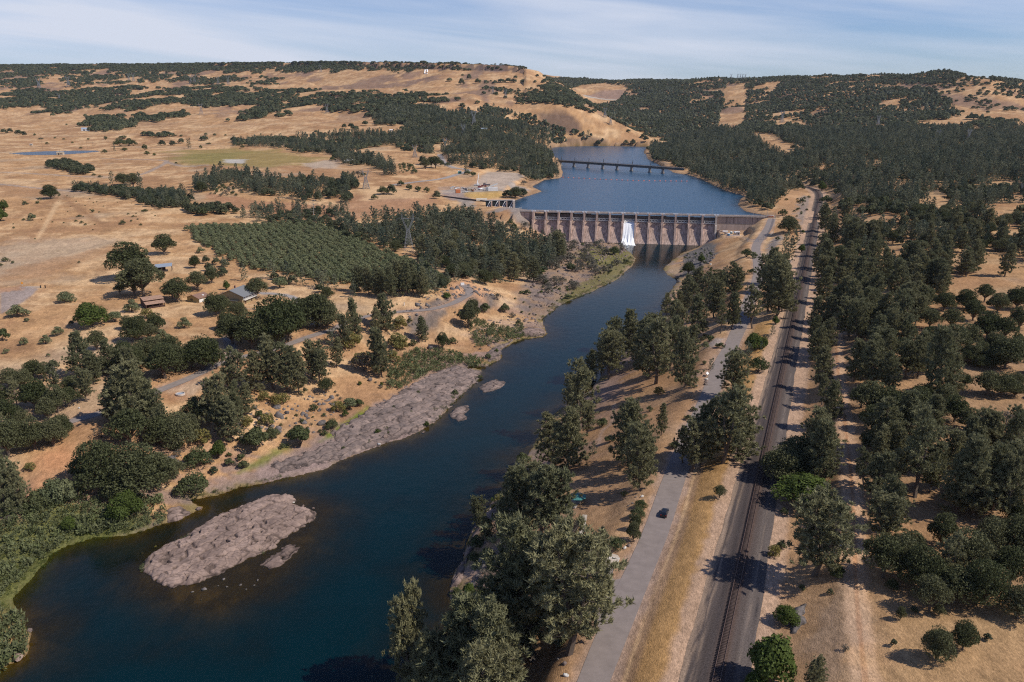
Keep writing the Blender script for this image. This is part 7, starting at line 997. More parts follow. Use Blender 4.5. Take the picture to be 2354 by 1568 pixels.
b = MB(); b.prism([(wd * .12, 2.6), (wd * .55, 2.6), (wd * .55, 2.75), (wd * .12, 2.75)], -2.6, -.02); b.build("awning", M("dark_awning", (.06, .055, .06), .8), h)
L_, F_, R__ = unz(*q('F', 195, 665), 21), unz(*q('F', 415, 720), 21), unz(*q('F', 660, 650), 21); ex, ey, ll, wd = frame(L_, F_, R__); wd = max(6, min(abs(wd), 10)); ll = max(7, min(ll, 12))
h = thing("cottage", "small yellow cottage with brown roof left of the two-storey house", "cottage", F_, math.atan2(ex[1], ex[0])); b = MB(); b.box((ll / 2, wd / 2, 1.4), (ll, wd, 2.8)); b.prism([(0, 2.8), (wd, 2.8), (wd / 2, 2.8 + wd * .17)], .02, ll - .02); b.build("wall", M("yellow_siding", (.38, .29, .13), .9, (1, .15)), h)
b = MB()
for y0, y1 in ((-.6, wd / 2), (wd + .6, wd / 2)): z1 = 2.8 + wd * .17; z0 = z1 - abs(y1 - y0) * .34; b.add([(-.7, y0, z0 + .05), (ll + .5, y0, z0 + .05), (ll + .5, y1, z1 + .05), (-.7, y1, z1 + .05), (-.7, y0, z0 + .25), (ll + .5, y0, z0 + .25), (ll + .5, y1, z1 + .25), (-.7, y1, z1 + .25)], [(3, 2, 1, 0), (4, 5, 6, 7), (0, 1, 5, 4), (1, 2, 6, 5), (2, 3, 7, 6), (3, 0, 4, 7)])
b.build("roof", M("brown_shingle", (.22, .13, .095), .9, (2, .25)), h); b = MB(); b.box((-.05, wd * .62, 1.4), (.12, 1.8, 1.4)); b.build("window", GLASS, h); b = MB(); b.box((2.0, -.08, 1.1), (3.6, .14, 2.0)); b.box((6.0, -.08, 1.2), (2.6, .14, 1.6)); b.build("white_sheet", WTRIM, h); b = MB(); b.box((ll * .6, wd * .2, 2.8 + wd * .1), (1.1, .9, .5)); b.build("vent", WHITE, h)
L_, F_, R__ = unz(*q('G', 330, 690), 22), unz(*q('G', 640, 855), 22), unz(*q('G', 1055, 795), 22); ex, ey, ll, wd = frame(L_, F_, R__); ll = max(11, min(ll, 15)); wd = 4.0
h = thing("barn", "open brown barn with stepped rusty tin roofs", "barn", F_, math.atan2(ex[1], ex[0])); b = MB(); b.box((ll / 2, 4 + 4.5, 2.2), (ll, 9, 4.4)); b.build("wall", BROWNW, h)
b = MB(); V8 = lambda y0, z0, y1, z1, e=.6: [(-e, y0, z0), (ll + e, y0, z0), (ll + e, y1, z1), (-e, y1, z1), (-e, y0, z0 + .16), (ll + e, y0, z0 + .16), (ll + e, y1, z1 + .16), (-e, y1, z1 + .16)]; F8 = [(3, 2, 1, 0), (4, 5, 6, 7), (0, 1, 5, 4), (1, 2, 6, 5), (2, 3, 7, 6), (3, 0, 4, 7)]
b.add(V8(3.4, 4.42, 9.5, 5.5), F8); b.add(V8(9.6, 5.5, 13.6, 4.5), F8); b.build("roof", RUST, h); b = MB(); b.add(V8(-.5, 2.5, 3.9, 3.5, .3), F8); b.build("lean_to_roof", RUST, h)
for x_ in (.2, ll * .35, ll * .7, ll - .2): b = MB(); b.bar((x_, 0, 0), (x_, 0, 2.5), .25); b.build("post", BROWNW, h)
b = MB(); b.box((ll * .55, 0.1, .6), (ll * .85, .15, 1.1)); b.box((-.0, 2, 1.2), (.15, 4, 2.3)); b.build("half_wall", BROWNW, h)
c0 = unz(*q(4, 1130, 160), 24); h = thing("tin_shed", "open shed with blue-grey tin roof beneath the big oaks", "shed", c0, .35); b = MB(); b.add([(-6, -3, 3.4), (6, -3, 3.9), (6, 6, 4.8), (-6, 6, 4.3), (-6, -3, 3.52), (6, -3, 4.02), (6, 6, 4.92), (-6, 6, 4.42)], F8); b.build("roof", TIN, h)
for x_, y_ in ((-5.6, -2.6), (-1, -2.6), (5.6, -2.6), (5.6, 1.5), (5.6, 5.6), (-5.6, 5.6)): b = MB(); b.bar((x_, y_, -.2), (x_, y_, 3.5 + .04 * x_ + (y_ + 2.6) * .1), .24); b.build("post", WOOD, h)
b = MB(); b.box((-2.5, 5.4, 1.8), (7, .2, 3.6)); b.box((-5.7, 2, 1.8), (.2, 6, 3.6)); b.build("wall", BROWNW, h)
def shed(r, x, y, wpx, label, hgt, mat, roofm, dep=.6, rz=0.1, name="farm_building", cat="building"):
    p = on(r, x, y)
    if p is None: return
    w = wpx / ZO[r][2] * float(proj(*p)[2]) / F; t = thing(name, label, cat, p - np.array((0, 0, .3)), rz); d = w * dep; b = MB(); b.box((0, 0, hgt / 2), (w, d, hgt)); b.build("wall", mat, t); b = MB(); e = .4
    b.prism([(-d / 2 - e, hgt), (d / 2 + e, hgt), (d / 2 + e, hgt + .2), (0, hgt + d * .28), (-d / 2 - e, hgt + .2)], -w / 2 - e, w / 2 + e); b.build("roof", roofm, t); b = MB(); b.box((-w * .15, -d / 2 - .05, hgt * .4), (w * .16, .12, hgt * .78)); b.build("door", GLASS, t); b = MB(); b.box((w * .22, -d / 2 - .05, hgt * .58), (w * .14, .12, hgt * .3)); b.build("window", GLASS, t)
BLUEROOF = M("blue_roof", (.30, .37, .46), .5); CREAM = M("cream_wall", (.55, .48, .38), .9)
for a in ((1, 595, 546, 54, "long white farm shed with pale blue roof at the foot of the left oaks", 5, WHITE, BLUEROOF), (1, 752, 540, 20, "white gabled farmhouse between the far left oak clumps", 5, WHITE, SHINGLE), (1, 813, 530, 10, "tiny white shed at the right edge of the far oak clump", 3, WHITE, BLUEROOF), (1, 690, 540, 18, "small pale outbuilding beside the white gabled farmhouse", 3.5, CREAM, BLUEROOF), (1, 1100, 582, 36, "light-roofed farm building between two dark tree clumps", 4.5, CREAM, WHITE), (1, 217, 648, 18, "small pale hut alone on the far left field", 3.2, CREAM, GREYP), (1, 418, 714, 42, "beige pump house standing at the farm pond", 5, M("beige_wall", (.45, .37, .27), .9), M("beige_roof", (.42, .35, .26), .9)), (2, 986, 548, 44, "blue-roofed house hidden in the lakeside wood", 5, CREAM, BLUEROOF), (2, 1040, 462, 38, "pale-roofed house at the upper edge of the lakeside wood", 4, CREAM, WHITE), (2, 346, 552, 24, "low pale building at the foot of the bare slope", 4, CREAM, WHITE), (1, 2120, 640, 34, "pale roofs half hidden in the tree row right of the meadow", 4, CREAM, M("terracotta", (.38, .24, .18), .8)), (2, 60, 766, 70, "low white-edged building by the gravel road at left", 3.2, CREAM, WHITE), (3, 1262, 430, 18, "tiny blue-roofed house on the wooded hill at right", 4, CREAM, BLUEROOF), (3, 1890, 806, 26, "pale roof peeking from the right-hand forest", 4, CREAM, GREYP), (3, 2018, 900, 18, "small pale hut in the right-hand forest", 3.5, CREAM, WHITE)): shed(*a)
shed('C', 525, 152, 90, "green and white site containers stacked beside a tree above the gravel yard", 4.2, M("green_container", (.04, .26, .19), .6), WHITE, .5, .2, "site_container", "container")
# ================================================================== VEHICLES AND SITE PLANT
TYRE = M("tyre", (.02, .02, .02), .9); CHROME = M("bright_metal", (.6, .6, .6), .3, metal=.8); RED = M("red_lamp", (.4, .02, .02), .4); LAMP = M("clear_lamp", (.75, .75, .72), .2)
def car(label, loc, rz, paint, glass, L=4.6, W=1.85, H=1.68, group=None, pickup=False):
    t = thing("car", label, "car", loc, rz, group); h2 = W / 2; lo = [(-L / 2, .38), (L / 2, .38), (L / 2, .78), (L / 2 - .1, .98), (L * .22, 1.06), (-L / 2 + .06, 1.08), (-L / 2, .8)]
    b = MB(); b.prism(lo, -h2, h2, 'y'); cab = [(-L / 2 + .12, 1.07), (L * .23, 1.05), (L * .07, H), (-L / 2 + .5, H - .03)] if not pickup else [(-.6, 1.07), (L * .23, 1.05), (L * .09, H), (-.45, H)]
    n = len(cab); vs = [(p[0], s * (h2 - .04 if p[1] < 1.2 else h2 - .2), p[1]) for s in (-1, 1) for p in cab]; b.add(vs, [tuple(range(n))[::-1], tuple(range(n, 2 * n))] + [(i, (i + 1) % n, n + (i + 1) % n, n + i) for i in range(n)]); b.build("body", paint, t)
    g = MB(); x0, x1 = cab[0][0] + .5, L * .13; zt, zb = H - .14, 1.14
    for s in (-1, 1): y0, y1 = s * (h2 - .045), s * (h2 - .165); g.add([(x0 - .2, y0, zb), (x1 + .12, y0, zb), (x1 - .1, y1 + s * .005, zt), (x0 + .1, y1 + s * .005, zt)], [(0, 1, 2, 3)])
    a, c_ = np.array(cab[1]), np.array(cab[2]); f = lambda k: a + (c_ - a) * k; p0, p1 = f(.12), f(.9); g.add([(p0[0] + .015, -h2 + .14, p0[1]), (p0[0] + .015, h2 - .14, p0[1]), (p1[0] + .015, h2 - .26, p1[1]), (p1[0] + .015, -h2 + .26, p1[1])], [(0, 1, 2, 3)])
    a, c_ = np.array(cab[0]), np.array(cab[3]); p0, p1 = f(.15), f(.85); a, c_ = np.array(cab[0]), np.array(cab[3]); p0, p1 = a + (c_ - a) * .15, a + (c_ - a) * .88; g.add([(p0[0] - .015, h2 - .14, p0[1]), (p0[0] - .015, -h2 + .14, p0[1]), (p1[0] - .015, -h2 + .28, p1[1]), (p1[0] - .015, h2 - .28, p1[1])], [(0, 1, 2, 3)]); g.build("window", glass, t)
    for x_ in (-L * .31, L * .32):
        for s in (-1, 1): w = MB(); w.bar((x_, s * (h2 - .22), .36), (x_, s * (h2 + .02), .36), .72, 14); wo = w.build("wheel", TYRE, t); w = MB(); w.bar((x_, s * (h2 - .02), .36), (x_, s * (h2 + .04), .36), .42, 10); w.build("rim", CHROME, wo)
    for s in (-1, 1):
        w = MB(); w.box((L / 2 - .06, s * (h2 - .3), .82), (.16, .42, .16)); w.build("headlight", LAMP, t); w = MB(); w.box((-L / 2 + .03, s * (h2 - .2), .92), (.12, .26, .3)); w.build("tail_light", RED, t); w = MB(); w.box((L * .19, s * (h2 + .1), 1.14), (.16, .22, .16)); w.build("mirror", paint, t)
    w = MB(); w.box((-L / 2 - .02, 0, .46), (.16, W - .1, .2)); w.box((L / 2 + .02, 0, .46), (.16, W - .1, .2)); w.build("bumper", M("black_trim", (.03, .03, .03), .6), t)
    if not pickup: w = MB(); [w.bar((-L / 2 + .7, s * (h2 - .28), H + .03), (L * .02, s * (h2 - .28), H + .03), .06) for s in (-1, 1)]; w.build("roof_rail", M("black_trim", (.03, .03, .03), .6), t)
    return t
BLACK = M("black_paint", (.008, .009, .011), .22, (1, .05), spec=.6); WPAINT = M("white_car_paint", (.75, .75, .75), .3, (1, .03)); TINT = M("tinted_glass", (.012, .016, .024), .08, (1, .05), spec=.6)
cl = on(8, 2228, 402); i_ = int(np.argmin(np.hypot(L_road[:, 0] - cl[0], L_road[:, 1] - cl[1]))); td_ = L_road[min(i_ + 2, len(L_road) - 1)] - L_road[i_ - 2]; cpos = unz(*q(8, 2228, 414), float(L_road[i_][2]) + .11); car("black car driving away up the paved park road", cpos, math.atan2(td_[1], td_[0]), BLACK, TINT)
yz = 33.05
for x, y, rz, l_, pk in ((318, 540, .5, "white car at the far left of the gravel yard", False), (418, 552, .9, "white pickup second from left in the gravel yard", True), (360, 510, .2, "white car parked behind the two leftmost yard cars", False), (605, 535, .4, "lone white van-like car in the middle of the gravel yard", False), (480, 530, .3, "pale car just right of the white pickup in the yard", False), (640, 645, .3, "grey pickup right of the orange container", True), (700, 640, .1, "white pickup in front of the scrap pile in the yard", True), (680, 560, 1.2, "dark car behind the grey trailers in the yard", False)): car(l_, unz(*q('C', x, y), yz), rz, BLACK if 'dark' in l_ else (GREYP if 'grey' in l_ else WPAINT), TINT, group='vehicles in the gravel yard', pickup=pk)
def box_thing(name, label, cat, x, y, dims, mat, rz=.1, doors=True):
    t = thing(name, label, cat, unz(*q('C', x, y), yz), rz); b = MB(); b.box((0, 0, dims[2] / 2 + .15), dims); b.build("body", mat, t); b = MB()
    for k in np.linspace(-dims[0] / 2 + .4, dims[0] / 2 - .4, 9): b.box((k, -dims[1] / 2 - .03, dims[2] / 2 + .15), (.12, .06, dims[2] - .2))
    b.build("rib", mat, t); b = MB(); b.box((dims[0] / 2 + .03, 0, dims[2] / 2 + .1), (.06, dims[1] - .3, dims[2] - .3)); b.build("door", mat, t); return t
box_thing("shipping_container", "orange shipping container at the left front of the gravel yard", "container", 480, 655, (6.1, 2.6, 4.4), M("orange_container", (.50, .16, .06), .7), .35); box_thing("shipping_container", "large white container with dark door at the right of the yard", "container", 1390, 605, (12.5, 3.0, 4.6), WHITE, .05); box_thing("equipment_box", "dark red box in the left of the yard's middle row", "equipment", 1045, 520, (5, 2.4, 2.2), M("dark_red", (.22, .04, .035), .7)); box_thing("equipment_box", "dark red box behind the crane base in the yard", "equipment", 1115, 485, (3, 2.4, 1.8), M("dark_red", (.22, .04, .035), .7)); box_thing("equipment_box", "dark red box below the grey drill rig in the yard", "equipment", 1195, 490, (3, 2.2, 1.6), M("dark_red", (.22, .04, .035), .7)); box_thing("equipment_box", "grey equipment box beside the white tanker in the yard", "equipment", 1240, 590, (4, 3, 4.2), GREYP)
t = thing("tanker_truck", "white tanker truck in the middle of the gravel yard", "truck", unz(*q('C', 1075, 580), yz), .05); b = MB(); b.bar((-4, 0, 1.9), (2.2, 0, 1.9), 2.3, 14); b.build("tank", WHITE, t, True); b = MB(); b.box((3.6, 0, 1.6), (2.0, 2.4, 2.4)); b.build("cab", WPAINT, t); b = MB(); b.box((4.62, 0, 2.1), (.06, 2.0, .9)); b.build("window", TINT, t)
for x_ in (-3.2, -2, 3.4):
    for s in (-1, 1): b = MB(); b.bar((x_, s * 1.0, .5), (x_, s * 1.25, .5), 1.0, 12); b.build("wheel", TYRE, t)
t = thing("crane", "white mobile crane with raised boom in the gravel yard", "crane", unz(*q('C', 975, 468), yz), .2); b = MB(); b.box((0, 0, 1.1), (8, 2.6, 1.4)); b.build("carrier", GREYP, t); b = MB(); b.box((1.2, 0, 2.7), (3, 2.4, 1.8)); b.build("cab", WPAINT, t); b = MB(); b.bar((.5, 0, 3), (3.2, 1.2, 17), 1.1, 4, .6); b.build("boom", WHITE, t)
for x_ in (-3, -1, 1, 3): b = MB(); b.bar((x_, -1.4, .5), (x_, 1.4, .5), 1.0, 12); b.build("wheel", TYRE, t)
t = thing("drill_rig", "grey drill rig with upright mast behind the red boxes in the yard", "drill rig", unz(*q('C', 1225, 460), yz), .1); b = MB(); b.box((0, 0, 1.4), (10, 2.6, 1.6)); b.box((-3, 0, 2.8), (3, 2.4, 1.6)); b.build("carrier", M("dark_machine", (.12, .10, .11), .7), t); b = MB(); b.bar((-.5, 0, 2), (-.5, 0, 8.5), .7); b.build("mast", STEEL, t)
for x_ in (-4, -2, 2, 4): b = MB(); b.bar((x_, -1.4, .5), (x_, 1.4, .5), 1.0, 10); b.build("wheel", TYRE, t)
t = thing("conveyor", "slanted grey conveyor behind the white container in the yard", "conveyor", unz(*q('C', 1395, 505), yz), .6); b = MB(); b.bar((-7, 0, .8), (7, 0, 4.4), 1.3); b.build("belt", GREYP, t); b = MB(); b.bar((0, -1, 0), (2, 0, 3), .3); b.bar((0, 1, 0), (2, 0, 3), .3); b.bar((5, -1, 0), (5, 0, 3.8), .3); b.build("leg", STEEL, t)
t = thing("conveyor", "folded dark conveyor between the orange container and yellow frame", "conveyor", unz(*q('C', 655, 590), yz), -.7); b = MB(); b.bar((-3.5, 0, 3.2), (3.5, 0, .9), 1.2); b.build("belt", M("dark_machine", (.12, .10, .11), .7), t); b = MB(); b.bar((-2, -1, 0), (-2, 0, 2.7), .3); b.bar((-2, 1, 0), (-2, 0, 2.7), .3); b.build("leg", STEEL, t)
t = thing("loader_frame", "tan steel gantry frame standing in the gravel yard", "frame", unz(*q('C', 795, 595), yz), .1); b = MB(); [b.bar((sx * 2.6, sy * 1.4, 0), (sx * 2.6, sy * 1.4, 5), .5) for sx in (-1, 1) for sy in (-1, 1)]; b.build("leg", M("tan_paint", (.42, .32, .2), .7), t); b = MB(); b.box((0, 0, 5.1), (6.2, 3.4, .5)); b.box((0, 0, 1.6), (4.4, 2, 2.0)); b.build("platform", M("tan_paint", (.42, .32, .2), .7), t)
t = thing("excavator", "small dark excavator right of the tan gantry frame", "excavator", unz(*q('C', 868, 612), yz), .9); b = MB(); b.box((0, .9, .4), (3.2, .5, .8)); b.box((0, -.9, .4), (3.2, .5, .8)); b.build("track", TYRE, t); b = MB(); b.box((-.2, 0, 1.6), (2.6, 2.2, 1.6)); b.build("cab", M("machine_brown", (.20, .09, .05), .7), t); b = MB(); b.bar((1, 0, 1.8), (3.4, 0, 4.2), .5); b.bar((3.4, 0, 4.2), (5.2, 0, 2.0), .4); b.build("arm", M("machine_brown", (.20, .09, .05), .7), t); b = MB(); b.box((5.2, 0, 1.6), (.8, .9, .8)); b.build("bucket", DARK, t)
# ================================================================== PARK FURNITURE AND SMALL THINGS
t = thing("shelter", "round blue-green roofed picnic shelter under pine branches", "shelter", on('E', 325, 395), .3); b = MB(); N = 8; rr = 2.9
pts = [(rr * math.cos(2 * math.pi * k / N), rr * math.sin(2 * math.pi * k / N)) for k in range(N)]; b.add([(x, y, 2.7) for x, y in pts] + [(x, y, 2.82) for x, y in pts] + [(0, 0, 3.9)], [tuple(range(N))[::-1]] + [(k, (k + 1) % N, N + (k + 1) % N, N + k) for k in range(N)] + [(N + k, N + (k + 1) % N, 2 * N) for k in range(N)]); b.build("roof", M("teal_roof", (.055, .19, .175), .6, (2, .2)), t)
for k in range(0, N, 2): b = MB(); b.bar((pts[k][0] * .85, pts[k][1] * .85, 0), (pts[k][0] * .85, pts[k][1] * .85, 2.7), .18, 8); b.build("post", WOOD, t)
b = MB(); b.prism([(x * 1.12, y * 1.12) for x, y in pts], 0.02, .12, 'z'); b.build("floor_slab", CONCL, t)
t2 = thing("picnic_table", "pale picnic table inside the blue-green roofed shelter", "picnic table", np.array(t.location) + np.array((0, 0, .13)), .5); b = MB(); b.box((0, 0, .74), (1.8, .8, .06)); b.build("table_top", CONCL, t2); b = MB(); b.box((0, .75, .45), (1.8, .3, .05)); b.build("bench", CONCL, t2); b = MB(); b.box((0, -.75, .45), (1.8, .3, .05)); b.build("bench", CONCL, t2); b = MB(); [b.bar((x_, -.7, 0), (x_, .7, .72), .09) for x_ in (-.7, .7)]; [b.bar((x_, .7, 0), (x_, -.7, .72), .09) for x_ in (-.7, .7)]; b.build("leg", STEEL, t2)
SZ = 25.78; slab = [unz(*q('E', x, y), SZ) for x, y in ((622, 1262), (660, 1175), (632, 1128), (700, 1100), (940, 1168), (972, 1212), (915, 1350), (880, 1358), (636, 1318))]; o0 = slab[0]
t = thing("parking_slab", "pale concrete accessible parking slab with worn painted markings", "parking slab", o0); b = MB(); n_ = len(slab); P_ = [tuple(p - o0) for p in slab]; b.add([(x, y, -.2) for x, y, z in P_] + [(x, y, 0) for x, y, z in P_], [tuple(range(n_)), tuple(range(n_, 2 * n_))] + [(k, (k + 1) % n_, n_ + (k + 1) % n_, n_ + k) for k in range(n_)]); sm = b.mesh("slab", M("slab_concrete", (.47, .39, .31), .9, (.8, .15))); import bmesh; bm = bmesh.new(); bm.from_mesh(sm); bmesh.ops.recalc_face_normals(bm, faces=bm.faces); bm.to_mesh(sm); bm.free(); link("slab", sm, t)
def es(x, y, z=SZ + .012): return unz(*q('E', x, y), z) - o0
PNT = M("worn_white_marking", (.62, .61, .58), .8, (3, .25)); b = MB()
def stroke(b, p, r, w):
    p, r = np.array(p), np.array(r); d = (r - p)[:2]; d /= np.linalg.norm(d) + 1e-9; nn = np.array((-d[1], d[0], 0)) * w / 2; b.add([p - nn, r - nn, r + nn, p + nn], [(0, 1, 2, 3)])
for a, c_ in (((672, 1168), (965, 1216)), ((820, 1190), (800, 1240)), ((825, 1192), (880, 1245)), ((860, 1198), (920, 1250)), ((900, 1205), (955, 1225)), ((755, 1250), (770, 1240)), ((965, 1216), (920, 1345))): stroke(b, es(*a), es(*c_), .12)
b.build("stripe", PNT, t); b = MB(); cx0, cy0 = 697, 1282                     # the wheelchair symbol
for k in range(10): a0, a1 = math.radians(150 + k * 24), math.radians(150 + (k + 1) * 24); stroke(b, es(cx0 + 20 * math.cos(a0), cy0 + 14 + 13 * math.sin(a0), SZ + .016), es(cx0 + 20 * math.cos(a1), cy0 + 14 + 13 * math.sin(a1), SZ + .016), .11)
for a, c_ in (((-6, -24), (-4, 4)), ((-4, 4), (16, 4)), ((16, 4), (24, 22)), ((-5, -10), (12, -9)), ((24, 22), (31, 19))): stroke(b, es(cx0 + a[0], cy0 + a[1], SZ + .02), es(cx0 + c_[0], cy0 + c_[1], SZ + .02), .13)
stroke(b, es(cx0 - 10, cy0 - 31, SZ + .02), es(cx0 - 3, cy0 - 30, SZ + .02), .22); b.build("wheelchair_symbol", PNT, t)
t = thing("wheel_stop", "blue-grey concrete wheel stop on the accessible parking slab", "wheel stop", es(738, 1188) + o0, .0); d_ = es(790, 1200) - es(690, 1178); b = MB(); b.bar(-d_ / 2 + (0, 0, .1), d_ / 2 + (0, 0, .1), .26); b.build("block", M("blue_grey_paint", (.26, .27, .36), .8), t); b = MB(); [b.bar(d_ * k + (0, 0, .1), d_ * k + (0, 0, .26), .05) for k in (-.35, .35)]; b.build("pin", STEEL, t)
t = thing("parking_sign", "small blue accessible parking sign on a post by the slab", "sign", on('E', 792, 1035), .2); b = MB(); b.bar((0, 0, 0), (0, 0, 2.3), .07); b.build("post", STEEL, t); b = MB(); b.box((0, -.05, 1.95), (.62, .04, .9)); bd = b.build("board", M("sign_blue", (.03, .10, .35), .5), t); b = MB()
for k in range(9): a0, a1 = math.radians(150 + k * 25), math.radians(150 + (k + 1) * 25); b.bar((.14 * math.cos(a0), -.078, 1.86 - .14 * math.sin(a0)), (.14 * math.cos(a1), -.078, 1.86 - .14 * math.sin(a1)), .035)
for a, c_ in (((-.04, 2.16), (-.03, 1.92)), ((-.03, 1.92), (.12, 1.92)), ((.12, 1.92), (.18, 1.76)), ((-.035, 2.05), (.09, 2.05))): b.bar((a[0], -.078, a[1]), (c_[0], -.078, c_[1]), .04)
b.box((-.05, -.078, 2.24), (.08, .02, .08)); b.build("wheelchair_symbol", WHITE, bd)
pp = [unz(*q('E', x, y), z) for x, y, z in ((440, 560, 20.5), (425, 650, 21.2), (405, 740, 22), (385, 830, 22.8), (375, 920, 23.4), (400, 990, 24.6), (460, 1045, 25.2), (540, 1085, 25.6), (632, 1118, 25.7))]; pp = [np.array((p[0], p[1], max(p[2], float(ground(p[0], p[1]))))) for p in pp]; tag(strip("concrete_path", np.array(pp), .75, .75, .12, M("path_concrete", (.43, .37, .31), .9), nx=2), kind="structure")
t = thing("info_board", "white slanted information board beside the paved road", "info board", on('H', 960, 850), 1.1); b = MB(); [b.bar((x_, 0, 0), (x_, 0, 1.3), .1) for x_ in (-.9, .9)]; b.build("post", STEEL, t); b = MB(); b.add([(-1.2, -.4, 1.0), (1.2, -.4, 1.0), (1.2, .4, 1.7), (-1.2, .4, 1.7), (-1.2, -.43, 1.07), (1.2, -.43, 1.07), (1.2, .37, 1.77), (-1.2, .37, 1.77)], F8); b.build("panel", WHITE, t)
t = thing("trackside_cabinet", "white signal cabinet standing left of the tracks", "cabinet", on(6, 745, 212), .2); b = MB(); b.box((0, 0, 1.1), (1.8, 1.4, 2.2)); b.build("cabinet_body", GREYP, t); b = MB(); b.box((0, 0, 2.28), (2.0, 1.6, .16)); b.build("lid", WHITE, t); b = MB(); b.box((0, -.72, 1.1), (.8, .06, 1.7)); b.build("door", WHITE, t)
t = thing("concrete_ring", "round pale concrete tank ring on the gravel beside the dirt lane", "concrete ring", on(4, 1243, 1012)); b = MB(); N = 20
o_ = [(2.1 * math.cos(2 * math.pi * k / N), 2.1 * math.sin(2 * math.pi * k / N)) for k in range(N)]; i__ = [(x * .86, y * .86) for x, y in o_]; b.add([(x, y, 0) for x, y in o_] + [(x, y, .8) for x, y in o_] + [(x, y, .8) for x, y in i__] + [(x, y, .35) for x, y in i__], [(k, (k + 1) % N, N + (k + 1) % N, N + k) for k in range(N)] + [(N + k, N + (k + 1) % N, 2 * N + (k + 1) % N, 2 * N + k) for k in range(N)] + [(2 * N + k, 2 * N + (k + 1) % N, 3 * N + (k + 1) % N, 3 * N + k) for k in range(N)]); b.build("ring", CONCL, t); b = MB(); b.prism(i__, .3, .42, 'z'); b.build("lid", M("blue_grey_lid", (.30, .34, .40), .5), t)
t = thing("roadside_box", "white utility box at the end of the dark lane", "utility box", on(5, 835, 256), .3); b = MB(); b.box((0, 0, .9), (2.6, 1.4, 1.5)); b.build("cabinet_body", WHITE, t); b = MB(); b.box((0, 0, .1), (3.2, 2.0, .2)); b.build("base", CONC, t)
t = thing("marker_post", "small white marker post on the bank above the dark lane", "post", on(5, 434, 396)); b = MB(); b.bar((0, 0, 0), (0, 0, 1.7), .4, 8); b.build("shaft", WHITE, t); b = MB(); b.bar((0, 0, 1.7), (0, 0, 2.0), .5, 8); b.build("cap", GREYP, t)
t = thing("road_sign", "small orange diamond sign beyond the paved pad at far left", "sign", on(4, 155, 262), .2); b = MB(); b.bar((0, 0, 0), (0, 0, 2.0), .12); b.build("post", STEEL, t); b = MB(); b.add([(0, -.08, 1.2), (.95, -.08, 2.1), (0, -.08, 3.0), (-.95, -.08, 2.1), (0, 0, 1.2), (.95, 0, 2.1), (0, 0, 3.0), (-.95, 0, 2.1)], F8); b.build("board", M("sign_orange", (.75, .30, .03), .5), t)
t = thing("field_gate", "grey tube gate and dark posts at the edge of the left paved pad", "gate", on(4, 285, 276), .1); b = MB(); [b.bar((x_, 0, 0), (x_, 0, 1.9), .5) for x_ in (-.3, 2.6)]; b.build("post", DARK, t); b = MB(); [b.bar((-10, 0, z_), (-.3, 0, z_), .14) for z_ in (.4, .9, 1.3)]; b.build("rail", STEEL, t)
t = thing("litter_bag", "white rubbish bag lying beside the dirt track", "rubbish bag", on(9, 1090, 632)); o = link("bag", boulder_mesh("bag", 91, WHITE), t); o.scale = (.45, .32, .3); o.location = (0, 0, .25)
for r, x, y, l_ in ((6, 294, 672, "dark bollard post at the left road edge before the green bush"), (8, 1838, 1000, "x")):
    if l_ != "x": t = thing("bollard", l_, "bollard", on(r, x, y + 6)); b = MB(); b.bar((0, 0, 0), (0, 0, 1.2), .35, 8); b.build("shaft", DARK, t); b = MB(); b.bar((0, 0, 1.2), (0, 0, 1.3), .4, 8); b.build("cap", RED, t)
t = thing("fallen_log", "grey fallen log lying on the lawn below the two-storey house", "log", unz(*q('F', 1610, 875), 20.6), -.12); b = MB(); b.bar((-6, 0, .3), (6, 0, .35), .7, 8, .4); b.build("trunk", M("grey_wood", (.36, .31, .27), .9), t); b = MB(); b.bar((3, 0, .4), (4.2, .8, 1.0), .2); b.build("branch", M("grey_wood", (.36, .31, .27), .9), t)
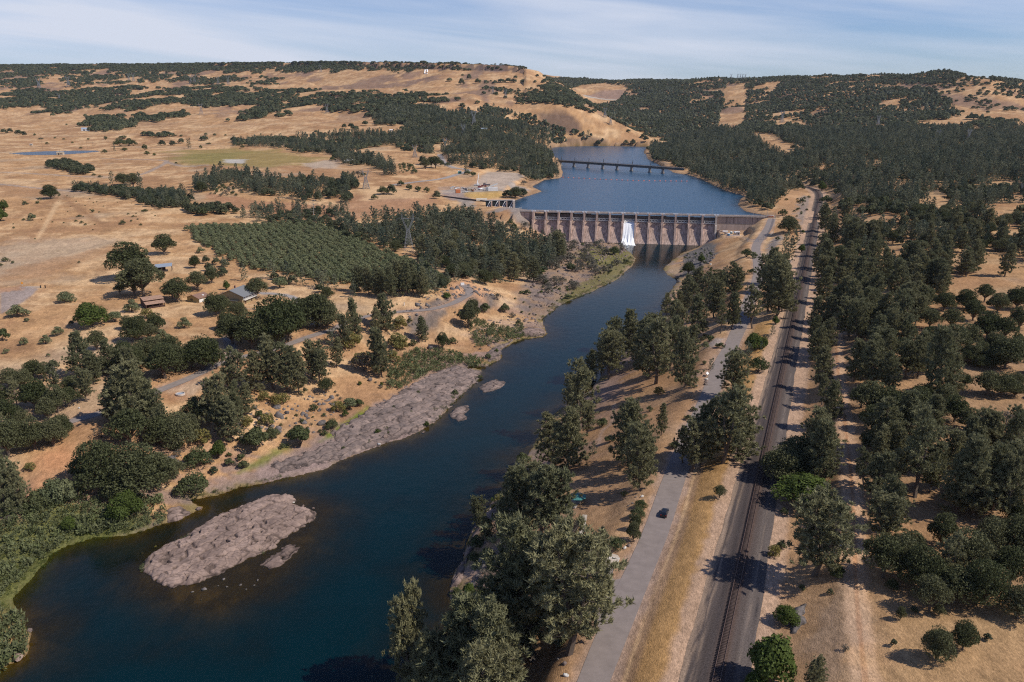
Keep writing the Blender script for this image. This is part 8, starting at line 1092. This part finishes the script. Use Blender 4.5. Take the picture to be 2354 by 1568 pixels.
# snags: bare grey branches among the left oaks
def snag(r, x, y, hpx, label):
    p = on(r, x, y); zc_ = float(proj(*p)[2]); h_ = hpx / ZO[r][2] * zc_ / F / .88; rg_ = np.random.default_rng(int(x)); segs = [((0, 0, 0), (.05, .03, .55), .03, .018), ((.05, .03, .55), (.02, .08, 1), .018, .004)]
    for k in range(14): z_ = rg_.uniform(.3, .95); a = rg_.uniform(0, 6.28); L = .35 * (1.1 - z_); e = np.array((.05 + math.cos(a) * L, .04 + math.sin(a) * L, z_ + .2 * L)); segs += [((.05 * z_, .04, z_), e, .010, .005), (e, e + np.array((math.cos(a + .7) * .1, math.sin(a + .7) * .1, .07)), .005, .002), (e, e + np.array((math.cos(a - .7) * .1, math.sin(a - .7) * .1, .02)), .005, .002)]
    t = thing("bare_tree", label, "bare tree", p, 0, 'bare grey trees'); t.scale = (h_,) * 3; link("trunk", soup("bare_trunk", limbs_mesh(segs), M("silver_wood", (.30, .27, .24), .9)), t)
for a in ((4, 385, 1000, 170, "bare silver snag among the left oaks above the lane"), (4, 410, 1090, 100, "low broken snag in front of the left bare snag"), (4, 95, 950, 110, "bare grey branching tree at the far left oaks"), (2, 830, 1160, 70, "bare tree at the orchard's upper pines"), (1, 2160, 1150, 110, "bare twiggy tree above the orchard's right edge"), (3, 1725, 1330, 60, "bare branches at the forest road's dark tree"), (6, 2225, 1235, 110, "bare spreading tree on the pale grass clearing"), (6, 820, 1015, 20, "tiny bare sapling by the tracks")): snag(*a)
# the pale letter laid out on the hillside
p = on(2, 585, 150); zc_ = float(proj(*p)[2]); k_ = zc_ / F / 3.0; t = thing("hillside_letter", "white letter laid out high on the golden mesa slope", "hillside letter", p); b = MB(); rr = lambda u, v: uny(p_px + u / 3., p_py + v / 3., p[1] + (-v) * k_ * .9) - p; p_px, p_py = q(2, 585, 150)
wq = W2  # outline: a four-sided ring open at one corner
def hp(u, v):
    g_ = on(2, 585 + u, 150 + v); return (g_ if g_ is not None else p) - p + np.array((0, 0, 1.2))
ring = [(-10, 5), (-6, -20), (8, -22), (10, -12), (8, -4)]
for a, c_ in zip(ring[:-1], ring[1:]): b.bar(hp(*a), hp(*c_), 4.5)
b.bar(hp(-10, 5), hp(8, 5), 4.8); b.build("stroke", M("whitewashed_stone", (.88, .86, .83), .9), t)
# ------------------------------------------------------------------ the air
hz = MB(); hz.box((0, 7000, 206.5), (30000, 14800, 433)); hm_ = bpy.data.materials.new("haze"); hm_.use_nodes = True; hm_.cycles.volume_sampling = 'EQUIANGULAR'; hn = hm_.node_tree.nodes; hn.clear(); ho = hn.new("ShaderNodeOutputMaterial"); pv = hn.new("ShaderNodeVolumePrincipled"); pv.inputs['Color'].default_value = (.88, .94, 1.0, 1); pv.inputs['Density'].default_value = .000016; pv.inputs['Anisotropy'].default_value = .2; hm_.node_tree.links.new(pv.outputs[0], ho.inputs['Volume']); tag(hz.build("haze", hm_), kind="stuff")
